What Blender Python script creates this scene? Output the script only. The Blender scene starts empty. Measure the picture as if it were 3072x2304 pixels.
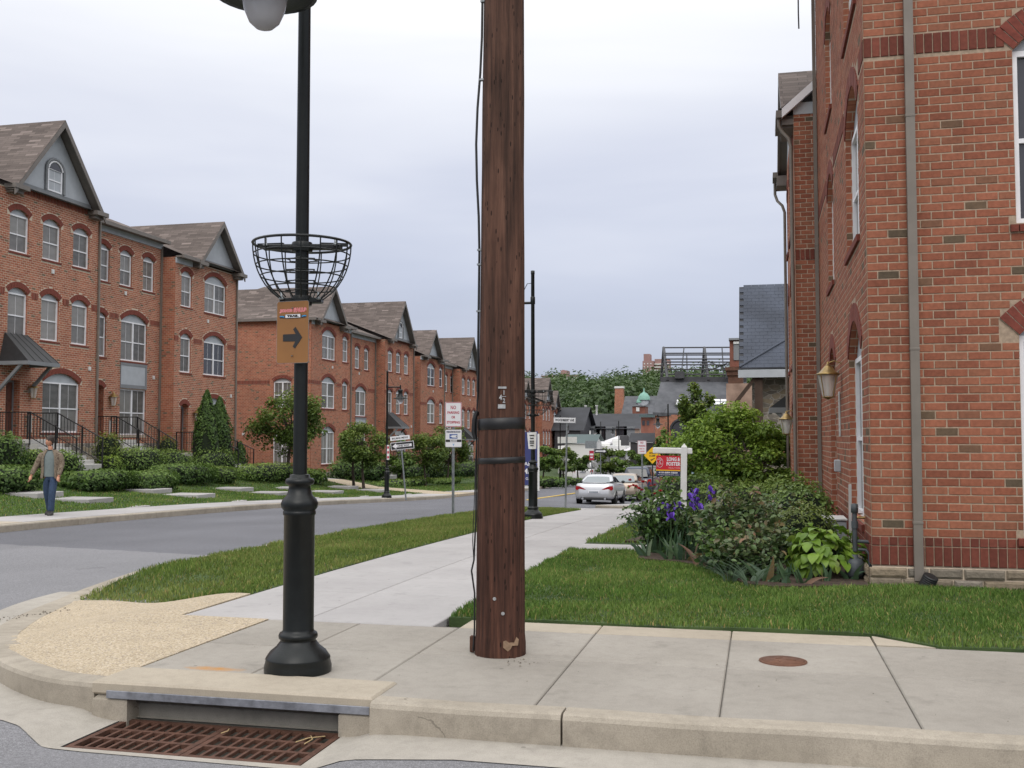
import bpy, bmesh, math, random
import numpy as np
from mathutils import Vector, Matrix, noise as mnoise
from mathutils.geometry import tessellate_polygon

random.seed(7); RNG = np.random.default_rng(11)
scene = bpy.context.scene
COL = scene.collection
R = math.radians

# ------------------------------------------------------------------ camera
YAW = R(13.36); PITCH = R(2.89); EYE = 1.45
cam_data = bpy.data.cameras.new('camera')
cam_data.sensor_fit = 'HORIZONTAL'; cam_data.sensor_width = 36.0
cam_data.lens = 36.0 * 3125.0 / 3072.0
cam_data.clip_start = 0.05; cam_data.clip_end = 6000
cam = bpy.data.objects.new('camera', cam_data); COL.objects.link(cam)
cam.location = (0, 0, EYE); cam.rotation_euler = (R(90) + PITCH, 0, YAW)
scene.camera = cam

# ------------------------------------------------------------------ sky and sun
SUN_EL, SUN_AZ = R(44), R(172)          # azimuth clockwise from +Y: behind the camera, veiled by the cloud deck
world = bpy.data.worlds.new('World'); scene.world = world; world.use_nodes = True
wt = world.node_tree; wt.nodes.clear()
def wn(t, **k):
    n = wt.nodes.new(t)
    for a, b in k.items(): setattr(n, a, b)
    return n
w_out = wn('ShaderNodeOutputWorld')
w_bg1 = wn('ShaderNodeBackground'); w_bg2 = wn('ShaderNodeBackground'); w_add = wn('ShaderNodeAddShader')
w_sky = wn('ShaderNodeTexSky', sky_type='NISHITA', sun_disc=False, sun_elevation=SUN_EL, sun_rotation=SUN_AZ, air_density=1.0, dust_density=3.0)
wt.links.new(w_sky.outputs[0], w_bg1.inputs[0]); w_bg1.inputs[1].default_value = 0.02
# a closed stratus deck: whiter overhead, bluish grey low down, in long soft bands
w_tc = wn('ShaderNodeTexCoord'); w_sep = wn('ShaderNodeSeparateXYZ')
wt.links.new(w_tc.outputs['Generated'], w_sep.inputs[0])
w_map = wn('ShaderNodeMapping'); w_map.inputs['Scale'].default_value = (1.5, 1.5, 8.5)
wt.links.new(w_tc.outputs['Generated'], w_map.inputs[0])
w_noi = wn('ShaderNodeTexNoise'); w_noi.inputs['Scale'].default_value = 1.0; w_noi.inputs['Detail'].default_value = 4; w_noi.inputs['Roughness'].default_value = 0.5; w_noi.inputs['Distortion'].default_value = .35
wt.links.new(w_map.outputs[0], w_noi.inputs['Vector'])
w_m1 = wn('ShaderNodeMath', operation='SUBTRACT'); wt.links.new(w_noi.outputs['Fac'], w_m1.inputs[0]); w_m1.inputs[1].default_value = 0.5
w_m2 = wn('ShaderNodeMath', operation='MULTIPLY_ADD'); wt.links.new(w_m1.outputs[0], w_m2.inputs[0]); w_m2.inputs[1].default_value = 0.26
wt.links.new(w_sep.outputs['Z'], w_m2.inputs[2])
w_rmp = wn('ShaderNodeValToRGB'); cr = w_rmp.color_ramp
cr.elements[0].position = 0.0; cr.elements[0].color = (0.40, 0.43, 0.53, 1)
cr.elements[1].position = 1.0; cr.elements[1].color = (1.0, 1.0, 1.0, 1)
for p, c in ((0.08, (0.42, 0.455, 0.575, 1)), (0.16, (0.53, 0.56, 0.68, 1)), (0.24, (0.66, 0.68, 0.775, 1)), (0.33, (0.85, 0.86, 0.91, 1)), (0.42, (0.98, 0.98, 1.0, 1))):
    e = cr.elements.new(p); e.color = c
wt.links.new(w_m2.outputs[0], w_rmp.inputs[0])
wt.links.new(w_rmp.outputs[0], w_bg2.inputs[0]); w_mr = wn('ShaderNodeMapRange'); wt.links.new(w_sep.outputs['Z'], w_mr.inputs[0])
for i_, v_ in ((1,.36),(2,1.0),(3,1.0),(4,2.0)): w_mr.inputs[i_].default_value = v_
wt.links.new(w_mr.outputs[0], w_bg2.inputs[1])      # overcast: the deck is about twice as bright overhead
wt.links.new(w_bg1.outputs[0], w_add.inputs[0]); wt.links.new(w_bg2.outputs[0], w_add.inputs[1])
wt.links.new(w_add.outputs[0], w_out.inputs[0])

sun_data = bpy.data.lights.new('sun', 'SUN'); sun_data.energy = 0.9; sun_data.angle = R(40); sun_data.color = (1.0, 0.97, 0.92)
sun = bpy.data.objects.new('sun', sun_data); COL.objects.link(sun)
sd = Vector((math.sin(SUN_AZ) * math.cos(SUN_EL), math.cos(SUN_AZ) * math.cos(SUN_EL), math.sin(SUN_EL)))
sun.rotation_euler = sd.to_track_quat('Z', 'Y').to_euler()

vs = scene.view_settings
scene.display_settings.display_device = 'sRGB'
vs.view_transform = 'Standard'; vs.look = 'None'; vs.gamma = 1.0; vs.exposure = 0.0; vs.use_curve_mapping = False
scene.render.film_transparent = False
scene.cycles.max_bounces = 6; scene.cycles.diffuse_bounces = 3; scene.cycles.glossy_bounces = 3
scene.cycles.transmission_bounces = 4; scene.cycles.transparent_max_bounces = 8
scene.cycles.use_denoising = True; scene.cycles.use_adaptive_sampling = True; scene.cycles.adaptive_threshold = .015
scene.cycles.caustics_reflective = False; scene.cycles.caustics_refractive = False

# ------------------------------------------------------------------ level of the pavements (the street falls away from the camera)
YT = [(-60,0),(8,0),(12,-.03),(20,-.2),(28,-.5),(36,-.9),(43,-1.33),(49,-1.68),(58,-1.92),(70,-2.1),(90,-2.25),(400,-2.3)]
ET = [(-60,-.15),(15,-.15),(22,-.1),(38,.08),(52,.35),(70,.12),(90,0),(400,0)]
def lin(T, t):
    if t <= T[0][0]: return T[0][1]
    for (a, b), (c, d) in zip(T, T[1:]):
        if t <= c: return b + (d - b) * (t - a) / (c - a)
    return T[-1][1]
def smt(T, t): return (lin(T, t-3) + 2*lin(T, t-1) + 2*lin(T, t+1) + lin(T, t+3)) / 6
def zs(x, y): return smt(YT, y) + min(max((-x-5)/8, 0), 1) * smt(ET, y)

# ------------------------------------------------------------------ materials
MATS = {}
def srgb(*c):
    c = [v/255 for v in c]
    return tuple(v/12.92 if v <= .04045 else ((v+.055)/1.055)**2.4 for v in c)
class NT:
    def __init__(s, name):
        s.m = bpy.data.materials.new(name); s.m.use_nodes = True; s.t = s.m.node_tree; s.t.nodes.clear()
        s.out = s.n('ShaderNodeOutputMaterial'); s.b = s.n('ShaderNodeBsdfPrincipled'); s.l(s.b.outputs[0], s.out.inputs[0])
        MATS[name] = s.m
    def n(s, t, inp=None, **k):
        n = s.t.nodes.new(t)
        for a, b in k.items(): setattr(n, a, b)
        for a, b in (inp or {}).items():
            if hasattr(b, 'is_output'): s.l(b, n.inputs[a])
            else: n.inputs[a].default_value = b
        return n
    def l(s, a, b): s.t.links.new(a, b)
    def math(s, op, a, b=0.0, c=0.0):
        n = s.n('ShaderNodeMath', operation=op)
        for i, v in enumerate((a, b, c)):
            if hasattr(v, 'is_output'): s.l(v, n.inputs[i])
            else: n.inputs[i].default_value = v
        return n.outputs[0]
    def mix(s, f, a, b, blend='MIX'):
        n = s.n('ShaderNodeMixRGB', blend_type=blend)
        for i, v in enumerate((f, a, b)):
            if hasattr(v, 'is_output'): s.l(v, n.inputs[i])
            else: n.inputs[i].default_value = v if i == 0 else (*v[:3], 1)
        return n.outputs[0]
    def ramp(s, f, stops, interp='LINEAR'):
        n = s.n('ShaderNodeValToRGB'); n.color_ramp.interpolation = interp
        e = n.color_ramp.elements
        while len(e) < len(stops): e.new(0.5)
        for el, (p, c) in zip(e, stops): el.position = p; el.color = (*c[:3], 1) if not isinstance(c, (int, float)) else (c, c, c, 1)
        s.l(f, n.inputs[0]); return n.outputs[0]
    def noise(s, scale, detail=3, rough=.55, vec=None, dist=0.0):
        n = s.n('ShaderNodeTexNoise', {'Scale': scale, 'Detail': detail, 'Roughness': rough, 'Distortion': dist})
        s.l(vec if vec is not None else s.pos(), n.inputs['Vector']); return n.outputs['Fac']
    def pos(s):
        if not hasattr(s, '_g'): s._g = s.n('ShaderNodeNewGeometry')
        return s._g.outputs['Position']
    def obj(s):
        if not hasattr(s, '_t'): s._t = s.n('ShaderNodeTexCoord')
        return s._t.outputs['Object']
    def mapped(s, scale, vec=None, loc=(0,0,0)):
        n = s.n('ShaderNodeMapping'); n.inputs['Scale'].default_value = scale; n.inputs['Location'].default_value = loc
        s.l(vec if vec is not None else s.pos(), n.inputs[0]); return n.outputs[0]
    def bump(s, h, strength=.3, dist=.02):
        n = s.n('ShaderNodeBump', {'Strength': strength, 'Distance': dist, 'Height': h}); s.l(n.outputs[0], s.b.inputs['Normal'])
    def set(s, **k):
        for a, v in k.items():
            a = {'col':'Base Color','rough':'Roughness','metal':'Metallic','spec':'Specular IOR Level','alpha':'Alpha','trans':'Transmission Weight','coat':'Coat Weight','ior':'IOR','sss':'Subsurface Weight'}[a]
            if hasattr(v, 'is_output'): s.l(v, s.b.inputs[a])
            elif isinstance(v, tuple): s.b.inputs[a].default_value = (*v[:3], 1)
            else: s.b.inputs[a].default_value = v
        return s
def pmat(name, col, rough=.6, var=.2, scale=6.0, bump=0.0, bscale=60.0, metal=0.0, fine=0.0, spec=.5, coat=0.0, col2=None):
    m = NT(name)
    n1 = m.noise(scale, 4)
    dark = tuple(c*(1-var) for c in col); light = tuple(min(1, c*(1+var*.6)) for c in (col2 or col))
    c = m.ramp(n1, [(.32, dark), (.68, light)])
    if fine: 
        n2 = m.noise(bscale*2, 2); c = m.mix(fine, c, m.ramp(n2, [(.3, tuple(v*.5 for v in col)), (.7, tuple(min(1, v*1.5) for v in col))]))
    m.set(col=c, rough=rough, metal=metal, spec=spec, coat=coat)
    if bump: m.bump(m.noise(bscale, 4), bump, .01)
    return m.m
def vmat(name, rough=.6, spec=.3, noise_amt=0.0, nscale=40, trans=0.0, warm=None):
    """colour from the mesh attribute Col (one tone per leaf, blade or brick)"""
    m = NT(name); a = m.n('ShaderNodeAttribute', attribute_name='Col'); c = a.outputs['Color']
    if noise_amt: c = m.mix(noise_amt, c, m.ramp(m.noise(nscale, 3), [(.3, .55), (.7, 1.35)]), 'MULTIPLY')
    if warm: c = m.mix(1.0, c, warm, 'MULTIPLY')
    m.set(col=c, rough=rough, spec=spec)
    if trans:
        tr = m.n('ShaderNodeBsdfTranslucent'); m.l(c, tr.inputs[0]); mx = m.n('ShaderNodeMixShader'); mx.inputs[0].default_value = trans
        m.l(m.b.outputs[0], mx.inputs[1]); m.l(tr.outputs[0], mx.inputs[2]); m.l(mx.outputs[0], m.out.inputs[0])
    return m.m

# wall coordinates: horizontal run and height, picked by which way the face looks
def wall_uv(m):
    g = m.n('ShaderNodeNewGeometry'); m._g = g
    ab = m.n('ShaderNodeVectorMath', operation='ABSOLUTE'); m.l(g.outputs['True Normal'], ab.inputs[0])
    sn = m.n('ShaderNodeSeparateXYZ'); m.l(ab.outputs[0], sn.inputs[0])
    sp = m.n('ShaderNodeSeparateXYZ'); m.l(g.outputs['Position'], sp.inputs[0])
    f = m.math('GREATER_THAN', sn.outputs[0], sn.outputs[1])
    u = m.math('ADD', m.math('MULTIPLY', f, sp.outputs[1]), m.math('MULTIPLY', m.math('SUBTRACT', 1.0, f), sp.outputs[0]))
    return u, sp.outputs[2]
BR_STOPS = [(0.0, srgb(138,84,67)), (.28, srgb(151,93,73)), (.55, srgb(165,105,83)), (.78, srgb(158,104,82)), (.945, srgb(146,96,76)), (.965, srgb(112,92,75)), (1.0, srgb(98,86,72))]
BR_STOPS = [(p, (c[0]*1.12, c[1]*1.12, c[2]*1.08)) for p, c in BR_STOPS]
def brick_mat(name, w=.2032, h=.0813, mortar=.011, stops=BR_STOPS, mcol=srgb(178,160,142), soldier=False, tint=1.0):
    m = NT(name); u, v = wall_uv(m)
    cv = m.n('ShaderNodeCombineXYZ'); m.l(u, cv.inputs[0]); m.l(v, cv.inputs[1])
    b = m.n('ShaderNodeTexBrick', {'Color1': (0,0,0,1), 'Color2': (1,1,1,1), 'Mortar': (0,0,0,1), 'Scale': 1.0, 'Mortar Size': mortar*.5, 'Mortar Smooth': .15, 'Bias': 0.0, 'Brick Width': w, 'Row Height': h})
    b.offset = 0.0 if soldier else .5; b.squash = 1.0
    m.l(cv.outputs[0], b.inputs['Vector'])
    sc = m.n('ShaderNodeSeparateColor'); m.l(b.outputs['Color'], sc.inputs[0])
    c = m.ramp(sc.outputs[0], [(p, tuple(x*tint for x in q)) for p, q in stops])
    c = m.mix(.5, c, m.ramp(m.noise(14, 4), [(.3, .72), (.7, 1.22)]), 'MULTIPLY')
    c = m.mix(.45, c, m.ramp(m.noise(.7, 4), [(.3, .78), (.7, 1.18)]), 'MULTIPLY')
    c = m.mix(b.outputs['Fac'], c, mcol)
    m.set(col=c, rough=.9, spec=.2)
    m.bump(m.math('ADD', m.math('MULTIPLY', b.outputs['Fac'], -1.0), m.math('MULTIPLY', m.noise(90, 3), .3)), .5, .008)
    return m.m
def shingle_mat(name, c1, c2, row=.13, wid=.5, vscale=1.35):
    m = NT(name); u, v = wall_uv(m)
    cv = m.n('ShaderNodeCombineXYZ'); m.l(u, cv.inputs[0]); m.l(m.math('MULTIPLY', v, vscale), cv.inputs[1])
    b = m.n('ShaderNodeTexBrick', {'Color1': (0,0,0,1), 'Color2': (1,1,1,1), 'Mortar': (.2,.2,.2,1), 'Scale': 1.0, 'Mortar Size': .005, 'Mortar Smooth': .3, 'Bias': 0.0, 'Brick Width': wid, 'Row Height': row})
    b.offset = .37; m.l(cv.outputs[0], b.inputs['Vector'])
    sc = m.n('ShaderNodeSeparateColor'); m.l(b.outputs['Color'], sc.inputs[0])
    mid = tuple((a+d)/2 for a, d in zip(c1, c2))
    c = m.ramp(sc.outputs[0], [(0, c1), (.5, mid), (.92, c2), (.96, tuple(x*1.25 for x in c2)), (1, tuple(x*1.35 for x in c2))])
    c = m.mix(.5, c, m.ramp(m.noise(1.4, 4), [(.3, .86), (.7, 1.12)]), 'MULTIPLY')
    c = m.mix(b.outputs['Fac'], c, tuple(x*.6 for x in c1))
    m.set(col=c, rough=.95, spec=.15); m.bump(m.math('ADD', m.math('MULTIPLY', b.outputs['Fac'], -1.0), m.noise(120, 2)), .4, .006)
    return m.m

# ------------------------------------------------------------------ mesh helpers
def link(name, me, mat=None, parent=None, loc=None):
    o = bpy.data.objects.new(name, me); COL.objects.link(o)
    if mat is not None and me is not None and len(me.materials) == 0:
        for q in (mat if isinstance(mat, (list, tuple)) else [mat]): me.materials.append(MATS[q] if isinstance(q, str) else q)
    if parent is not None: o.parent = parent
    if loc is not None: o.location = loc
    return o
def tag(o, label=None, cat=None, group=None, kind=None):
    if label: o['label'] = label
    if cat: o['category'] = cat
    if group: o['group'] = group
    if kind: o['kind'] = kind
    return o
def empty(name, loc=(0,0,0), rz=0, label=None, cat=None, group=None):
    o = bpy.data.objects.new(name, None); COL.objects.link(o); o.location = loc; o.rotation_euler = (0, 0, rz); o.empty_display_size = .2
    return tag(o, label, cat, group)
def copy_tree(o, parent=None):
    c = o.copy(); COL.objects.link(c); c.parent = parent
    for ch in list(o.children): copy_tree(ch, c)
    return c
class MB:
    def __init__(s): s.v = []; s.f = []; s.mi = []; s.sm = []; s.cur = 0; s.smooth = False
    def add(s, vs, fs):
        o = len(s.v); s.v += [tuple(p) for p in vs]
        for f in fs: s.f.append([i+o for i in f]); s.mi.append(s.cur); s.sm.append(s.smooth)
        return s
    def box(s, c, d, rz=0, M=None, bev=0):
        hx, hy, hz = d[0]/2, d[1]/2, d[2]/2
        P = [Vector((x*hx, y*hy, z*hz)) for z in (-1,1) for y in (-1,1) for x in (-1,1)]
        if M is None: M = Matrix.Rotation(rz, 3, 'Z')
        P = [M @ p + Vector(c) for p in P]
        return s.add(P, [(0,2,3,1),(4,5,7,6),(0,1,5,4),(2,6,7,3),(0,4,6,2),(1,3,7,5)])
    def box2(s, a, b):
        return s.box([(p+q)/2 for p, q in zip(a, b)], [abs(q-p) for p, q in zip(a, b)])
    def bbox(s, a, b, bev=.01):
        """box between corners with chamfered edges"""
        (x0,y0,z0),(x1,y1,z1) = [tuple(min(p,q) for p,q in zip(a,b)), tuple(max(p,q) for p,q in zip(a,b))]
        e = min(bev, (x1-x0)/3, (y1-y0)/3, (z1-z0)/3)
        ring = lambda i, z: [(x0+i+0,y0+i+e*0,z),(x1-i,y0+i,z),(x1-i,y1-i,z),(x0+i,y1-i,z)]
        V = ring(e,z0)+ring(0,z0+e)+ring(0,z1-e)+ring(e,z1)
        F = [(3,2,1,0),(12,13,14,15)]
        for k in range(3):
            for j in range(4): F.append((k*4+j, k*4+(j+1)%4, k*4+4+(j+1)%4, k*4+4+j))
        return s.add(V, F)
    def poly_prism(s, pts, z0, z1):
        """pts 2D ccw; z0/z1 numbers or functions of (x,y)"""
        f0 = z0 if callable(z0) else (lambda x, y: z0); f1 = z1 if callable(z1) else (lambda x, y: z1)
        n = len(pts); V = [(x, y, f0(x,y)) for x, y in pts] + [(x, y, f1(x,y)) for x, y in pts]
        tri = tessellate_polygon([[Vector((x,y,0)) for x, y in pts]])
        F = []
        for t in tri:
            a, b, c = [Vector((*pts[i],0)) for i in t]
            if (b-a).cross(c-a).z < 0: t = t[::-1]
            F.append([i+n for i in t]); F.append([i for i in t[::-1]])
        area = sum(pts[i][0]*pts[(i+1)%n][1]-pts[(i+1)%n][0]*pts[i][1] for i in range(n))
        for i in range(n):
            j = (i+1) % n
            F.append([i, j, j+n, i+n] if area > 0 else [j, i, i+n, j+n])
        return s.add(V, F)
    def tube(s, pts, r, n=8, cap=True, radii=None):
        pts = [Vector(p) for p in pts]; V = []; F = []; m = len(pts)
        ref = None
        for i, p in enumerate(pts):
            t = (pts[min(i+1,m-1)] - pts[max(i-1,0)]).normalized()
            if ref is None:
                a = Vector((0,0,1)) if abs(t.z) < .9 else Vector((1,0,0)); ref = t.cross(a).normalized()
            ref = (ref - t*ref.dot(t)).normalized(); b = t.cross(ref)
            rr = radii[i] if radii else r
            for k in range(n):
                an = 2*math.pi*k/n; V.append(p + (ref*math.cos(an)+b*math.sin(an))*rr)
        for i in range(m-1):
            for k in range(n): F.append((i*n+k, i*n+(k+1)%n, (i+1)*n+(k+1)%n, (i+1)*n+k))
        sm = s.smooth; s.smooth = True; s.add(V, F); s.smooth = sm
        if cap: s.add(V[:n], [tuple(range(n))[::-1]]); s.add(V[-n:], [tuple(range(n))])
        return s
    def lathe(s, prof, n=24, c=(0,0,0), cap=True):
        V = []; F = []
        for r, z in prof:
            for k in range(n): an = 2*math.pi*k/n; V.append((c[0]+r*math.cos(an), c[1]+r*math.sin(an), c[2]+z))
        m = len(prof)
        for i in range(m-1):
            for k in range(n): F.append((i*n+k, i*n+(k+1)%n, (i+1)*n+(k+1)%n, (i+1)*n+k))
        sm = s.smooth; s.smooth = True; s.add(V, F); s.smooth = sm
        if cap: s.add(V[:n], [tuple(range(n))[::-1]]); s.add(V[-n:], [tuple(range(n))])
        return s
    def sweep(s, prof, path, closed=False):
        """prof: (offset to the left of travel, height) ccw; path: xyz points"""
        m = len(path); n = 0; V = []; F = []
        P = [Vector(p) for p in path]
        for i, p in enumerate(P):
            t = (P[min(i+1,m-1)] - P[max(i-1,0)]); t.z = 0; t.normalize(); l = Vector((-t.y, t.x, 0))
            pr = prof(i) if callable(prof) else prof
            n = len(pr)
            for a, h in pr: V.append(p + l*a + Vector((0,0,h)))
        for i in range(m-1):
            for k in range(n): F.append((i*n+k, (i+1)*n+k, (i+1)*n+(k+1)%n, i*n+(k+1)%n))
        F.append(tuple(range(n))); F.append(tuple(range((m-1)*n, m*n))[::-1])
        return s.add(V, F)
    def build(s, name, mat, parent=None, loc=None, fix=True):
        me = bpy.data.meshes.new(name); me.from_pydata(s.v, [], s.f)
        if isinstance(mat, (list, tuple)) : me.polygons.foreach_set('material_index', s.mi)
        me.polygons.foreach_set('use_smooth', s.sm); me.update()
        if fix:
            bm = bmesh.new(); bm.from_mesh(me); bmesh.ops.recalc_face_normals(bm, faces=bm.faces); bm.to_mesh(me); bm.free()
        return link(name, me, mat, parent, loc)
def np_mesh(name, V, F, mat, parent=None, col=None, smooth=False):
    V = np.asarray(V, np.float32).reshape(-1, 3); F = np.asarray(F, np.int32); k = F.shape[1]; nf = len(F)
    me = bpy.data.meshes.new(name)
    me.vertices.add(len(V)); me.vertices.foreach_set('co', V.ravel())
    me.loops.add(nf*k); me.loops.foreach_set('vertex_index', F.ravel())
    me.polygons.add(nf); me.polygons.foreach_set('loop_start', np.arange(0, nf*k, k, dtype=np.int32)); me.polygons.foreach_set('loop_total', np.full(nf, k, np.int32))
    if smooth: me.polygons.foreach_set('use_smooth', np.ones(nf, bool))
    me.update(calc_edges=True)
    if col is not None:
        a = me.color_attributes.new('Col', 'FLOAT_COLOR', 'POINT'); c = np.ones((len(V), 4), np.float32); c[:, :3] = col; a.data.foreach_set('color', c.ravel())
    return link(name, me, mat, parent)
def text_mesh(txt, size, width=None, bold=0.0, name='lettering', depth=0.0, spacing=1.0):
    cu = bpy.data.curves.new('t', 'FONT'); cu.body = txt; cu.size = size; cu.align_x = 'CENTER'; cu.align_y = 'CENTER'; cu.offset = bold; cu.extrude = depth; cu.resolution_u = 2; cu.space_character = spacing
    o = bpy.data.objects.new('t', cu)
    me = bpy.data.meshes.new_from_object(o)
    bpy.data.objects.remove(o); bpy.data.curves.remove(cu); me.name = name
    v = np.empty(len(me.vertices)*3, np.float32); me.vertices.foreach_get('co', v); v = v.reshape(-1, 3)
    if len(v):
        cx = (v[:,0].max()+v[:,0].min())/2; cy = (v[:,1].max()+v[:,1].min())/2; w = v[:,0].max()-v[:,0].min(); h = v[:,1].max()-v[:,1].min()
        v[:,0] = (v[:,0]-cx)*((width/w) if width else 1); v[:,1] = (v[:,1]-cy)*(size/h)
        me.vertices.foreach_set('co', v.ravel()); me.update()
    me.materials.clear()
    return me
def sign_text(txt, parent, x, z, h, w, mat, bold=0.0, y=-.0035, name='lettering'):
    """flat lettering on a sign face that looks along the parent's -Y"""
    me = text_mesh(txt, h, w, bold, name); o = link(name, me, mat, parent); o.location = (x, y, z); o.rotation_euler = (R(90), 0, 0); return o
def rrect(w, h, r, n=5):
    P = []
    for cx, cy, a0 in ((w/2-r,h/2-r,0),(-w/2+r,h/2-r,90),(-w/2+r,-h/2+r,180),(w/2-r,-h/2+r,270)):
        for k in range(n+1): a = R(a0+90*k/n); P.append((cx+r*math.cos(a), cy+r*math.sin(a)))
    return P
def plate(name, pts, y0, y1, mat, parent, ox=0, oz=0):
    """flat panel with outline pts in x,z between depths y0 (front) and y1"""
    n = len(pts); mb = MB()
    mb.add([(x+ox, y0, z+oz) for x, z in pts] + [(x+ox, y1, z+oz) for x, z in pts], [tuple(range(n)), tuple(range(n, 2*n))[::-1]] + [(i, i+n, (i+1)%n+n, (i+1)%n) for i in range(n)])
    return mb.build(name, mat, parent)
# ================================================================== ground materials
def asphalt():
    m = NT('asphalt')
    sp = m.n('ShaderNodeSeparateXYZ'); m.l(m.pos(), sp.inputs[0])
    # older grey paving near the corner, newer bluish paving beyond a straight seam; both are real pavings
    seam = m.math('SUBTRACT', sp.outputs[1], m.math('MULTIPLY_ADD', sp.outputs[0], -.33, 11.35))
    seam = m.math('ADD', seam, m.math('MULTIPLY', m.noise(3, 3), .25))
    f = m.math('MULTIPLY', m.math('GREATER_THAN', seam, .12), 1.0)
    big = m.noise(.35, 5); fine = m.noise(130, 3, .75); mid = m.noise(38, 3)
    a = m.ramp(mid, [(.25, (.165,.164,.172)), (.75, (.24,.238,.248))])
    b = m.ramp(mid, [(.25, (.115,.116,.128)), (.75, (.168,.169,.184))])
    c = m.mix(f, a, b)
    c = m.mix(.6, c, m.ramp(fine, [(.32, .35), (.5, 1.0), (.68, 1.9)]), 'MULTIPLY')
    c = m.mix(.6, c, m.ramp(big, [(.3, .8), (.7, 1.16)]), 'MULTIPLY')
    pt = m.noise(.16, 2, .5, m.mapped((1, .3, 1))); c = m.mix(.5, c, m.ramp(pt, [(.44, .84), (.5, 1.06)]), 'MULTIPLY')      # worn and patched areas
    oil = m.noise(1.3, 4); c = m.mix(m.ramp(oil, [(.66, 0), (.78, .45)]), c, (.06,.06,.065))
    m.set(col=c, rough=.92, spec=.25); m.bump(m.math('ADD', fine, m.math('MULTIPLY', mid, .6)), .55, .006)
asphalt()
def concrete(name, c1, c2, speck=.35, rough=.9, stain=.35, rust=False, cracks=False):
    m = NT(name)
    n1 = m.noise(1.1, 5); n2 = m.noise(160, 2, .7); n3 = m.noise(11, 5, .6)
    c = m.ramp(n1, [(.3, c1), (.7, c2)])
    c = m.mix(speck, c, m.ramp(n2, [(.28, .6), (.5, 1), (.75, 1.3)]), 'MULTIPLY')
    c = m.mix(stain, c, m.ramp(n3, [(.25, .74), (.55, 1.06), (.8, 1.12)]), 'MULTIPLY')
    oi = m.n('ShaderNodeObjectInfo'); c = m.mix(1.0, c, m.ramp(oi.outputs['Random'], [(0, .92), (1, 1.06)]), 'MULTIPLY')
    bl = m.noise(3.3, 5, .65); c = m.mix(m.ramp(bl, [(.58, 0), (.72, .38)]), c, tuple(v*.55 for v in c1))                     # damp and dirt blotches
    gv = m.n('ShaderNodeTexVoronoi', {'Scale': 3.2, 'Randomness': 1.0}); m.l(m.pos(), gv.inputs['Vector'])
    c = m.mix(m.math('MULTIPLY', m.math('LESS_THAN', gv.outputs['Distance'], .045), .55), c, tuple(v*.4 for v in c1))            # trodden gum spots
    ck = m.n('ShaderNodeTexVoronoi', {'Scale': .42, 'Randomness': 1.0}, feature='DISTANCE_TO_EDGE')
    wv = m.n('ShaderNodeVectorMath', operation='ADD'); nn = m.n('ShaderNodeTexNoise', {'Scale': 5.0, 'Detail': 4.0}); m.l(m.pos(), nn.inputs['Vector']); sc_ = m.n('ShaderNodeVectorMath', operation='SCALE'); sc_.inputs['Scale'].default_value = .22; m.l(nn.outputs['Color'], sc_.inputs[0]); m.l(m.pos(), wv.inputs[0]); m.l(sc_.outputs[0], wv.inputs[1]); m.l(wv.outputs[0], ck.inputs['Vector'])
    if cracks: c = m.mix(m.math('MULTIPLY', m.math('MULTIPLY', m.math('LESS_THAN', ck.outputs['Distance'], .0016), m.math('GREATER_THAN', m.noise(2.1, 3), .52)), .5), c, tuple(v*.35 for v in c1))
    if rust:
        sp = m.n('ShaderNodeSeparateXYZ'); m.l(m.pos(), sp.inputs[0]); dx = m.math('DIVIDE', m.math('ADD', sp.outputs[0], 3.33), .30); dy = m.math('DIVIDE', m.math('SUBTRACT', sp.outputs[1], 5.99), .085)
        d2 = m.math('ADD', m.math('ADD', m.math('MULTIPLY', dx, dx), m.math('MULTIPLY', dy, dy)), m.math('MULTIPLY', m.noise(18, 4), .9))
        c = m.mix(m.ramp(d2, [(.35, .9), (1.5, 0)]), c, (.46,.22,.05))                                                          # rust run beside the lamp base
    m.set(col=c, rough=rough, spec=.25); m.bump(m.math('ADD', n2, m.math('MULTIPLY', n3, .5)), .25, .004)
    return m
concrete('concrete_pale', (.355,.34,.335), (.415,.40,.392), .22, stain=.2)
concrete('concrete_grey', (.285,.262,.228), (.35,.324,.285), .4, rust=True)
concrete('concrete_tan', (.38,.33,.26), (.45,.395,.315), .35)
concrete('concrete_kerb', (.30,.265,.213), (.41,.365,.30), .5, stain=.6, cracks=True)
concrete('concrete_gutter', (.33,.305,.265), (.40,.37,.325), .45, stain=.45)
concrete('concrete_dark', (.20,.19,.165), (.28,.265,.235), .4, stain=.7)
def aggregate():
    m = NT('aggregate')
    v = m.n('ShaderNodeTexVoronoi', {'Scale': 88.0, 'Randomness': 1.0}); m.l(m.pos(), v.inputs['Vector'])
    sc = m.n('ShaderNodeSeparateColor'); m.l(v.outputs['Color'], sc.inputs[0])
    c = m.ramp(sc.outputs[0], [(0, (.30,.24,.165)), (.2, (.43,.35,.24)), (.7, (.52,.43,.31)), (.9, (.60,.52,.40)), (.96, (.27,.23,.20)), (1, (.24,.21,.19))])
    c = m.mix(m.math('MULTIPLY', m.ramp(v.outputs['Distance'], [(.35, 0), (.8, 1)]), .35), c, (.30,.245,.165))
    c = m.mix(.5, c, m.ramp(m.noise(2.2, 4), [(.3, .86), (.7, 1.1)]), 'MULTIPLY')
    m.set(col=c, rough=.85, spec=.3); m.bump(m.math('SUBTRACT', 1.0, v.outputs['Distance']), .7, .006)
aggregate()
pmat('turf', (.035,.07,.018), .95, .45, 2.5, .5, 60, col2=(.06,.095,.028))
pmat('soil', (.055,.034,.022), .95, .5, 14, .8, 45)
pmat('earth', (.075,.09,.035), .95, .4, .05)
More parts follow.
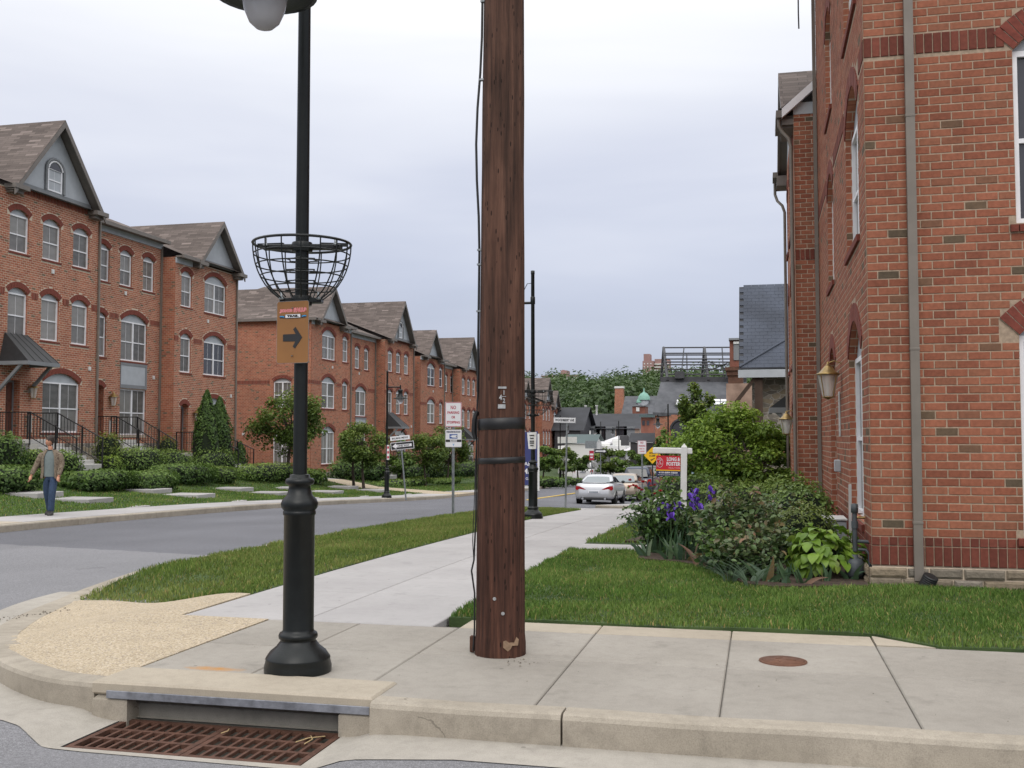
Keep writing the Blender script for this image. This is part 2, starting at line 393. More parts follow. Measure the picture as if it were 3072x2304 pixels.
pmat('steel_edge', (.23,.24,.27), .5, .35, 14, .15, 80, .3)
pmat('rusty_iron', (.115,.055,.036), .8, .5, 22, .4, 120, .35, .35)
pmat('rusty_cover', (.16,.075,.045), .8, .3, 25, .4, 160, .2, .3)
pmat('yellow_paint', (.62,.43,.10), .8, .25, 9, .1, 120, 0, .25)
vmat('grass_blade', .65, .25, trans=.25, warm=(1.28,1.16,1.0))
vmat('leaf', .55, .35, trans=.3, warm=(1.45,1.3,1.05))
vmat('leaf_gloss', .4, .45, trans=.2, warm=(1.25,1.2,1.0))
pmat('dark_core', (.010,.018,.006), 1.0, .3, 8)  # near-black fill cores, the shade inside foliage put into the colour

# ================================================================== base terrain and roads
def sheet(name, xs, ys, zf, mat, skip=None, **k):
    nx, ny = len(xs), len(ys)
    V = [(x, y, zf(x, y)) for y in ys for x in xs]; F = []
    for j in range(ny-1):
        for i in range(nx-1):
            if skip and skip(xs[i], ys[j]): continue
            a = j*nx+i; F.append((a, a+1, a+nx+1, a+nx))
    o = np_mesh(name, V, F, mat, smooth=True); return tag(o, **k)
def hill(x, y):
    b = zs(-9, min(y, 300)) - .45
    r = lin([(200,0),(300,.30),(430,.74),(520,1.05),(700,1.15),(6000,1.2)], y)
    return b + r*(26 + 4*math.sin(x*.011+.6) + 2*math.sin(x*.031)) - max(0, min(1, (abs(x+20)-900)/900))*10
fx = [-4000,-2000,-1000]+list(range(-600,601,40))+[1000,2000,4000]
fy = [-3000,-1000,-300,-100,-40]+list(range(-20,121,10))+list(range(140,701,20))+[900,1500,3000,5200]
sheet('ground', fx, fy, hill, 'earth', kind='structure')
ROADZ = -.16
hole = lambda x, y: (-4 <= x < -2) and (4 <= y < 6)
sheet('road', [x for x in range(-60, 41)], [y for y in range(-14, 141)], lambda x, y: zs(x, y)+ROADZ, 'asphalt', hole, kind='structure')
GX0, GX1, GY0, GY1 = -3.66, -2.27, 4.95, 5.55
def sst(a, b, t): t = max(0, min(1, (t-a)/(b-a))); return t*t*(3-2*t)
def dip(x, y): return -.052*sst(-4.0,-3.7,x)*(1-sst(-2.23,-2.0,x))*sst(4.35,4.95,y)
def poly_hole(name, outer, holes, z, mat, **k):
    loops = [[Vector((x, y, 0)) for x, y in outer]] + [[Vector((x, y, 0)) for x, y in h] for h in holes]
    P = [p for l in loops for p in l]; T = tessellate_polygon(loops)
    F = []
    for t in T:
        a, b, c = [P[i] for i in t]; F.append(t if (b-a).cross(c-a).z > 0 else t[::-1])
    bm = bmesh.new(); bv = [bm.verts.new((p.x, p.y, 0)) for p in P]
    for f in F: bm.faces.new([bv[i] for i in f])
    for ax, ts in (((1,0,0), [-4.0,-3.92,-3.85,-3.78,-3.7,-3.0,-2.23,-2.17,-2.11,-2.05]), ((0,1,0), [4.35,4.45,4.55,4.65,4.75,4.85,4.95])):
        for t in ts: bmesh.ops.bisect_plane(bm, geom=bm.verts[:]+bm.edges[:]+bm.faces[:], plane_co=Vector(ax)*t, plane_no=ax)
    for v in bm.verts: v.co.z = z+dip(v.co.x, v.co.y)+zs(v.co.x, v.co.y)
    me = bpy.data.meshes.new(name); bm.to_mesh(me); bm.free()
    return tag(link(name, me, mat), **k)
gh = [(GX0,GY0),(GX1,GY0),(GX1,GY1+.3),(GX0,GY1+.3)]
poly_hole('road_patch', [(-4,4),(-2,4),(-2,6),(-4,6)], [gh], ROADZ, 'asphalt', kind='structure')
cv = [(-3.845,5.50),(-4.2,5.565),(-4.55,5.74),(-4.9,5.98),(-5.35,6.36),(-5.8,6.85),(-6.2,7.4),(-6.5,7.95),(-6.72,8.5),(-6.95,9.2),(-7.06,9.9),(-7.08,10.8),(-7.05,12.0)]
def dens(P, n=4):
    O = []
    for i in range(len(P)-1):
        p0, p1, p2, p3 = [Vector(P[max(0,min(len(P)-1,j))]) for j in (i-1,i,i+1,i+2)]
        for k in range(n):
            t = k/n; O.append(tuple(.5*((2*p1)+(p2-p0)*t+(2*p0-5*p1+4*p2-p3)*t*t+(3*p1-p0-3*p2+p3)*t**3)))
    return O+[tuple(P[-1])]
cvd = dens(cv)
def offset(P, d):
    O = []
    for i, (x, y) in enumerate(P):
        a, b = P[max(0,i-1)], P[min(len(P)-1,i+1)]; dx, dy = b[0]-a[0], b[1]-a[1]; l = math.hypot(dx, dy); w = d(i) if callable(d) else d
        O.append((x+dy/l*w, y-dx/l*w))
    return O
# concrete gutter pan along the corner
_n = len(cvd)-8
gut = [(-1.9,5.46),(-2.05,5.46),(-2.05,5.62),(-3.80,5.66)]+offset(cvd, .06)[1:_n]+offset(cvd, lambda i: -.40+.12*min(1, i/30))[3:_n][::-1]+[(-4.05,5.10),(-3.9,5.0),(-3.75,4.92),(-3.5,4.90),(-2.24,4.88),(-1.9,4.97)]
poly_hole('street_gutter', [(-1.9,4.97),(-1.5,5.06),(12,5.05),(12,5.46),(-1.9,5.46)], [], ROADZ+.005, 'concrete_gutter', kind='structure')
poly_hole('gutter', gut, [[(GX0,GY0),(GX1,GY0),(GX1,GY1+.02),(GX0,GY1+.02)]], ROADZ+.005, 'concrete_gutter', kind='structure')

# ================================================================== kerbs: each cast length is a part
def kerb_prof(h, w=.15, d=.25): return [(0,-d),(w,-d),(w,h),(.035,h),(.012,h-.008),(.0,h-.03)]
def kerb_run(parent, path, tops, w=.15, mat='concrete_kerb', flip=1):
    """path along the face of the kerb (kerb lies to the left of travel), tops = height of the top above path z"""
    mb = MB(); mb.sweep(lambda i: [(a*flip, h) for a, h in kerb_prof(tops[i], w)], path); return mb.build('kerb_length', mat, parent)
kerb = tag(empty('corner_kerb'), kind='structure')
# straight kerb of the cross street, right of the inlet
joints = [-2.085, -1.02, 1.95, 5.0, 8.0, 12.0]
def seg(a, b, n):
    return [a+(b-a)*i/n for i in range(n+1)]
for a, b in zip(joints, joints[1:]):
    xs = seg(a+.006, b-.006, 10)
    kerb_run(kerb, [(x, 5.405+.004*math.sin(x*3), ROADZ) for x in xs], [.165+.003*math.sin(x*5) for x in xs], .155)
def ktop(x, y):
    if y < 6.2: return .158-.03*max(0, (y-5.5)/.7)
    if y < 7.6: return .128-.118*((y-6.2)/1.4)
    if y < 9.3: return .010
    return .010+.13*min(1, (y-9.3)/1.8)
cuts = [0, 16, 28, 38, len(cvd)-1]
for a, b in zip(cuts, cuts[1:]):
    P = cvd[a:b+1][::-1]
    kerb_run(kerb, [(x, y, zs(x, y)+ROADZ) for x, y in P], [ktop(x, y) for x, y in P], .165 if a < 16 else .27)
def long_kerb(name, x, y0, y1, side, step=3.05, h=.15, mat='concrete_kerb'):
    o = tag(empty(name), kind='structure'); y = y0
    while y < y1-.1:
        e = min(y+step, y1); ys = seg(y+.005, e-.005, 4)
        if side < 0: ys = ys[::-1]
        kerb_run(o, [(x, q, zs(x, q)+ROADZ) for q in ys], [h]*5, .16); y = e
    return o
# kerb() lies to the left of travel: going -y puts it at +x (right side of the street), going +y puts it at -x
long_kerb('verge_kerb', -7.05, 12.0, 27.6, -1)
long_kerb('far_verge_kerb', -5.5, 35.5, 112, -1, 6)
long_kerb('left_kerb', -14.6, 8.0, 49.6, 1)
long_kerb('left_row_kerb', -14.6, 53.4, 118, 1, 6)
k2 = tag(empty('return_kerb'), kind='structure')
rc = dens([(-7.05,27.6),(-6.8,28.6),(-6.1,29.3),(-5.2,29.55),(-2.0,29.6),(4,29.6)])[::-1]
kerb_run(k2, [(x,y,zs(x,y)+ROADZ) for x,y in rc], [.15]*len(rc), .16)
rc = dens([(4,34.4),(-3.6,34.4),(-4.7,34.55),(-5.3,35.0),(-5.5,35.5)])
rc = [(x,y,zs(x,y)+ROADZ) for x,y in rc][::-1]
kerb_run(k2, [(x,y,z) for x,y,z in rc], [.15]*len(rc), .16)

# ================================================================== pavements: each slab is a part
def slab(parent, x0, x1, y0, y1, mat, zf=None, g=.0035, th=.13, dz=0.0):
    zf = zf or zs; e = .007
    mb = MB(); a, b, c, d = x0+g, x1-g, y0+g, y1-g
    top = [(a+e,c+e),(b-e,c+e),(b-e,d-e),(a+e,d-e)]; rim = [(a,c),(b,c),(b,d),(a,d)]
    V = [(x,y,zf(x,y)+dz) for x,y in top]+[(x,y,zf(x,y)+dz-e) for x,y in rim]+[(x,y,zf(x,y)+dz-th) for x,y in rim]
    F = [(0,1,2,3)]
    for k in (0,4):
        for j in range(4): F.append((k+j, k+4+j, k+4+(j+1)%4, k+(j+1)%4))
    mb.add(V, F); return mb.build('slab', mat, parent)
side = tag(empty('corner_pavement'), kind='structure')
XJ = [-3.82,-3.05,-2.25,-1.2,-.22,.77,1.8,2.8,3.8,4.8,5.8,6.8,7.8]
for a, b in zip(XJ, XJ[1:]):
    y0 = 5.875 if b < -2.2 else 5.565
    slab(side, a, b, y0, 6.74, 'concrete_grey'); slab(side, a, b, 6.74, 7.715, 'concrete_grey')
    if -2.3 < a < .5: slab(side, a, b, 7.715, 8.07, 'concrete_tan')
me = MB().poly_prism([(.776,7.72),(1.16,7.72),(.80,8.05),(.776,8.06)], -.13, 0).build('slab', 'concrete_tan', side)
pmat('joint_dirt', (.10,.09,.075), .95, .3, 20)
MB().poly_prism([(-3.83,5.57),(7.9,5.57),(7.9,8.0),(-3.83,7.72)], -.12, -.011).build('joint_bed', 'joint_dirt', side)
walk = tag(empty('street_pavement'), kind='structure')
YJ = [7.73]+[7.73+1.52*i for i in range(1, 14)]
for a, b in zip(YJ, YJ[1:]):
    b = min(b, 27.7)
    for x0, x1 in ((-4.6,-3.53),(-3.53,-2.46)):
        slab(walk, x0, x1, a, b, 'concrete_pale')
# dropped corner in exposed aggregate
def rampz(x, y):
    t = max(0, min(1, ((-4.95-x)+.15*(y-7))/1.3)); return -.002-.172*t*t*(3-2*t)
edge = [p for i, p in enumerate(offset(cvd, lambda i: .15 if i < 16 else .15+.09*min(1,(i-16)/6))) if p[1] < 9.25]
outl = [(-3.83,5.69),(-3.83,7.72),(-4.61,7.73),(-4.61,8.92),(-6.80,9.34)] + [p for p in edge if p[0] < -3.9][::-1]
def lawn_sheet(name, poly, zf, mat, step=.5):
    xs = [p[0] for p in poly]; ys = [p[1] for p in poly]
    bm = bmesh.new(); bm.faces.new([bm.verts.new((x,y,0)) for x,y in poly])
    for ax, lo, hi in (((1,0,0),min(xs),max(xs)),((0,1,0),min(ys),max(ys))):
        t = lo+step
        while t < hi-.01:
            bmesh.ops.bisect_plane(bm, geom=bm.verts[:]+bm.edges[:]+bm.faces[:], plane_co=Vector(ax)*t, plane_no=ax); t += step
    for v in bm.verts: v.co.z = zf(v.co.x, v.co.y)
    ext = bmesh.ops.extrude_edge_only(bm, edges=[e for e in bm.edges if e.is_boundary])
    for v in [g for g in ext['geom'] if isinstance(g, bmesh.types.BMVert)]: v.co.z -= .3
    bmesh.ops.recalc_face_normals(bm, faces=bm.faces)
    me = bpy.data.meshes.new(name); bm.to_mesh(me); bm.free()
    return tag(link(name, me, mat), kind='structure')
def ramp_level(x, y):
    d, q = min((math.hypot(x-p[0], y-p[1]), p) for p in cvd); k = sst(.2, .75, d)
    return (zs(*q)+ROADZ+ktop(*q)-.002)*(1-k)+rampz(x, y)*k
lawn_sheet('dropped_corner_ramp', outl, ramp_level, 'aggregate', .13)

# pavement on the far side, with the tan alley apron
fw = tag(empty('far_pavement'), kind='structure')
y = 8.0
while y < 49.4:
    e = min(y+1.52, 49.5); slab(fw, -16.4, -14.77, y, e, 'concrete_tan' if 16.2 < y < 18.6 else 'concrete_pale'); y = e
y = 53.5
while y < 116:
    e = y+3.04; slab(fw, -16.4, -14.77, y, e, 'concrete_pale'); y = e
# paving round the next corner on the right
nx = tag(empty('corner_paving'), kind='structure')
for a, b in ((35.6,38.6),(38.6,41.6),(41.6,44.6),(44.6,50),(50,56),(56,62),(62,70),(70,80)):
    slab(nx, -5.32, -3.6, a, b, 'concrete_pale')
slab(nx, -6.0, -4.62, 27.7, 29.2, 'concrete_pale', dz=-.004); slab(nx, -4.6, -2.46, 27.7, 29.4, 'concrete_pale', dz=-.002)

# ================================================================== storm drain
dr = empty('storm_drain', (0,0,0), 0, 'concrete kerb inlet with steel lip and two rusty slotted grates at the corner', 'drain')
x0, x1 = -3.84, -2.09
lid = MB(); lid.bbox((x0,5.475,-.062),(x1,5.875,.014), .012); lid.build('lid', 'concrete_tan', dr)
MB().bbox((x0+.10,5.466,-.080),(x1-.015,5.4745,-.034), .003).build('steel_lip', 'steel_edge', dr)
for a, b, nm in ((x0,-3.61,'end_block'),(-2.29,x1,'end_block')):
    mb = MB(); mb.bbox((a,5.478,-.45),(b,5.80,-.063), .03); mb.build(nm, 'concrete_kerb', dr)
mb = MB(); mb.bbox((-3.62,5.64,-.13),(-2.28,5.70,-.063), .004); mb.bbox((-3.62,5.60,-1.0),(-2.28,5.70,-.128), .006); mb.build('throat_wall', 'concrete_dark', dr)
mb = MB()
for a, b in (((GX0-.1,GY0-.1,-1.1),(GX0-.002,GY1+.2,-.23)),((GX1+.002,GY0-.1,-1.1),(GX1+.1,GY1+.2,-.23)),((GX0-.1,GY0-.1,-1.1),(GX1+.1,GY0-.002,-.23)),((GX0-.1,GY0-.1,-1.15),(GX1+.1,GY1+.2,-1.1))):
    mb.box2(a, b)
mb.build('pit', pmat('pit_shade', (.022,.019,.016), .8, .4, 9), dr)  # pit walls darkened in colour, so the slots read as deep shade
def grate(xa, xb):
    mb = MB(); ya, yb = GY0+.012, GY1-.012; zt = ROADZ-.05; zb = zt-.024
    fw_ = .035; rows = 3; n = 9
    mb.box2((xa,ya,zb),(xb,ya+fw_,zt)); mb.box2((xa,yb-fw_,zb),(xb,yb,zt)); mb.box2((xa,ya+fw_,zb),(xa+fw_,yb-fw_,zt)); mb.box2((xb-fw_,ya+fw_,zb),(xb,yb-fw_,zt))
    H = (yb-ya-2*fw_)
    for r in range(1, rows): yy = ya+fw_+H*r/rows; mb.box2((xa+fw_,yy-.015,zb),(xb-fw_,yy+.015,zt-.001))
    W = xb-xa-2*fw_
    for r in range(rows):
        y0_ = ya+fw_+H*r/rows+(.015 if r else 0); y1_ = ya+fw_+H*(r+1)/rows-(.015 if r < rows-1 else 0)
        for k in range(1, n): xx = xa+fw_+W*k/n; mb.box2((xx-.009,y0_,zb+.004),(xx+.009,y1_,zt-.002))
    g = mb.build('grate', 'rusty_iron', dr); return g
xm = (GX0+GX1)/2
grate(GX0+.012, xm-.003); grate(xm+.003, GX1-.012)
pmat('dry_twig', (.45,.33,.17), .9)
for p, lb in ((((-2.95,5.47,-.207),(-2.93,5.42,-.204),(-2.95,5.38,-.207)),'short pale twig at the middle of the drain grates'),(((-2.44,5.45,-.207),(-2.40,5.38,-.204),(-2.41,5.30,-.207)),'left one of two pale twigs on the right-hand grate'),(((-2.36,5.46,-.207),(-2.43,5.40,-.204),(-2.47,5.32,-.207)),'right one of two pale twigs on the right-hand grate')):
    tag(MB().tube(p, .0032, 5).build('twig', 'dry_twig'), lb, 'twig', 'twigs on the drain')
# iron cover in the pavement
cv_ = empty('access_cover', (.13,7.04,0), 0, 'small round rusty iron cover in the grey pavement', 'cover')
MB().lathe([(.0,-.02),(.152,-.02),(.152,.004),(.138,.006)], 32, cap=False).build('rim', 'rusty_cover', cv_)
mb = MB(); mb.lathe([(.136,-.01),(.136,.0075),(.0005,.0085)], 32, cap=False)
for a in range(3): mb.box((.05*math.cos(a*2.1),.05*math.sin(a*2.1),.0095),(.06,.008,.003), a*.9)
mb.build('plate', 'rusty_cover', cv_)

# ================================================================== verge, lawns, beds
def amp(y): return 1.0 if y < 46 else (1.0-.25*min(1,(y-46)/9))
RT = [(-60,1.05),(-25,1.0),(-22,.75),(-20,.27),(-16.4,0.0)]
def zl(x, y): return zs(-16.4, y) + lin(RT, x)*amp(y)
def ru(x, y): return .018*mnoise.noise(Vector((x*1.3, y*1.3, 3)))
zr = lambda x, y: zs(x, y) + .015 + ru(x, y) + .015*min(1, max(0, (y-8.1)/2))
verge_poly = [(-4.62,8.93),(-4.62,27.4),(-6.2,28.6),(-6.87,27.6),(-6.87,11.5),(-6.86,10.2),(-6.78,9.35)]
def vz(x, y): return zs(x,y)-.002+ru(x,y)*.6+(rampz(x,8.6)-.004)*(1-sst(9.1,11.0,y))
lawn_sheet('verge', verge_poly, vz, 'turf')
right_poly = [(-2.44,8.09),(.80,8.09),(1.2,7.74),(9,7.74),(9,10.9),(1.0,10.9),(1.0,13.6),(-2.44,13.6)]
lawn_sheet('front_lawn', right_poly, zr, 'turf')
lawn_sheet('second_lawn', [(-2.44,14.75),(1.3,14.75),(1.3,29.4),(-2.44,29.4)], zr, 'turf')
lawn_sheet('next_lawn', [(-3.58,34.5),(9,34.5),(9,80),(-3.58,80)], lambda x,y: zs(x,y)+.02, 'turf', 2.0)
ew = tag(empty('entry_walk'), kind='structure')
for a, b in ((-2.455,-1.2),(-1.2,0.0),(0.0,1.04)): slab(ew, a, b, 13.6, 14.75, 'concrete_pale', lambda x,y: zs(x,y)+.02)
left_poly = [(-16.42,8.0),(-16.42,50.0),(-45,50.0),(-45,8.0)]
lawn_sheet('left_lawn', left_poly, lambda x,y: zl(x,y)-.005, 'turf', 1.0)
lawn_sheet('left_row_lawn', [(-16.42,53.2),(-16.42,118),(-45,118),(-45,53.2)], lambda x,y: zl(x,y)-.005, 'turf', 1.5)
al = tag(empty('alley_walk'), kind='structure')
for i, (a, b) in enumerate(zip(range(-40,-14,2), range(-38,-12,2))):
    b = min(b, -14.62)
    slab(al, a, b, 50.02, 53.18, 'aggregate' if a > -23 else 'concrete_pale', lambda x,y: zl(x,y) if x < -16.4 else zs(x,y)-.02)
# planting bed by the corner house
bed = [(-1.42,12.45),(-.9,12.15),(-.52,11.65),(-.3,10.9),(-.15,10.45),(.1,10.3),(.5,10.42),(1.0,10.5),(1.04,13.5),(-1.55,13.5)]
mb = MB(); mb.poly_prism(bed, -.05, lambda x,y: zr(x,y)+.03); tag(mb.build('flower_bed', 'soil'), kind='structure')
tag(MB().poly_prism([(-1.9,14.9),(1.0,14.9),(1.0,19.5),(-1.2,19.5)], -.2, lambda x,y: zr(x,y)+.03).build('planting_bed', 'soil'), kind='structure')

# grass: uncountable blades, one object per lawn
def inside(poly, X, Y):
    r = np.zeros(len(X), bool); n = len(poly)
    for i in range(n):
        x1,y1 = poly[i]; x2,y2 = poly[(i+1)%n]
        c = ((y1 > Y) != (y2 > Y)); xi = (x2-x1)*(Y-y1)/((y2-y1) if y2 != y1 else 1e-9)+x1
        r ^= c & (X < xi)
    return r
def grass(name, poly, zf, density, hgt, wid, cols, label, excl=(), lean=.35, flat=None):
    xs = [p[0] for p in poly]; ys = [p[1] for p in poly]
    n = int((max(xs)-min(xs))*(max(ys)-min(ys))*density)
    X = RNG.uniform(min(xs), max(xs), n); Y = RNG.uniform(min(ys), max(ys), n)
    k = inside(poly, X, Y)
    for e in excl: k &= ~inside(e, X, Y)
    X, Y = X[k], Y[k]; n = len(X)
    Z = np.array([zf(a, b) for a, b in zip(X, Y)]) - .012
    cl = np.array([mnoise.noise(Vector((a*1.9, b*1.9, 0))) for a, b in zip(X, Y)])     # tufts: taller and darker in places
    cl2 = np.array([mnoise.noise(Vector((a*.6, b*.6, 9))) for a, b in zip(X, Y)])
    h = hgt*(RNG.uniform(.55, 1.15, n))*(1+.55*cl); w = wid*RNG.uniform(.7, 1.3, n)
    an = RNG.uniform(0, 2*np.pi, n); la = RNG.uniform(0, 2*np.pi, n); ln = h*lean*RNG.uniform(.2, 1.6, n)
    V = np.empty((n, 5, 3), np.float32); dx = np.cos(an)*w/2; dy = np.sin(an)*w/2
    lx = np.cos(la)*ln; ly = np.sin(la)*ln
    V[:,0] = np.stack([X-dx, Y-dy, Z], 1); V[:,1] = np.stack([X+dx, Y+dy, Z], 1)
    V[:,2] = np.stack([X+dx*.8+lx*.35, Y+dy*.8+ly*.35, Z+h*.6], 1); V[:,3] = np.stack([X-dx*.8+lx*.35, Y-dy*.8+ly*.35, Z+h*.6], 1)
    V[:,4] = np.stack([X+lx, Y+ly, Z+h*RNG.uniform(.8, 1, n)], 1)
    F = []; base = np.arange(n)*5
    F = np.concatenate([np.stack([base, base+1, base+2], 1), np.stack([base, base+2, base+3], 1), np.stack([base+3, base+2, base+4], 1)])
    c = np.array(cols, np.float32); t = np.clip(.5+.5*cl2+RNG.normal(0, .22, n), 0, .999)*(len(c)-1); i0 = t.astype(int); fr = (t-i0)[:,None]
    C = c[i0]*(1-fr)+c[np.minimum(i0+1, len(c)-1)]*fr; C = C*RNG.uniform(.7, 1.3, (n,1))*(1+.28*cl)[:,None]
    dry = RNG.random(n) < .045+.06*np.clip(cl2,0,1); C[dry] = np.array((.30,.26,.12))*RNG.uniform(.7, 1.2, (dry.sum(),1))
    o = np_mesh(name, V, F, 'grass_blade', col=np.repeat(C, 5, 0)); tag(o, label, 'grass', kind='stuff'); return o
GC = [(.045,.105,.022),(.075,.15,.032),(.11,.19,.045),(.16,.235,.075)]
bx = [(x*1.0, y) for x, y in bed]
grass('lawn_grass', right_poly, zr, 4600, .058, .0075, GC, 'thick green lawn in front of the corner brick house', [bx])
grass('verge_grass', [p for p in verge_poly], vz, 2600, .068, .0085, [(.06,.12,.025),(.10,.165,.038),(.145,.205,.055),(.20,.235,.09)], 'rough green grass on the verge between road and pavement')
grass('second_grass', [(-2.44,14.8),(1.2,14.8),(1.2,29.3),(-2.44,29.3)], zr, 900, .07, .012, GC, 'lawn grass beyond the entry walk', [[(-1.9,14.9),(1.0,14.9),(1.0,19.5),(-1.2,19.5)]])
grass('far_lawn_grass', [(-16.45,14),(-16.45,49.9),(-22.5,49.9),(-22.5,14)], zl, 330, .07, .02, GC, 'sloping lawn grass before the left brick houses')
grass('row_lawn_grass', [(-16.45,53.3),(-16.45,92),(-22.5,92),(-22.5,53.3)], zl, 120, .08, .03, GC, 'lawn grass before the farther brick houses')
# painted line on the street
tag(MB().poly_prism([(-10.95,49),(-10.8,49),(-10.8,66),(-10.95,66)], lambda x,y: zs(x,y)+ROADZ, lambda x,y: zs(x,y)+ROADZ+.03).build('road_marking','yellow_paint'), kind='structure')
# rust stain, gravel and bits on the corner
def grit(name, pts, label):
    V=[];F=[];C=[]
    for (x,y,z,r) in pts:
        o=len(V)
        for k in range(6):
            a=k*2*math.pi/5; V.append((x+r*math.cos(a)*random.uniform(.6,1.1),y+r*math.sin(a)*random.uniform(.6,1.1),z) if k<5 else (x,y,z+r*.8))
        F+= [(o+k,o+(k+1)%5,o+5) for k in range(5)]; g=random.uniform(.05,.16); C+=[(g,g*.93,g*.85)]*6
    tag(np_mesh(name,V,F,'leaf',col=np.array(C)),label,'gravel',kind='stuff')
P=[]
for i in range(150):
    t=random.gauss(0,.35); x=-6.72+t*.5+random.gauss(0,.06); y=8.05+t*.85+random.gauss(0,.08); P.append((x,y,zs(x,y)+ROADZ+.008,random.uniform(.004,.014)))
for i in range(40): P.append((-5.25+random.gauss(0,.12),5.95+random.gauss(0,.08),ROADZ+.008,random.uniform(.004,.016)))
grit('loose_gravel', P, 'loose dark gravel gathered in the gutter at the dropped kerb')
P=[(-1.45+random.gauss(0,.1),6.6+random.gauss(0,.06),.001,random.uniform(.003,.009)) for i in range(16)]+[(random.uniform(-3.7,3),random.uniform(5.7,7.6),.001,random.uniform(.002,.005)) for i in range(60)]
grit('pavement_crumbs', P, 'small dark crumbs scattered on the grey corner pavement')
# ================================================================== house materials
brick_mat('brick_wall'); brick_mat('brick_soldier', w=.0813, h=.30, stops=[(0, srgb(108,54,44)), (.5, srgb(122,62,50)), (1, srgb(136,72,58))], mcol=srgb(160,140,124), soldier=True)
pmat('brick_dark', srgb(120,60,48), .9, .25, 18, .4, 90)
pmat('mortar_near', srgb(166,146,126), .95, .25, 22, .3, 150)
pmat('mortar', srgb(196,180,160), .95, .18, 22, .3, 150)
pmat('white_vinyl', (.80,.80,.82), .45, .06, 5)
pmat('grey_panel', (.40,.425,.45), .6, .08, 3)
pmat('grey_trim', (.20,.21,.22), .6, .1, 3)
pmat('taupe_trim', (.165,.145,.13), .6, .12, 4)
pmat('downspout_paint', (.185,.16,.135), .55, .12, 4)
pmat('door_wood', srgb(92,52,38), .6, .3, 6)
pmat('black_metal', (.012,.012,.013), .42, .3, 10, coat=.1)
pmat('canopy_metal', (.022,.024,.026), .45, .2, 6)
pmat('brass', (.36,.25,.10), .4, .3, 20, 0, 60, .8)
pmat('plastic_white', (.62,.62,.60), .5, .1, 8)
shingle_mat('shingles', srgb(92,84,80), srgb(116,106,101))
def pane_mat(name, c1, c2, rough):
    m = NT(name); oi = m.n('ShaderNodeObjectInfo'); n = m.noise(2.2, 2, vec=m.mapped((1,1,2.5)))
    f = m.math('ADD', m.math('MULTIPLY', oi.outputs['Random'], .65), m.math('MULTIPLY', n, .5))
    m.set(col=m.ramp(f, [(.2, c1), (.9, c2)]), rough=rough, spec=.5)
pane_mat('screened_glass', (.085,.082,.078), (.27,.26,.245), .24)
pane_mat('clear_glass', (.02,.022,.028), (.06,.06,.07), .06)
def glass_mat(name, tint, rough=.05, alpha=.35):
    m = NT(name); m.set(col=tint, rough=rough, alpha=alpha, spec=.6)
glass_mat('lantern_glass', (.80,.78,.72), .12, .5)
def stone_mat(name, c):
    m = NT(name); u, v = wall_uv(m)
    cv = m.n('ShaderNodeCombineXYZ'); m.l(u, cv.inputs[0]); m.l(m.math('MULTIPLY', v, 2.1), cv.inputs[1])
    vo = m.n('ShaderNodeTexVoronoi', {'Scale': 2.6, 'Randomness': .8}); m.l(cv.outputs[0], vo.inputs['Vector'])
    ve = m.n('ShaderNodeTexVoronoi', {'Scale': 2.6, 'Randomness': .8}, feature='DISTANCE_TO_EDGE'); m.l(cv.outputs[0], ve.inputs['Vector'])
    sc = m.n('ShaderNodeSeparateColor'); m.l(vo.outputs['Color'], sc.inputs[0])
    col = m.ramp(sc.outputs[0], [(0, tuple(x*.7 for x in c)), (.5, c), (.8, (c[0]*1.2, c[1]*1.08, c[2]*.85)), (1, tuple(x*1.3 for x in c))])
    col = m.mix(.5, col, m.ramp(m.noise(9, 5), [(.3, .75), (.7, 1.2)]), 'MULTIPLY')
    col = m.mix(m.math('LESS_THAN', ve.outputs['Distance'], .035), col, (.36,.33,.29))
    m.set(col=col, rough=.92, spec=.2); m.bump(m.math('ADD', m.ramp(ve.outputs['Distance'], [(0, 0), (.12, 1)]), m.math('MULTIPLY', m.noise(30, 4), .5)), .6, .02)
stone_mat('fieldstone', (.23,.205,.175))
stone_mat('grey_stone', (.20,.20,.20))

# ================================================================== wall with openings
# canonical wall frame: u runs along +Y, outward is +X, v is height
def arch_pts(u0, u1, v0, vs, rise, n=10):
    P = [(u0, v0), (u1, v0), (u1, vs)]
    if rise > .001:
        w = (u1-u0)/2; r = (w*w+rise*rise)/(2*rise); cu, cvv = (u0+u1)/2, vs+rise-r; a = math.asin(min(1, w/r))
        for k in range(1, n): t = a-2*a*k/n; P.append((cu+r*math.sin(t), cvv+r*math.cos(t)))
    P.append((u0, vs)); return P
def wall(name, outer, holes, mat, parent, x=0.0, depth=.12, rot=0, loc=(0,0,0), reveal=None):
    loops = [[Vector((p[0], p[1], 0)) for p in outer]] + [[Vector((p[0], p[1], 0)) for p in h] for h in holes]
    P = [p for l in loops for p in l]; T = tessellate_polygon(loops); mb = MB()
    F = []
    for t in T:
        a, b, c = [P[i] for i in t]; F.append(t if (b-a).cross(c-a).z > 0 else t[::-1])
    mb.add([(x, p.x, p.y) for p in P], F)
    mb.cur = 1 if reveal else 0
    for h in holes:
        n = len(h)
        for i in range(n):
            (a, b), (c, d) = h[i], h[(i+1)%n]; mb.add([(x,a,b),(x-depth,a,b),(x-depth,c,d),(x,c,d)], [(0,1,2,3)])
    o = mb.build(name, [mat, reveal] if reveal else mat, parent, fix=False); o.location = loc; o.rotation_euler = (0,0,rot); return o
CACHE = {}
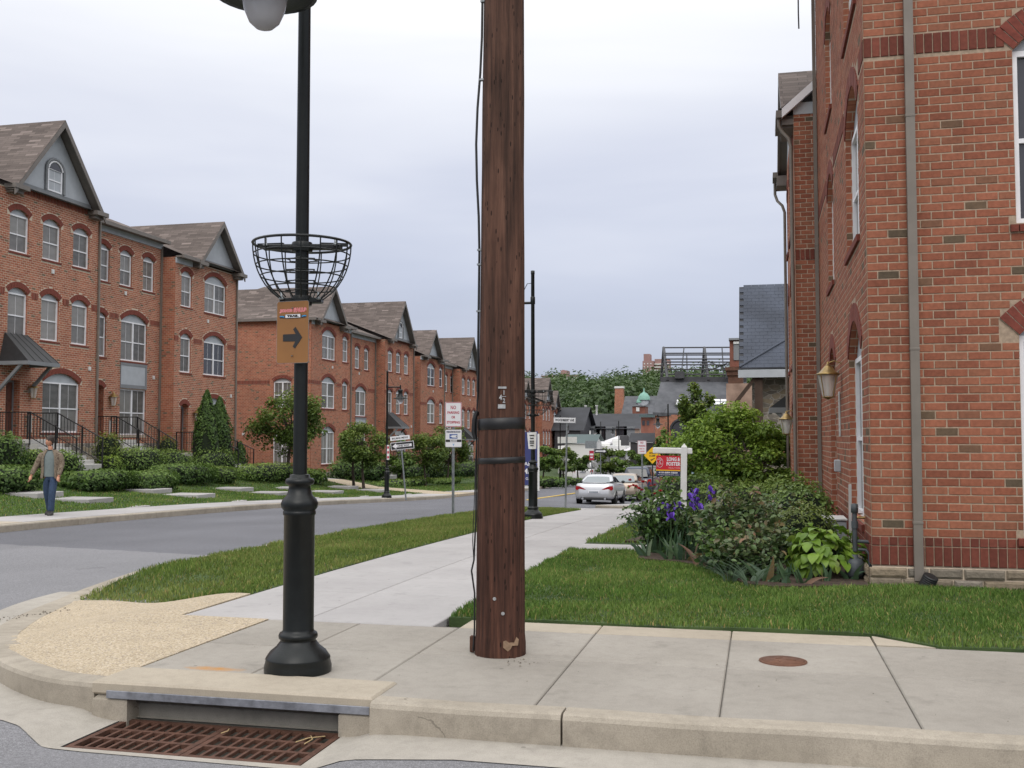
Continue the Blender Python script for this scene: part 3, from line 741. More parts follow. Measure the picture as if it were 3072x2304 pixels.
def arch_ring(w, rise, t=.20, nb=.078, proud=.012, x0=-.11):
    """soldier bricks round a segmental head; spring line at z=0, centred on y=0"""
    hw = w/2; r = (hw*hw+rise*rise)/(2*rise); cz = rise-r; a = math.asin(min(1, hw/r)); L = 2*a*(r+t/2); n = max(5, int(L/nb)); mb = MB()
    for k in range(n):
        t0 = -a+2*a*k/n+.0045/(r+.1); t1 = -a+2*a*(k+1)/n-.0045/(r+.1)
        V = []
        pr = proud+random.uniform(-.002,.002)
        for xx in (x0, pr):
            for (rr, tt) in ((r,t0),(r,t1),(r+t,t1),(r+t,t0)): V.append((xx, rr*math.sin(tt), cz+rr*math.cos(tt)))
        mb.add(V, [(0,1,2,3),(4,7,6,5),(0,4,5,1),(1,5,6,2),(2,6,7,3),(3,7,4,0)])
    # recessed mortar behind the bricks
    V = []; F = []
    for k in range(n+1):
        tt = -a+2*a*k/n
        for rr in (r+.002, r+t-.002): V.append((proud-.009, rr*math.sin(tt), cz+rr*math.cos(tt)))
    for k in range(n): F.append((2*k, 2*k+1, 2*k+3, 2*k+2))
    mb.cur = 1; mb.add(V, F)
    return mb
def window_template(w, h, rise, kind, glass='screened_glass', ring=True, sill=True, muntin=True, rings=.20):
    key = ('w', round(w,3), round(h,3), round(rise,3), kind, glass, ring, sill)
    if key in CACHE: return CACHE[key]
    D = -.085; f = .055; parts = []
    mb = MB(); X0, X1 = D-.05, D+.012
    hw = w/2
    for a, b in (((X0,-hw,0),(X1,-hw+f,h)),((X0,hw-f,0),(X1,hw,h)),((X0,-hw+f,0),(X1,hw-f,f)),((X0,-hw+f,h-f),(X1,hw-f,h))): mb.box2(a, b)
    cols = [(-hw+f, hw-f)]
    if kind == 'double': mb.box2((X0,-.04,f),(X1+.004,.04,h-f)); cols = [(-hw+f,-.04),(.04,hw-f)]
    mid = f+(h-2*f)*.48
    for a, b in cols: mb.box2((X0+.008,a,mid-.022),(X1-.012,b,mid+.022))
    parts.append(('frame', mb, 'white_vinyl'))
    if muntin:
        mb = MB()
        for a, b in cols:
            c = (a+b)/2
            for q0, q1 in ((f,mid-.022),(mid+.022,h-f)): mb = MB(); mb.box2((D-.028,c-.005,q0),(D-.018,c+.005,q1)); parts.append(('muntin', mb, 'white_vinyl'))
    for a, b in cols:
        for z0, z1 in ((f,mid-.02),(mid+.02,h-f)):
            mb = MB(); mb.add([(D-.03,a,z0),(D-.03,b,z0),(D-.03,b,z1),(D-.03,a,z1)], [(0,1,2,3)]); parts.append(('pane', mb, glass))
    if rise > .01:
        P = arch_pts(-hw, hw, h, h, rise)[1:]; n = len(P); mb = MB(); mb.add([(D-.01,u,v) for u, v in P], [tuple(range(n))]); parts.append(('arch_panel', mb, 'grey_panel'))
        if ring:
            mb = arch_ring(w, rise, rings); mb.v = [(x,y,z+h) for x,y,z in mb.v]; parts.append(('brick_arch', mb, ['brick_dark','mortar']))
    if sill:
        mb = MB(); n = max(4, int((w+.12)/.075)); a = -(w+.12)/2
        for k in range(n): y0 = a+(w+.12)*k/n+.004; y1 = a+(w+.12)*(k+1)/n-.004; mb.add([(-.1,y0,-.075),(.03,y0,-.085),(.03,y1,-.085),(-.1,y1,-.075),(-.1,y0,.0),(.035,y0,-.018),(.035,y1,-.018),(-.1,y1,.0)], [(0,1,2,3),(4,7,6,5),(0,4,5,1),(1,5,6,2),(2,6,7,3),(3,7,4,0)])
        parts.append(('sill', mb, 'brick_dark'))
    meshes = []
    for nm, mb, mt in parts:
        o = mb.build(nm, mt); meshes.append((nm, o.data)); bpy.data.objects.remove(o)
    CACHE[key] = meshes; return meshes
def place(root_name, meshes, parent, loc, rot=0):
    r = bpy.data.objects.new(root_name, meshes[0][1]); COL.objects.link(r); r.parent = parent; r.location = loc; r.rotation_euler = (0,0,rot)
    for nm, me in meshes[1:]:
        c = bpy.data.objects.new(nm, me); COL.objects.link(c); c.parent = r
    return r
def win(parent, u0, u1, v0, h, rise, kind, x=0, rot=0, origin=(0,0,0), **k):
    """window in the canonical frame of the wall, moved into the house frame"""
    m = window_template(u1-u0, h, rise, kind, **k); p = Matrix.Rotation(rot, 3, 'Z') @ Vector((x, (u0+u1)/2, v0)); return place('window', m, parent, p+Vector(origin), rot)
def door_template(w, h, rise):
    key = ('d', round(w,3), round(h,3), round(rise,3))
    if key in CACHE: return CACHE[key]
    hw = w/2; parts = []; D = -.28
    mb = MB(); mb.box2((D-.04,-hw+.05,.02),(D,hw-.05,h-.06))
    parts.append(('door_leaf', mb, 'door_wood'))
    mb = MB()
    for zz in ((.15,.75),(.85,1.25),(1.35,h-.2)):
        for a, b in ((-hw+.11,-.03),(.03,hw-.11)): mb.bbox((D-.004,a,zz[0]),(D+.014,b,zz[1]), .012)
    parts.append(('door_panel', mb, 'door_wood'))
    mb = MB()
    for a, b in (((D-.06,-hw,0),(D+.03,-hw+.06,h)),((D-.06,hw-.06,0),(D+.03,hw,h)),((D-.06,-hw+.06,h-.07),(D+.03,hw-.06,h))): mb.box2(a, b)
    parts.append(('door_frame', mb, 'grey_trim'))
    mb = MB(); mb.lathe([(.001,-.03),(.028,-.02),(.03,0),(.02,.02),(.001,.03)], 10, (D+.05, hw-.13, .95)); parts.append(('handle', mb, 'brass'))
    if rise > .01:
        P = arch_pts(-hw, hw, h, h, rise)[1:]; mb = MB(); mb.add([(D,u,v) for u, v in P], [tuple(range(len(P)))]); parts.append(('arch_panel', mb, 'grey_panel'))
        mb = arch_ring(w, rise, .20); mb.v = [(x,y,z+h) for x,y,z in mb.v]; parts.append(('brick_arch', mb, ['brick_dark','mortar']))
    meshes = []
    for nm, mb, mt in parts:
        o = mb.build(nm, mt); meshes.append((nm, o.data)); bpy.data.objects.remove(o)
    CACHE[key] = meshes; return meshes
def lantern_mesh():
    if 'lan' in CACHE: return CACHE['lan']
    parts = []
    mb = MB(); mb.lathe([(.03,.30),(.035,.295),(.10,.19),(.135,.17),(.135,.155),(.12,.15)], 8, (0,0,0)); mb.lathe([(.001,.36),(.018,.345),(.012,.325),(.03,.31)], 8); mb.tube([(0,0,.34),(-.07,0,.37),(-.15,0,.33),(-.17,0,.22)], .009, 6); mb.box((-.175,0,.2),(.02,.07,.16)); mb.lathe([(.07,-.2),(.075,-.19),(.03,-.22),(.001,-.24)][::-1], 8)
    for k in range(4): a = R(45+90*k); mb.tube([(.07*math.cos(a),.07*math.sin(a),-.19),(.12*math.cos(a),.12*math.sin(a),.155)], .006, 5)
    parts.append(('lantern_body', mb, 'brass'))
    mb = MB(); mb.lathe([(.066,-.185),(.114,.15)], 4, cap=False); parts.append(('lantern_glass', mb, 'lantern_glass'))
    mb = MB(); mb.lathe([(.012,-.18),(.014,-.02),(.003,.03)], 6); parts.append(('candle', mb, 'plastic_white'))
    ms = []
    for nm, mb, mt in parts:
        o = mb.build(nm, mt); ms.append((nm, o.data)); bpy.data.objects.remove(o)
    CACHE['lan'] = ms; return ms
def lantern(loc, label, rot=0, s=1.0, group=None):
    e = empty('wall_lantern', loc, rot, label, 'lantern', group); e.scale = (s*1.3,s*1.3,s*.95)
    for nm, me in lantern_mesh(): c = bpy.data.objects.new(nm, me); COL.objects.link(c); c.parent = e
    return e

# ================================================================== bricks
BR_MATN = NT('brick_piece'); _m = BR_MATN
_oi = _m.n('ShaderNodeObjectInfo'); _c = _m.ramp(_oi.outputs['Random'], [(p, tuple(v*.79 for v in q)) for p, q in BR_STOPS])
_c = _m.mix(.55, _c, _m.ramp(_m.noise(26, 4), [(.3, .68), (.7, 1.25)]), 'MULTIPLY'); _c = _m.mix(.35, _c, _m.ramp(_m.noise(1.0, 4), [(.28, .74), (.7, 1.18)]), 'MULTIPLY'); _c = _m.mix(.4, _c, _m.ramp(_m.noise(1.0, 4, .6, _m.mapped((3.2,3.2,.35))), [(.34, .70), (.58, 1.08)]), 'MULTIPLY')
_m.set(col=_c, rough=.88, spec=.25); _m.bump(_m.noise(140, 3), .35, .004)
_m = NT('brick_mass'); _a = _m.n('ShaderNodeAttribute', attribute_name='Col')
_c = _m.mix(.55, _a.outputs['Color'], _m.ramp(_m.noise(26, 4), [(.3, .68), (.7, 1.25)]), 'MULTIPLY'); _c = _m.mix(.35, _c, _m.ramp(_m.noise(1.0, 4), [(.28, .74), (.7, 1.18)]), 'MULTIPLY'); _c = _m.mix(.4, _c, _m.ramp(_m.noise(1.0, 4, .6, _m.mapped((3.2,3.2,.35))), [(.34, .70), (.58, 1.08)]), 'MULTIPLY')
_m.set(col=_c, rough=.88, spec=.25); _m.bump(_m.noise(140, 3), .35, .004)
def ramp_eval(stops, t):
    for (p, c), (q, d) in zip(stops, stops[1:]):
        if t <= q: f = (t-p)/(q-p) if q > p else 0; return [a+(b-a)*f for a, b in zip(c, d)]
    return list(stops[-1][1])
BW, BH, MJ = .2032, .0813, .0115
def brick_layout(u0, u1, v0, v1, openings=()):
    """openings: (ua,ub,sill,spring,rise,ring) -> list of (u,v,len)"""
    out = []; nrow = int(round((v1-v0)/BH))
    for r in range(nrow):
        va, vb = v0+r*BH+MJ/2, v0+(r+1)*BH-MJ/2; ex = []
        for o in openings:
            ua, ub, sl, sp, rise, ring = o; lo = hi = None
            if vb > sl-.09 and va < sl: lo, hi = ua-.065, ub+.065
            if vb > sl and va < sp: lo, hi = (min(lo, ua) if lo is not None else ua), (max(hi, ub) if hi is not None else ub)
            if rise > .01 and vb > sp and va < sp+rise+ring:
                w = (ub-ua)/2; rr = (w*w+rise*rise)/(2*rise); cvv = sp+rise-rr; c = (ua+ub)/2; hw = 0
                for q in (va, (va+vb)/2, vb):
                    if q > sp-.001:
                        d = (rr+ring)**2-(q-cvv)**2
                        if d > 0: hw = max(hw, min(math.sqrt(d), (rr+ring)*w/rr))
                if hw: lo, hi = (min(lo, c-hw) if lo is not None else c-hw), (max(hi, c+hw) if hi is not None else c+hw)
            if lo is not None: ex.append((lo-.004, hi+.004))
        off = (r % 2)*.5*BW; k = math.floor((u0-off)/BW)
        while k*BW+off < u1:
            a, b = max(k*BW+off, u0)+MJ/2, min((k+1)*BW+off, u1)-MJ/2; k += 1
            segs = [(a, b)]
            for lo, hi in ex:
                ns = []
                for s, e in segs:
                    if hi <= s or lo >= e: ns.append((s, e))
                    else:
                        if lo > s: ns.append((s, lo))
                        if hi < e: ns.append((hi, e))
                segs = ns
            for s, e in segs:
                if e-s > .025: out.append(((s+e)/2, (va+vb)/2, e-s))
    return out
def brick_box(mb, u, v, L, H=BH-MJ, x0=-.02, x1=0.0, e=.004):
    a, b, c, d = u-L/2, u+L/2, v-H/2, v+H/2
    mb.add([(x0,a,c),(x0,b,c),(x0,b,d),(x0,a,d),(x1-e,a,c),(x1-e,b,c),(x1-e,b,d),(x1-e,a,d),(x1,a+e,c+e),(x1,b-e,c+e),(x1,b-e,d-e),(x1,a+e,d-e)],
           [(8,9,10,11),(4,5,9,8),(5,6,10,9),(6,7,11,10),(7,4,8,11),(0,1,5,4),(1,2,6,5),(2,3,7,6),(3,0,4,7)])
def brick_mass(bricks, parent, rot=0, loc=(0,0,0), name='brickwork', wob=.0010, H=BH-MJ, stops=BR_STOPS):
    mb = MB(); C = []
    for u, v, L in bricks:
        d = random.uniform(-wob, wob); n0 = len(mb.v); brick_box(mb, u, v+random.uniform(-.001,.001), L, H, x1=d); C += [ramp_eval(stops, random.random())]*(len(mb.v)-n0)
    o = mb.build(name, 'brick_mass', parent, fix=False); me = o.data
    a = me.color_attributes.new('Col', 'FLOAT_COLOR', 'POINT'); c = np.ones((len(me.vertices),4), np.float32); c[:,:3] = C; a.data.foreach_set('color', c.ravel())
    o.location = loc; o.rotation_euler = (0,0,rot); o['kind'] = 'stuff'; return o
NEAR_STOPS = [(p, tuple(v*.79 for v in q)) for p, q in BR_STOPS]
DARK_STOPS = [(0, srgb(98,54,45)), (.5, srgb(112,62,51)), (1, srgb(126,72,59))]

# ================================================================== corner house on the right
CX0, CY0, CY1 = 1.05, 10.77, 19.0
hr = empty('corner_brick_house', (CX0, CY0, 0), 0, 'large red brick corner house with stone base and taupe downspout, at the right edge', 'house')
FR = R(180)     # canonical frame turned to look along -X: u runs along -Y
SR = R(-90)     # turned to look along -Y: u runs along +X
TOP = 10.2
def P_front(u, v): return (0, -u, v)
# openings on the front: u = -(y-CY0)
FO = [(-2.30,-.72,.55,2.37,.38,.20), (-2.30,-.72,3.60,5.02,.38,.20), (-2.30,-.72,6.15,7.45,.38,.20), (-5.75,-4.55,3.68,5.02,.30,.20), (-5.75,-4.55,6.2,7.5,.30,.20)]
DO = (-5.70,-4.60,.30,2.45,.30,.20)
SO = [(1.375,2.9,.50,2.42,.33,.24), (1.375,2.9,3.50,5.20,.33,.24), (1.375,2.9,6.4,7.6,.33,.24)]
def hole(o): return arch_pts(o[0], o[1], o[2], o[3], o[4])
W = CY1-CY0
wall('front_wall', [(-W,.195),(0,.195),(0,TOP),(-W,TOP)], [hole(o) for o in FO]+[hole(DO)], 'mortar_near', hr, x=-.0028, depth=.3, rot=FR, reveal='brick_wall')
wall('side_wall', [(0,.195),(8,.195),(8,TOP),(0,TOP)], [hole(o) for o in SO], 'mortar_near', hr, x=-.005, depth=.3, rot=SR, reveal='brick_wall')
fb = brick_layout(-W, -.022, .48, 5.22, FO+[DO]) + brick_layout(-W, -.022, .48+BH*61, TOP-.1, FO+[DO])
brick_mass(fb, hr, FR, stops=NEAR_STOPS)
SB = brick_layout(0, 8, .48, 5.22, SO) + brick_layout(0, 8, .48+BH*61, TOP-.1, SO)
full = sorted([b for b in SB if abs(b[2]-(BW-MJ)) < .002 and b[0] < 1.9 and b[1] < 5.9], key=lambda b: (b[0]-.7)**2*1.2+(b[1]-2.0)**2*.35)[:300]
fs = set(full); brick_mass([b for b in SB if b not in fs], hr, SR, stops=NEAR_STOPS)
tmp = MB(); brick_box(tmp, 0, 0, BW-MJ); _t = tmp.build('brick', 'brick_piece', fix=False); bme = _t.data; bpy.data.objects.remove(_t)
for u, v, L in full:
    o = bpy.data.objects.new('brick', bme); COL.objects.link(o); o.parent = hr; o.location = (u, random.uniform(-.0018,.0018), v+random.uniform(-.001,.001)); o.rotation_euler = (random.uniform(-.004,.004), 0, SR)
# soldier bands
def soldiers(u0, u1, v0, v1, rot, pitch=.0813, ex=()):
    n = int((u1-u0)/pitch); B = [(u0+(k+.5)*(u1-u0)/n, (v0+v1)/2, (u1-u0)/n-.010) for k in range(n)]
    B = [b for b in B if not any(a < b[0] < c for a, c in ex)]
    mb = MB(); C = []
    for u, v, L in B:
        n0 = len(mb.v); brick_box(mb, u, v, L, v1-v0-.010, x1=.006+random.uniform(-.002,.002)); C += [ramp_eval(DARK_STOPS, random.random())]*(len(mb.v)-n0)
    o = mb.build('soldier_band', 'brick_mass', hr, fix=False); me = o.data
    a = me.color_attributes.new('Col', 'FLOAT_COLOR', 'POINT'); c = np.ones((len(me.vertices),4), np.float32); c[:,:3] = C; a.data.foreach_set('color', c.ravel())
    o.rotation_euler = (0,0,rot); o['kind'] = 'stuff'
soldiers(0, 8, .20, .39, SR); soldiers(0, 8, .39, .48, SR); soldiers(0, 8, 5.225, 5.43, SR, ex=[(1.30,2.97)])
soldiers(-W, -.022, .20, .39, FR, ex=[(DO[0],DO[1])]); soldiers(-W, -.022, .39, .48, FR, ex=[(DO[0],DO[1])]); soldiers(-W, -.022, 5.225, 5.43, FR, ex=[(-2.5,-.55),(-5.95,-4.4)])
for o in FO: win(hr, o[0], o[1], o[2], o[3]-o[2], o[4], 'double' if o[1]-o[0] > 1.3 else 'single', rot=FR, rings=.20, muntin=False)
for o in SO: win(hr, o[0], o[1], o[2], o[3]-o[2], o[4], 'double', rot=SR, rings=.24, glass='clear_glass', muntin=False)
place('door', door_template(DO[1]-DO[0], DO[3]-DO[2], DO[4]), hr, Matrix.Rotation(FR,3,'Z') @ Vector((0,(DO[0]+DO[1])/2,DO[2])), FR)
# stone base: each stone a part
random.seed(21); mb = MB()
wall('base_wall', [(-W,-.35),(0,-.35),(0,.195),(-W,.195)], [], 'mortar', hr, x=.03, rot=FR)
wall('base_wall', [(0,-.35),(8,-.35),(8,.195),(0,.195)], [], 'mortar', hr, x=.03, rot=SR)
_q = NT('stone_piece'); _qi = _q.n('ShaderNodeObjectInfo'); _qc = _q.ramp(_qi.outputs['Random'], [(0, (.15,.135,.115)), (.35, (.21,.18,.14)), (.65, (.26,.205,.14)), (1, (.23,.21,.185))])
_qc = _q.mix(.6, _qc, _q.ramp(_q.noise(14, 5), [(.3, .6), (.7, 1.25)]), 'MULTIPLY'); _q.set(col=_qc, rough=.92, spec=.2); _q.bump(_q.noise(40, 5), .7, .015)
for rot, ua, ub in ((SR, -.035, 3.2), (FR, -3.0, -.0)):
    for v0, v1 in ((-.13,-.035),(-.03,.085),(.09,.185)):
        u = ua
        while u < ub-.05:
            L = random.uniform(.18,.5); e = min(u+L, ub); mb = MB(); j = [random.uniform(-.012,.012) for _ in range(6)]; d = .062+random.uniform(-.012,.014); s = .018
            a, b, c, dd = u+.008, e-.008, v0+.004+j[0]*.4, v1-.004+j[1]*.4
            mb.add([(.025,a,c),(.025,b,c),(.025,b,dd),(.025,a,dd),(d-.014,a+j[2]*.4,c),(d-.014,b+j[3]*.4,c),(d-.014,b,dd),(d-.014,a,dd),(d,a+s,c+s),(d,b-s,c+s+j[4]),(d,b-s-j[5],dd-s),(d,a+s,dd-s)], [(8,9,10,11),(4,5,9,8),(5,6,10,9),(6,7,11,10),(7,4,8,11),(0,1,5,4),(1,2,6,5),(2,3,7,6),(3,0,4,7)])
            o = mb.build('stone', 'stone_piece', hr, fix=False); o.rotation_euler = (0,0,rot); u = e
# downspouts, eave and roof
def downspout(parent, x, y, z0, z1, mat='downspout_paint', w=.062, d=.05, name='downspout', bands=()):
    mb = MB(); mb.bbox((x-w/2,y-d/2,z0),(x+w/2,y+d/2,z1), .006)
    for b in bands: mb.bbox((x-w/2-.004,y-d/2-.004,b-.012),(x+w/2+.004,y+d/2+.004,b+.012), .003)
    return mb.build(name, mat, parent)
downspout(hr, .425, -.035, .06, TOP, w=.085, d=.06, bands=(.62,2.30,4.6))
downspout(hr, -.04, W-.12, .25, TOP, w=.06, d=.07, bands=(2.2,4.8))
mb = MB()
for k in range(9): mb.lathe([(.062,k*.02),(.072,k*.02+.006),(.072,k*.02+.012),(.062,k*.02+.019)], 16, cap=(k in (0,8)))
o = mb.build('drain_boot', pmat('black_plastic', (.012,.013,.014), .5), hr); o.location = (.455,-.10,-.03); o.rotation_euler = (R(18),R(22),0)
mb = MB(); mb.box2((-.42,-.42,TOP-.02),(8,W-.004,TOP+.16)); mb.build('eave', 'taupe_trim', hr)
mb = MB(); mb.add([(-.42,-.42,TOP+.17),(8,-.42,TOP+.17),(8,W-.004,TOP+.17),(-.42,W-.004,TOP+.17),(4,3.6,TOP+2.8),(8,3.6,TOP+2.8),(4,W-.004,TOP+2.8),(8,W-.004,TOP+2.8)], [(0,1,5,4),(0,4,6,3),(4,5,7,6)]); mb.build('roof', 'shingles', hr)
lantern((CX0-.17, 14.2, 2.13), 'brass coach lantern on the corner house beside its doorway', R(180), .88)
mb = MB(); mb.bbox((CX0-.02,14.45,1.45),(CX0-.005,14.58,2.05), .004); nb = empty('number_plaque', (0,0,0), 0, 'narrow white house number plaque below the lantern on the corner house', 'plaque'); mb.build('board', 'plastic_white', nb)
for i, ch in enumerate('3512'):
    o = link('numeral', text_mesh(ch, .1), 'black_metal', nb); o.location = (CX0-.022, 14.515, 1.96-.14*i); o.rotation_euler = (R(90),0,R(-90))
# ================================================================== next house on the right, standing a little forward
X2 = .65
h2 = empty('brick_house', (X2, 19.0, 0), 0, 'red brick house with taupe gable standing forward beyond the corner house', 'house')
L2 = 4.9; WT = 7.35
O2 = [(-3.05,-1.55,-.1,1.75,.35,.2),(-3.05,-1.55,2.85,4.3,.35,.2),(-3.05,-1.55,5.4,6.6,.35,.2),(-4.6,-3.85,2.85,4.3,.22,.2),(-4.6,-3.85,5.4,6.6,.22,.2),(-1.1,-.4,2.85,4.3,.22,.2),(-1.1,-.4,5.4,6.6,.22,.2)]
wall('front_wall', [(-L2,-.45),(0,-.45),(0,WT),(-L2,WT)], [hole(o) for o in O2], 'brick_wall', h2, depth=.3, rot=FR)
wall('side_wall', [(0,-.45),(6,-.45),(6,WT),(0,WT)], [], 'mortar', h2, x=-.007, rot=SR)
sb2 = brick_layout(0, .42, .10, 4.56, ()) + brick_layout(0, .42, 4.78, WT-.05, ())
tmpb = sorted(sb2, key=lambda b: abs(b[1]-3))[:300]
full2 = [b for b in tmpb if abs(b[2]-(BW-MJ)) < .002]
for u, v, L in full2:
    o = bpy.data.objects.new('brick', bme); COL.objects.link(o); o.parent = h2; o.location = (u, 0, v); o.rotation_euler = (0, 0, SR)
fs2 = set(full2); brick_mass([b for b in sb2 if b not in fs2], h2, SR)
_hr = hr; hr = h2; soldiers(0, .42, 4.57, 4.77, SR); hr = _hr
for o in O2: win(h2, o[0], o[1], o[2], o[3]-o[2], o[4], 'double' if o[1]-o[0] > 1 else 'single', rot=FR, muntin=False)
mb = MB(); mb.box2((.0,-.012,WT-.16),(1.5,.03,WT+.05)); mb.build('frieze', 'grey_panel', h2)
# gable towards the street with boxed eaves
gc, gw, gz, ga = 2.55, 2.2, 7.4, 8.74
mb = MB()
mb.add([(-.20,gc-gw-.25,gz-.16),(-.20,gc,ga+.1),(5,gc,ga+.1),(5,gc-gw-.25,gz-.16)], [(0,1,2,3)]); mb.add([(-.20,gc+gw+.25,gz-.16),(-.20,gc,ga+.1),(5,gc,ga+.1),(5,gc+gw+.25,gz-.16)], [(3,2,1,0)])
mb.build('roof', 'shingles', h2)
mb = MB()
for s in (-1, 1):
    mb.add([(-.20,gc+s*(gw+.25),gz-.17),(-.20,gc,ga+.08),(-.20,gc,ga-.14),(-.20,gc+s*(gw+.25),gz-.36),(-.15,gc+s*(gw+.25),gz-.17),(-.15,gc,ga+.08),(-.15,gc,ga-.14),(-.15,gc+s*(gw+.25),gz-.36)], [(0,1,2,3),(4,5,6,7),(3,2,6,7),(0,1,5,4)])
    mb.add([(-.15,gc+s*(gw+.2),gz-.3),(-.15,gc,ga-.06),(0,gc,ga-.06),(0,gc+s*(gw+.2),gz-.3)], [(0,1,2,3)])
    mb.box2((-.22,gc+s*gw-.28,gz-.42),(.05,gc+s*gw+.28,gz-.2)); mb.box2((-.30,gc+s*gw-.2,gz-.22),(-.19,gc+s*gw+.36,gz-.1))
mb.build('rake_trim', 'taupe_trim', h2)
mb = MB(); mb.add([(0,gc-gw,gz-.2),(0,gc+gw,gz-.2),(0,gc,ga-.1)], [(0,1,2)]); mb.build('gable_panel', 'grey_panel', h2)
# low eave nearest the corner house, seen end on
mb = MB(); mb.add([(-.20,-.12,7.28),(.55,-.12,7.92),(.55,-.12,7.76),(-.20,-.12,7.12),(-.20,-.02,7.28),(.55,-.02,7.92),(.55,-.02,7.76),(-.20,-.02,7.12)], [(0,1,2,3),(7,6,5,4),(0,4,5,1),(3,2,6,7),(0,3,7,4)]); mb.build('rake_board', 'white_vinyl', h2)
mb = MB(); mb.add([(-.24,-.12,7.27),(1.6,-.12,8.66),(1.6,1.2,8.66),(-.24,1.2,7.27)], [(0,1,2,3)]); mb.build('lower_roof', 'shingles', h2)
mb = MB(); mb.box2((-.30,-.1,7.13),(-.2,1.1,7.26)); mb.box2((-.2,0,7.02),(0,1.1,7.12)); mb.build('gutter', 'taupe_trim', h2)
mb = MB(); mb.tube([(-.25,.0,7.15),(-.25,.0,7.0),(-.20,.0,6.9),(-.09,-.03,6.76),(-.05,-.04,6.6),(-.04,-.04,-.2)], .032, 8); mb.build('downspout', 'downspout_paint', h2)
mb = MB(); mb.tube([(-.25,gc+gw+.25,gz-.25),(-.25,gc+gw+.25,gz-.5),(-.2,gc+gw+.2,gz-.66),(-.1,L2-.1,gz-.8),(-.05,L2-.08,gz-.95),(-.05,L2-.08,-.3)], .032, 8); mb.build('downspout', 'downspout_paint', h2)
lantern((X2-.14, 21.0, 1.66), 'brass coach lantern on the second brick house at right', R(180), .85)
h3r = empty('far_brick_house', (1.6, 24.0, 0), 0, 'recessed red brick house, mostly hidden past the second house at right', 'house')
wall('front_wall', [(-6,-.8),(0,-.8),(0,7.2),(-6,7.2)], [], 'brick_wall', h3r, rot=FR)
wall('end_wall', [(0,-.8),(6,-.8),(6,7.2),(0,7.2)], [], 'brick_wall', h3r, rot=R(90), loc=(6,6,0))
# small black door canopy of that house
cp = MB(); cp.add([(-1.35,1.9,2.15),(-1.35,3.6,2.15),(0,3.6,3.2),(0,1.9,3.2)], [(0,1,2,3)]); cp.add([(-1.35,1.9,2.15),(0,1.9,3.2),(0,1.9,2.15)], [(0,1,2)]); cp.build('canopy', 'canopy_metal', h3r)
cp = MB(); cp.box2((-1.37,1.88,2.02),(0,1.96,2.15)); cp.box2((-1.37,1.96,2.02),(-1.29,3.6,2.15)); cp.tube([(-1.2,1.95,2.05),(-.05,1.95,1.0)], .05, 6); cp.build('canopy_frame', 'grey_trim', h3r)
# ================================================================== brick town houses across the street
def slope(mb, pts): mb.add(pts, [tuple(range(len(pts)))])
def gable_roof(parent, yc, hw, zb, za, back, x=.42, over=.28):
    """front gable: roof planes, boarded rake, grey panel"""
    s = (za-zb)/hw; ze = zb-over*s*.9
    mb = MB()
    for sg in (-1, 1): slope(mb, [(x,yc+sg*(hw+over),ze),(x,yc,za+.12),(-back,yc,za+.12),(-back,yc+sg*(hw+over),ze)])
    rf = mb.build('roof', 'shingles', parent)
    mb = MB()
    for sg in (-1, 1):
        a, b = yc+sg*(hw+over), yc
        mb.add([(x,a,ze-.02),(x,b,za+.10),(x,b,za-.16),(x,a,ze-.24),(x-.05,a,ze-.02),(x-.05,b,za+.10),(x-.05,b,za-.16),(x-.05,a,ze-.24)], [(0,1,2,3),(4,5,6,7),(3,2,6,7),(0,1,5,4),(0,3,7,4)])
        mb.add([(x-.05,a,ze-.06),(x-.05,b,za+.03),(0,b,za+.03),(0,a,ze-.06)], [(0,1,2,3)])     # soffit
        mb.box2((-.02,yc+sg*hw-.30,zb-.30),(x+.03,yc+sg*hw+.42,zb-.14)); mb.box2((-.02,yc+sg*hw-.22,zb-.42),(x-.14,yc+sg*hw+.30,zb-.30))   # boxed eave returns
    mb.build('rake_trim', 'taupe_trim', parent)
    mb = MB(); mb.add([(.004,yc-hw,zb-.1),(.004,yc+hw,zb-.1),(.004,yc,za-.02)], [(0,1,2)]); mb.build('gable_panel', 'grey_panel', parent)
    mb = MB(); mb.box2((.0,yc-hw+.12,zb-.1),(.02,yc+hw-.12,zb+.1)); mb.build('gable_trim', 'grey_trim', parent)
def eave(parent, y0, y1, z, x=.0, back=5.2, rise=2.15, over=.42, roof=True):
    mb = MB(); mb.box2((x-.02,y0,z-.34),(x+.05,y1,z-.10)); mb.build('frieze', 'grey_panel', parent)
    mb = MB(); mb.box2((x,y0,z-.10),(x+over-.1,y1,z-.02)); mb.box2((x+over-.12,y0,z-.13),(x+over,y1,z+.02)); mb.build('gutter', 'taupe_trim', parent)
    if roof: mb = MB(); slope(mb, [(x+over-.02,y0,z+.0),(x+over-.02,y1,z+.0),(x-back,y1,z+rise),(x-back,y0,z+rise)]); mb.build('roof', 'shingles', parent)
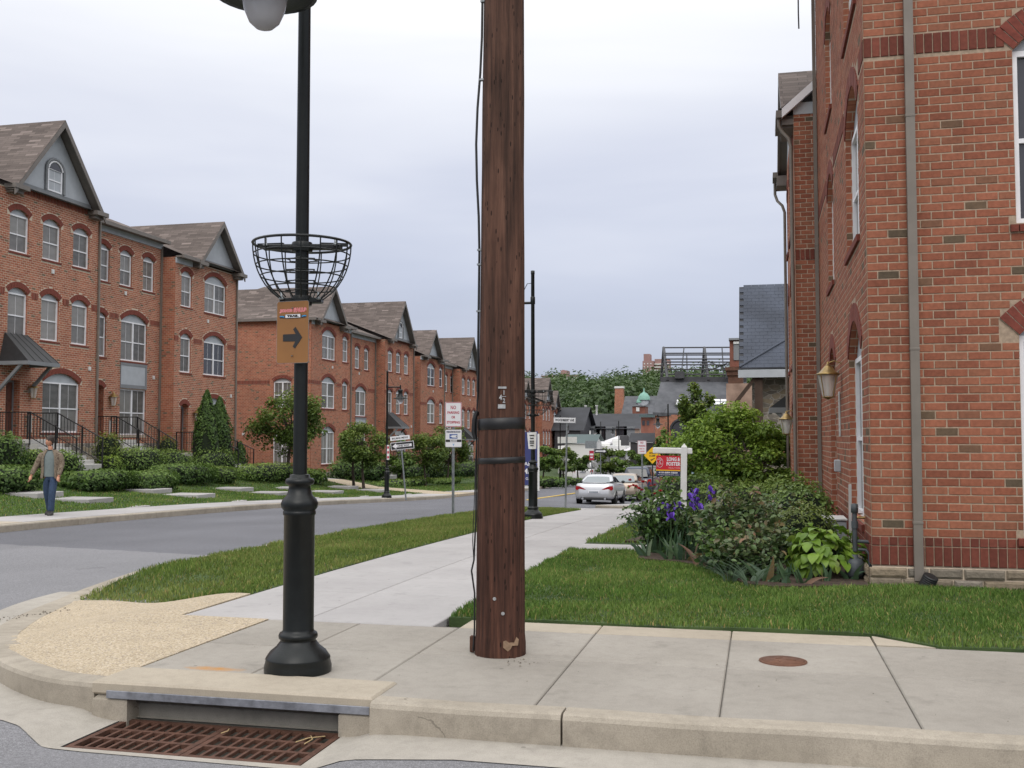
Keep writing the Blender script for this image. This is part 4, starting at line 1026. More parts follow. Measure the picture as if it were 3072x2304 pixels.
def canopy(parent, y0, y1, z, d=1.15, h=1.0):
    mb = MB(); a = .25
    mb.add([(.02,y0+a,z+h),(.02,y1-a,z+h),(d,y1,z),(d,y0,z),(.02,y0,z),(.02,y1,z)], [(0,1,2,3),(0,3,4),(1,5,2)])
    cn = mb.build('canopy', 'canopy_metal', parent)
    mb = MB()
    for k in range(5): t = k/4; mb.tube([(.02,y0+a+(y1-y0-2*a)*t,z+h+.01),(d,y0+(y1-y0)*t,z+.01)], .014, 4)
    mb.build('seam', 'canopy_metal', cn)
    mb = MB(); mb.box2((.02,y0-.02,z-.13),(d+.03,y0+.08,z)); mb.box2((.02,y1-.08,z-.13),(d+.03,y1+.02,z)); mb.box2((d-.06,y0+.08,z-.13),(d+.03,y1-.08,z))
    for y in (y0+.06, y1-.06): mb.box((.42,y,z-.55),(1.25,.09,.10), M=Matrix.Rotation(R(-45),3,'Y'))
    mb.build('canopy_bracket', 'grey_trim', parent)
def vent(parent, x, y, z): MB().bbox((x,y-.06,z-.08),(x+.05,y+.06,z+.08), .01).build('vent_box', 'plastic_white', parent)
def townhouse(y0, W, f, kind, label, mirror=False, bay=0.0, side=False, prefix='brick_town_house', detail=2, base_drop=.9, bricks=False):
    """kind G: full gable, R: recessed with plain eave, H: half gable.  bay = how far forward the front stands of x=-25"""
    h = empty(prefix, (-25+bay, y0, f), 0, label, 'house', 'brick town houses across the street')
    my = (lambda a, b: (W-b, W-a)) if mirror else (lambda a, b: (a, b))
    O = []      # (a,b,sill,height,rise,kind)
    if kind == 'G':
        for a in (.55,2.25,3.95): O += [(*my(a,a+.98),6.40,1.30,.20,'single'), (*my(a,a+.98),3.47,1.50,.20,'single')]
        O += [(*my(2.42,4.52),.15,1.83,.34,'double')]; dr_ = my(.55,1.25)
    elif kind == 'R':
        for a in (.78,2.35,4.0): O += [(*my(a,a+.86),6.32,1.32,.18,'single')]
        O += [(*my(.78,1.5),3.25,1.62,.16,'single'), (*my(2.5,4.4),3.2,1.66,.32,'double')]; dr_ = my(.80,1.42)
        O += [(*my(2.5,4.4),.1,1.92,.0,'double')]
    else:
        O += [(*my(.5,1.4),6.45,1.42,.2,'single'), (*my(2.5,4.5),6.42,1.42,.36,'double'), (*my(.5,1.4),3.5,1.55,.2,'single'), (*my(2.5,4.5),3.5,1.55,.34,'double'), (*my(2.5,4.5),.2,1.9,.34,'double')]; dr_ = my(.6,1.25)
    EV = 8.65; top = EV-.08
    apex = {'G': (W/2, 2.25, EV+.15, 11.45), 'H': ((W-3.5) if mirror else 3.5, 1.85, EV+.10, EV+2.05)}.get(kind)
    holes = [arch_pts(a,b,s,s+hh,r) for a,b,s,hh,r,k in O] + [arch_pts(dr_[0],dr_[1],-.08,1.95,.0 if kind == 'G' else .16)]
    if bricks:
        wall('front_wall', [(0,-.25),(W,-.25),(W,top),(0,top)], holes, 'mortar', h, x=-.0028, depth=.3, reveal='brick_wall')
        ops = [(a,b,s,s+hh,r,.2) for a,b,s,hh,r,k in O] + [(dr_[0],dr_[1],-.08,1.95,0 if kind == 'G' else .16,.2)]
        brick_mass(brick_layout(.0, W, -.25, top, ops), h, wob=.0012)
    else:
        wall('front_wall', [(0,-.25),(W,-.25),(W,top),(0,top)], holes, 'brick_wall', h, depth=.3)
    for a,b,s,hh,r,k in O:
        w_ = win(h, a, b, s, hh, r, k, muntin=detail > 1, rings=.2, sill=(hh != 1.92), glass='screened_glass' if random.random() < .93 else 'clear_glass')
    place('door', door_template(dr_[1]-dr_[0], 2.03, .0 if kind == 'G' else .16), h, Vector((0,(dr_[0]+dr_[1])/2,-.08)))
    if kind == 'R':
        a, b = my(2.5,4.4)
        mb = MB(); mb.box2((-.10,a,2.05),(.006,b,3.18)); mb.build('spandrel_panel', 'grey_panel', h); mb = MB()
        for z0, z1 in ((2.05,2.2),(3.0,3.18)): mb.box2((.007,a,z0),(.022,b,z1))
        mb.box2((.007,b-.12,2.2),(.022,b,3.0)); mb.box2((.007,a,2.2),(.022,a+.03,3.0)); mb.build('spandrel_trim', 'grey_trim', h)
    # soldier band between the first-floor heads
    spans = sorted([(a-.2,b+.2) for a,b,s,hh,r,k in O if 3 < s < 4]); u = 0.0; mb = MB()
    for a, b in spans+[(W,W)]:
        if a-u > .06: MB().box2((-.02,u,4.86),(.012,a,5.09)).build('soldier_band', 'brick_soldier', h)
        u = max(u, b)
    MB().box2((-.05,0,-.26),(.018,W,.0-.10)).build('base_course', 'brick_soldier', h) if False else None
    mb = MB(); mb.box2((-.3,0,-.25-base_drop),(.045,W,-.25)); mb.build('stone_base', 'fieldstone', h)
    # side and rear walls
    mb = MB(); B = 9.5
    mb.add([(-.013,0,-.25-base_drop),(-B,0,-.25-base_drop),(-B,0,top),(-.013,0,top)], [(0,1,2,3)]); mb.add([(-.013,W,-.25-base_drop),(-.013,W,top),(-B,W,top),(-B,W,-.25-base_drop)], [(0,1,2,3)]); mb.add([(-B,0,-.25-base_drop),(-B,W,-.25-base_drop),(-B,W,top),(-B,0,top)], [(0,1,2,3)])
    if not side: mb.build('side_wall', 'brick_wall', h)
    else:
        mb.v = []; mb.f = []; mb.mi = []; mb.sm = []
        mb.add([(-.013,W,-1.2),(-.013,W,top),(-B,W,top),(-B,W,-1.2)], [(0,1,2,3)]); mb.build('rear_wall', 'brick_wall', h)
        SW = [(-2.35,-1.25,3.5,5.0,.2),(-2.35,-1.25,.2,1.9,.2)]
        wall('side_wall', [(-B,-.25),(-.013,-.25),(-.013,top),(-B,top)], [arch_pts(*o) for o in SW], 'brick_wall', h, rot=R(-90))
        for o in SW: win(h, o[0], o[1], o[2], o[3]-o[2], o[4], 'double', rot=R(-90))
        MB().box2((-B,-.012,4.86),(-2.6,.02,5.09)).build('soldier_band', 'brick_soldier', h); MB().box2((-1.0,-.012,4.86),(-.03,.02,5.09)).build('soldier_band', 'brick_soldier', h)
        MB().box2((-B,-.045,-.25-base_drop),(-.31,.1,-.25)).build('stone_base', 'fieldstone', h)
        for a in (-4.2,-3.2): MB().bbox((a-.08,-.05,1.9),(a+.08,.0,2.05), .01).build('vent_box', 'plastic_white', h)
        downspout(h, -.45, -.05, -.9, EV-.1, w=.07)
    # roofs
    if kind == 'R': eave(h, 0, W, EV)
    elif kind == 'G':
        gable_roof(h, apex[0], apex[1], apex[2], apex[3], 9)
        mb = MB(); slope(mb, [(.3,0,EV),(.3,W,EV),(-5.2,W,EV+2.15),(-5.2,0,EV+2.15)]); mb.build('roof', 'shingles', h)
        gw_ = window_template(.78, .85, .0, 'single', 'clear_glass', False, False)
        g = place('gable_window', gw_, h, (.11, apex[0], apex[2]+.12))
        P = arch_pts(-.39,.39,.80,.82,.30,8); mb = MB(); q = [(y, z) for y, z in P[1:]]; n = len(q)
        mb.add([(-.07,y,z) for y,z in q]+[(-.09,y,z) for y,z in q], [tuple(range(n))]); mb.build('arched_light', 'clear_glass', g)
        mb = MB(); arc = P[2:]; mb.tube([(-.06,y,z) for y,z in arc], .035, 6); mb.build('arched_frame', 'white_vinyl', g)
        mb = MB(); mb.tube([(-.06,-.5,0)]+[(-.06,-.5,.75)]+[(-.06,.5*math.sin(R(a)),.78+.42*math.cos(R(a))) for a in range(-80,81,20)]+[(-.06,.5,.75),(-.06,.5,0)], .06, 4); mb.build('window_trim', 'grey_trim', g)
        if not mirror: canopy(h, .15, 1.75, 2.55)
        else: canopy(h, W-1.75, W-.15, 2.55)
        mb = MB(); mb.box2((.0,apex[0]-apex[1]+.25,EV-.14),(.014,apex[0]+apex[1]-.25,EV+.05)); mb.build('soldier_band', 'brick_soldier', h)
    else:
        gable_roof(h, *apex, 6)
        a, b = (0, W-3.5-1.85-.3) if mirror else (0, 3.5-1.85-.3)
        for s_, e_ in (((apex[0]+2.15), W), (0, apex[0]-2.15)):
            if e_-s_ > .1: eave(h, s_, e_, EV, roof=False)
        mb = MB()
        if side: slope(mb, [(.38,-.3,EV),(.38,W,EV),(-5.2,W,EV+2.6),(-5.2,4.4,EV+2.6)]); slope(mb, [(.38,-.3,EV),(-5.2,4.4,EV+2.6),(-9.8,-.3,EV)])
        else: slope(mb, [(.38,0,EV),(.38,W,EV),(-5.2,W,EV+2.3),(-5.2,0,EV+2.3)])
        mb.build('roof', 'shingles', h)
        if side: MB().box2((-9.8,-.32,EV-.14),(.38,-.2,EV+.02)).build('gutter', 'taupe_trim', h); MB().box2((-9.8,-.2,EV-.1),(.0,.0,EV-.04)).build('soffit', 'taupe_trim', h)
    if detail:
        downspout(h, .05, W-.1 if not mirror else W-.12, -.2, EV-.25, w=.07, d=.07)
        vent(h, 0, W*.5, 6.0); vent(h, 0, W-.55, 2.6)
    return h
LH = []
LH.append(townhouse(24.4, 5.6, 1.45, 'R', 'plain-eaved red brick town house cut by the left picture edge', bay=-.7))
LH.append(townhouse(30.0, 5.6, 1.45, 'G', 'nearest tall gabled red brick town house with black door canopy, far left', bricks=True))
LH.append(townhouse(35.6, 5.45, 1.42, 'R', 'recessed red brick town house between the two gables at left', bay=-.7, bricks=True))
LH.append(townhouse(41.0, 5.6, .82, 'H', 'red brick town house with small gable ending the near row at left', bricks=True))
RB = [(55.4,6.0,-.38,'H',True,0,True,'end house of the farther brick row with tall blank side wall'),
      (61.4,6.1,-.40,'R',False,-.7,False,'recessed brick house second in the farther row'),
      (67.5,6.1,-.42,'G',False,0,False,'tall gabled brick house with black canopy behind the left street lamp'),
      (75.2,6.2,-1.0,'H',True,0,False,'small-gabled brick house fourth in the farther row'),
      (81.4,4.6,-1.1,'R',False,-.7,False,'recessed brick house above the no parking sign'),
      (86.0,6.1,-1.3,'G',False,0,False,'last tall gabled brick house left of the utility pole')]
for y0, W_, f, kd, mr, by, sd_, lb in RB: LH.append(townhouse(y0, W_, f, kd, lb, mirror=mr, bay=by, side=sd_, detail=1, base_drop=.6))
for y0, W_, f, kd, mr, by, lb in [(109,5.8,-3.0,'H',True,0,'distant brick house just right of the utility pole'),(114.8,5.8,-3.0,'R',False,-.7,'distant recessed brick house behind the second street lamp'),(120.6,5.8,-3.0,'G',False,0,'distant tall gabled brick house beyond the hanging basket'),(126.4,5.8,-3.6,'H',True,0,'farthest brick house of the left rows, beside the dark roofs')]:
    LH.append(townhouse(y0, W_, f, kd, lb, mirror=mr, bay=by, detail=0, base_drop=.6))
# return wall between the sixth and seventh houses
# ------------------------------------------------------------------ lanterns and number boards by the doors
for i, (y, z, x) in enumerate([(31.75,2.85,-24.85),(37.45,2.75,-25.55),(42.75,2.2,-24.85)]):
    wh = ('first', 'second', 'third')[i]
    lantern((x, y, z+.15), 'brass lantern beside the door of the %s left town house' % ('gabled', 'recessed', 'row-end')[i], 0, 1.1, 'door lanterns across the street')
    nb = empty('number_board', (x-.13, y, z-.95), 0, 'white vertical number board by the door of the %s left house' % ('gabled', 'recessed', 'row-end')[i], 'number board', 'house number boards'); MB().bbox((-.02,-.07,-.3),(.03,.07,.3), .005).build('board', 'plastic_white', nb)
    for q, ch in enumerate('3'+'0246'[i]+'1'+'5'):
        o = link('numeral', text_mesh(ch, .1), 'black_metal', nb); o.location = (.033, 0, .22-.145*q); o.rotation_euler = (R(90),0,R(90))

# ------------------------------------------------------------------ stoops: porch, steps, railings
concrete('step_concrete', (.42,.41,.39), (.50,.49,.465), .3)
bal_me = None
def stoop(y, f, label, zb, W=1.5, x0=-25.0, detail=True):
    global bal_me
    s = empty('entrance_stoop', (x0, y, 0), 0, label, 'steps', 'entrance stoops')
    zp = f-.1; px = 1.25; n = 6; run = 1.8; rise = (zp-zb)/(n+1)
    MB().bbox((.03,-W/2,zp-.14),(px,W/2,zp), .015).build('landing', 'step_concrete', s)
    MB().box2((.03,-W/2+.03,zb-.8),(px-.04,W/2-.03,zp-.14)).build('landing_wall', 'grey_stone', s)
    for k in range(n):
        z1 = zp-rise*(k+1); MB().bbox((px+run*k/n-.02,-W/2+.08,z1-.6),(px+run*(k+1)/n,W/2-.08,z1), .012).build('step', 'step_concrete', s)
    rl = MB(); H = .92
    for sy in (-1, 1):
        y_ = sy*(W/2-.05)
        rl.tube([(.05,y_,zp+H),(px,y_,zp+H),(px+run,y_,zb+rise+H-.05)], .022, 6); rl.tube([(.05,y_,zp+.09),(px,y_,zp+.09),(px+run,y_,zb+rise+.06)], .015, 6)
        for px_, z_ in ((.06,zp),(px,zp),(px+run*.55,zp-(zp-zb-rise)*.55),(px+run,zb+rise-.05)): rl.box((px_,y_,z_+H/2-.06),(.04,.04,H+.16))
    rl.build('railing', 'black_metal', s)
    if bal_me is None: bal_me = MB().box((0,0,.41),(.014,.014,.82)).build('b', 'black_metal').data; bpy.data.objects.remove(bpy.data.objects['b'])
    for sy in (-1, 1):
        y_ = sy*(W/2-.05)
        for k in range(1, 24):
            t = .06+(px+run-.1)*k/24; z_ = zp+.09 if t < px else zp+.09-(t-px)/run*(zp-zb-rise+.03)
            b = bpy.data.objects.new('baluster', bal_me); COL.objects.link(b); b.parent = s; b.location = (t, y_, z_)
    return s
stoop(30.9, 1.45, 'stone stoop with black railings before the nearest gabled town house', .38)
stoop(36.75, 1.42, 'stoop with black railings before the recessed town house at left', .25, x0=-25.7)
stoop(41.9, .82, 'stoop with black railings behind the tall evergreen at left', -.1)
stoop(25.3, 1.45, 'stoop with railings cut by the left picture edge', .5, x0=-25.7)
stoop(60.8, -.38, 'pale stoop of the end house in the farther row', -1.0); stoop(68.5, -.42, 'pale stoop of the gabled house behind the street lamp', -1.15); stoop(80.8, -1.0, 'distant stoop by the small-gabled house', -1.6); stoop(87, -1.3, 'distant stoop of the last tall gabled house', -1.9)
# entry walks with single steps set into the sloping lawn
def lead_walk(y, zs_end, label):
    s = empty('lead_walk', (-16.42, y, 0), 0, label, 'path', 'concrete lead walks')
    z0 = zs(-16.4, y)
    for a, b, z in ((0,-.8,z0+.015),(-1.15,-2.45,z0+.225),(-2.75,-4.05,z0+.37)):
        MB().bbox((a-.004,-.55,z-.5),(b+.004,.55,z), .012).build('landing', 'concrete_pale', s)
    return s
for y, lb in ((25.3,'stepped pale walk beside the walking man'),(30.9,'stepped pale walk to the gabled house'),(36.7,'stepped pale walk to the recessed house'),(41.9,'stepped pale walk to the row-end house'),(47.6,'short stepped walk near the alley')): lead_walk(y, 0, lb+', rising through the left lawn')
# ================================================================== far buildings down the street
_f = Vector((-math.sin(YAW)*math.cos(PITCH), math.cos(YAW)*math.cos(PITCH), math.sin(PITCH))); _r = Vector((math.cos(YAW), math.sin(YAW), 0)); _u = _r.cross(_f)
def at(px, py, D): return Vector((0,0,EYE)) + (_f + _r*((px-1536)/3125) - _u*((py-1152)/3125))*D
pmat('roof_dark', (.040,.042,.048), .85, .25, .6, .2, 20)
def streaky(name, c1, c2):
    m = NT(name); n = m.noise(1.0, 5, vec=m.mapped((1.2,1.2,.12))); n2 = m.noise(.35, 4)
    c = m.ramp(n, [(.3, c1), (.7, c2)]); c = m.mix(.5, c, m.ramp(n2, [(.3,.75),(.7,1.2)]), 'MULTIPLY'); m.set(col=c, rough=.85, spec=.2)
streaky('roof_grey', (.075,.078,.086), (.125,.128,.138))
pmat('old_brick', srgb(128,82,68), .9, .3, .8, .3, 20); pmat('pale_brick', srgb(168,138,120), .9, .3, .6, .3, 14, col2=srgb(190,170,155))
pmat('white_roof', (.66,.64,.66), .8, .12, .2); pmat('green_roof', (.06,.095,.095), .6, .15, .5); pmat('steel_dark', (.05,.05,.055), .6, .2, 3)
pmat('slate_shingle', srgb(72,78,90), .8, .35, .7, .2, 60, 0, .15); pmat('timber', srgb(70,54,44), .85, .3, 3, .3, 30); pmat('copper', (.22,.42,.34), .7, .2, 3)
pmat('ruin_plaster', srgb(140,112,98), .95, .4, .9, .4, 10, col2=srgb(165,140,124)); pmat('far_white', (.7,.7,.68), .7, .1, .3); pmat('tower_brick', srgb(158,126,122), .9, .12, .1)
def B(mb, a, b): return mb.box2(a, b)
# --- stone hall with slate roof, right (a hip roof whose near slope faces the camera)
st = empty('stone_hall', (-.72, 40.5, -1.3), 0, 'old stone hall with steep blue-grey slate roof beyond the brick houses', 'building')
EZ, RZ_, RD = 5.35, 8.85, 2.6
mb = MB(); mb.box2((.45,.9,-.4),(9,9,EZ-.1)); mb.build('stone_wall', 'fieldstone', st)
mb = MB(); mb.add([(-.02,-.02,EZ-.03),(8.5,-.02,EZ-.03),(8.5,RD,RZ_-.03),(-.02,RD,RZ_-.03)], [(0,1,2,3)]); mb.add([(-.02,-.02,EZ-.03),(-.02,RD,RZ_-.03),(-.02,2*RD,EZ-.03)], [(0,1,2)]); mb.add([(-.02,2*RD,EZ-.03),(-.02,RD,RZ_-.03),(8.5,RD,RZ_-.03),(8.5,2*RD,EZ-.03)], [(0,1,2,3)]); mb.build('roof', 'roof_dark', st)
sl = math.hypot(RD, RZ_-EZ); nr = 24; an = math.atan2(RZ_-EZ, RD)
sm = MB().bbox((-.15,0,-.006),(.15,sl/nr*1.25,.012), .003).build('shingle', 'slate_shingle').data; bpy.data.objects.remove(bpy.data.objects['shingle'])
rf = [c for c in st.children if c.name.startswith('roof')][0]; cnt = 0
for r_ in range(nr):
    for k in range(12):
        x = .15+.305*k+(.15 if r_ % 2 else 0)
        if x > 3.6: continue
        o = bpy.data.objects.new('shingle', sm); COL.objects.link(o); o.parent = rf; t = r_/nr; o.location = (x, RD*t, EZ+(RZ_-EZ)*t+.012); o.rotation_euler = (an-.03, 0, 0)
mb = MB(); mb.tube([(-.0,.0,EZ+.05),(2.6,RD*.46,EZ+(RZ_-EZ)*.46+.05)], .05, 4); mb.build('hip_ridge', 'slate_shingle', st)
mb = MB(); mb.box2((-.05,-.03,EZ-.36),(8.5,.05,EZ-.06)); mb.build('fascia', 'grey_panel', st)
mb = MB(); mb.box2((.55,.15,-.4),(.85,.4,EZ-.36)); mb.box((.2,.2,EZ-.85),(.14,.14,1.3), M=Matrix.Rotation(R(38),3,'Y')); mb.build('timber_post', 'timber', st)
mb = MB(); mb.box2((1.0,.80,2.05),(8,.9,2.6)); mb.build('brick_course', 'brick_wall', st)
# --- ruined wall and brick turret behind it
rw = empty('ruined_wall', at(2232,1400,52), 0, 'weathered pink plastered wall left of the stone hall', 'wall'); b0 = rw.location
mb = MB(); p0, p1 = at(2178,1150,52), at(2282,1400,52); mb.box2((p0.x-b0.x,-.2,-2),(p1.x-b0.x,.3,p0.z-b0.z)); mb.build('plaster_wall', 'ruin_plaster', rw)
bt = empty('brick_turret', at(2205,1240,78), 0, 'brick turret with corbelled top and boarded opening behind the slate roof', 'tower'); b0 = bt.location
def bar(mb, pa, pb, D, d0, d1, o):
    a, b = at(*pa, D)-o, at(*pb, D)-o; mb.box2((a.x,d0,b.z),(b.x,d1,a.z)); return mb
bar(MB(), (2188,1018), (2240,1100), 78, 0, 3, b0).build('upper_wall', 'old_brick', bt); bar(MB(), (2200,1028), (2238,1080), 78, -.08, .0, b0).build('boarding', 'grey_trim', bt)
bar(MB(), (2186,1014), (2240,1020), 78, -.3, 3, b0).build('coping', 'grey_trim', bt); bar(MB(), (2200,1024), (2238,1031), 78, -.16, -.085, b0).build('white_board', 'far_white', bt)
mb = bar(MB(), (2176,1102), (2236,1112), 78, -.5, 3, b0); bar(mb, (2180,1112), (2232,1126), 78, -.35, 3, b0); bar(mb, (2184,1126), (2230,1240), 78, -.2, 3, b0); mb.build('corbelled_pier', pmat('sooty_brick', srgb(98,68,54), .9, .3, 2), bt)
# --- mill with grey roof, skylights, steel frame
ml = empty('brick_mill', at(2075,1400,85), 0, 'brick mill with streaked grey roof and white skylights behind the green tree', 'building'); b0 = ml.location.copy()
def P(px, py, D): return at(px, py, D)-b0
e0, e1, r0, r1 = P(1958,1237,85), P(2240,1243,85), P(1982,1146,90), P(2240,1146,90)
mb = MB(); mb.add([e0, e1, r1, r0], [(0,1,2,3)]); mb.add([e0+Vector((0,0,-.25)), e1+Vector((0,0,-.25)), e1, e0], [(0,1,2,3)]); mb.add([r0, r1, r1+Vector((0,8,-3)), r0+Vector((0,8,-3))], [(0,1,2,3)]); mb.build('roof', 'roof_grey', ml)
mb = MB(); mb.add([r0+Vector((0,.01,.0)), r1+Vector((0,.01,.0)), r1+Vector((0,.01,.45)), r0+Vector((0,.01,.45))], [(0,1,2,3)]); mb.box2((r0.x+5.5,r0.y,r0.z+.3),(r0.x+8,r0.y+.6,r0.z+1.0)); mb.box2((r0.x+1.2,r0.y,r0.z+.3),(r0.x+2.0,r0.y+.6,r0.z+.9)); mb.build('roof_curb', 'steel_dark', ml)
wl = MB(); wl.box2((e0.x+.15,e0.y+.35,-1.2),(e1.x,e0.y+6,e0.z-.2)); wl.build('brick_wall', 'brick_wall', ml)
for px in (2045,2110,2170):
    c = P(px,1300,85); mb = MB(); Q = arch_pts(-.85,.85,-1.0,.3,.8); mb.add([(c.x+u, e0.y+.33, c.z+v) for u,v in Q], [tuple(range(len(Q)))]); w_ = mb.build('window', 'clear_glass', ml)
    mb = MB(); mb.tube([(c.x+u,e0.y+.31,c.z+v) for u,v in Q[2:]], .12, 4); mb.build('arch', 'roof_dark', w_)
up = (r0-e0); 
for x0_, x1_ in ((2029,2068),(2141,2183)):
    a, b = P(x0_,1217,86.1), P(x1_,1217,86.1); tt = up.normalized(); H = 1.02; nrm = Vector((0,-tt.z,tt.y))
    fr = MB(); w_ = b.x-a.x; base = Vector((a.x, e0.y+(a.z-e0.z)*(up.y/up.z), a.z))+nrm*.05; T2 = Vector((0,tt.y,tt.z))
    def Q(u, v, n=0): return base+Vector((u,0,0))+T2*v+nrm*n
    for (u0,u1,v0,v1) in ((0,w_,-.06,0),(0,w_,H,H+.06),(-.06,0,-.06,H+.06),(w_,w_+.06,-.06,H+.06),(w_/2-.03,w_/2+.03,0,H),(0,w_,H/2-.03,H/2+.03)):
        fr.add([Q(u0,v0,.04),Q(u1,v0,.04),Q(u1,v1,.04),Q(u0,v1,.04),Q(u0,v0,-.04),Q(u1,v0,-.04),Q(u1,v1,-.04),Q(u0,v1,-.04)], [(0,1,2,3),(0,4,5,1),(1,5,6,2),(2,6,7,3),(3,7,4,0)])
    s_ = fr.build('skylight', 'steel_dark', ml)
    for i in (0,1):
        for j in (0,1):
            mb = MB(); mb.add([Q(w_/2*i+.03,H/2*j+.03,.01),Q(w_/2*(i+1)-.03,H/2*j+.03,.01),Q(w_/2*(i+1)-.03,H/2*(j+1)-.03,.01),Q(w_/2*i+.03,H/2*(j+1)-.03,.01)], [(0,1,2,3)]); mb.build('pane', 'skylight_glass' if 'skylight_glass' in MATS else pmat('skylight_glass', (.85,.86,.88), .25, .03, 2), s_)
# bare steel roof frame standing above
sf = empty('steel_roof_frame', at(2090,1145,92), 0, 'bare steel roof frame of purlins and trusses above the grey mill roof', 'frame'); b1 = sf.location.copy()
def S(px, py, D): return at(px, py, D)-b1
for i, (py, xa) in enumerate(((1043,1992),(1060,1990),(1065,1991),(1077,1996),(1086,1996),(1094,2000),(1108,2002),(1123,2004))):
    D = 95-(py-1043)/80*5; MB().tube([S(xa,py,D), S(2192,py-1+i*.3,D)], .065, 5).build('purlin', 'steel_dark', sf)
for xt in (1991,2113):
    mb = MB(); mb.tube([S(xt,1043,95), S(xt+12,1142,90)], .14, 5); mb.tube([S(xt,1043,95), S(xt-8,1142,100)], .14, 5); mb.tube([S(xt+4,1080,93), S(xt-5,1100,97)], .08, 5); mb.tube([S(xt+8,1108,91.5), S(xt-7,1125,99)], .08, 5); mb.build('truss', 'steel_dark', sf)
for a, b in (((2052,1043),(2044,1123)),((2060,1060),(2062,1140)),((2166,1043),(2172,1142)),((2126,1085),(2192,1112)),((2126,1112),(2192,1085))): MB().tube([S(*a,93),S(*b,91)], .05, 4).build('brace', 'steel_dark', sf)
# --- chimney, long dark-roofed mill, cupola building
ch = empty('brick_chimney', at(1859,1262,170), 0, 'square brick factory chimney with pale cap against the wooded hill', 'chimney'); mb = MB(); w0, w1 = .78, .66; zt = at(1859,1165,170).z-ch.location.z
mb.add([(-w0,-w0,0),(w0,-w0,0),(w0,w0,0),(-w0,w0,0),(-w1,-w1,zt),(w1,-w1,zt),(w1,w1,zt),(-w1,w1,zt)], [(0,1,5,4),(1,2,6,5),(2,3,7,6),(3,0,4,7),(4,5,6,7)]); mb.build('stack', 'brick_wall', ch); MB().box2((-.74,-.74,zt),(.74,.74,zt+.32)).build('cap', 'far_white', ch)
def gable_block(name, label, pl, pr, py_ridge, py_eave, py_base, D, depth, roofm, wallm, group=None, over=.5, cat='building'):
    o = empty(name, at((pl+pr)/2, py_base, D), 0, label, cat, group); b = o.location.copy(); a0, a1 = at(pl,py_eave,D)-b, at(pr,py_eave,D)-b; zr_ = (at(pl,py_ridge,D+depth*.5)-b).z
    mb = MB(); mb.add([(a0.x-over,-over*.6,a0.z-.15),(a1.x+over,-over*.6,a1.z-.15),(a1.x+over,depth/2,zr_),(a0.x-over,depth/2,zr_),(a0.x-over,depth+over,a0.z),(a1.x+over,depth+over,a1.z)], [(0,1,2,3),(3,2,5,4)]); mb.build('roof', roofm, o)
    mb = MB(); mb.box2((a0.x,0,-4),(a1.x,depth,a0.z-.2)); mb.add([(a0.x,0,a0.z-.2),(a0.x,depth,a0.z-.2),(a0.x,depth/2,zr_-.1)], [(0,1,2)]); mb.add([(a1.x,0,a0.z-.2),(a1.x,depth,a0.z-.2),(a1.x,depth/2,zr_-.1)], [(0,2,1)]); mb.build('wall', wallm, o)
    return o, a0, a1
lm, a0, a1 = gable_block('long_mill', 'long low mill with black roof below the wooded hill', 1700, 1920, 1241, 1283, 1335, 135, 12, 'roof_dark', 'pale_brick')
for k, px in enumerate((1782,1800,1830,1866,1890)):
    c = at(px,1300,134.9)-lm.location; MB().box2((c.x-.7,-.06,c.z-.9),(c.x+.7,.0,c.z+.9)).build('window', 'clear_glass' if k % 2 else 'grey_trim', lm)
for px in (1757,1790,1748): c = at(px,1240 if px != 1748 else 1268,141)-lm.location; MB().lathe([(.14,-.6),(.14,.9),(.2,.95),(.2,1.1)], 8, (c.x,c.y,c.z)).build('roof_vent', 'far_white', lm)
gable_block('dark_gable_mill', 'dark-roofed gabled mill end beside the last brick houses', 1662, 1742, 1222, 1288, 1340, 128, 10, 'roof_dark', 'steel_dark')
cb, a0, a1 = gable_block('cupola_building', 'grey-roofed building with green copper cupolas beside the chimney', 1872, 1962, 1188, 1240, 1280, 160, 10, 'roof_grey', 'old_brick')
for px, py, s in ((1932,1200,1.0),(1920,1208,.6)):
    c = at(px,py,163)-cb.location; q = MB(); q.lathe([(.75*s,-1.6*s),(.75*s,.0)], 8, c); q.build('cupola_drum', 'grey_panel', cb); q = MB(); q.lathe([(.95*s,0),(.9*s,.5*s),(.55*s,1.0*s),(.12*s,1.25*s),(.05*s,1.9*s)], 12, c); q.build('cupola_dome', 'copper', cb)
mb = bar(MB(), (1896,1218), (1936,1262), 150, 0, 4, at(1915,1300,150)); bd = empty('brick_stair_block', at(1915,1300,150), 0, 'small flat-topped brick block before the cupola building', 'building'); mb.build('wall', 'old_brick', bd); q = bar(MB(), (1908,1222), (1918,1234), 150, -.1, 0, at(1915,1300,150)); q.build('window', 'far_white', bd); q = bar(MB(), (1895,1216), (1937,1219), 150, -.2, 4, at(1915,1300,150)); q.build('coping', 'grey_trim', bd)
bt2 = empty('red_brick_annex', at(1940,1330,110), 0, 'narrow red brick annex with green cornice left of the grey-roofed mill', 'building'); o_ = at(1940,1330,110)
bar(MB(), (1922,1250), (1962,1330), 110, 0, 5, o_).build('wall', 'old_brick', bt2); bar(MB(), (1918,1244), (1964,1252), 110, -.4, 5, o_).build('cornice', 'green_roof', bt2)
for px in (1930,1944): bar(MB(), (px-4,1262), (px+4,1276), 110, -.08, -.002, o_).build('window', 'clear_glass', bt2)
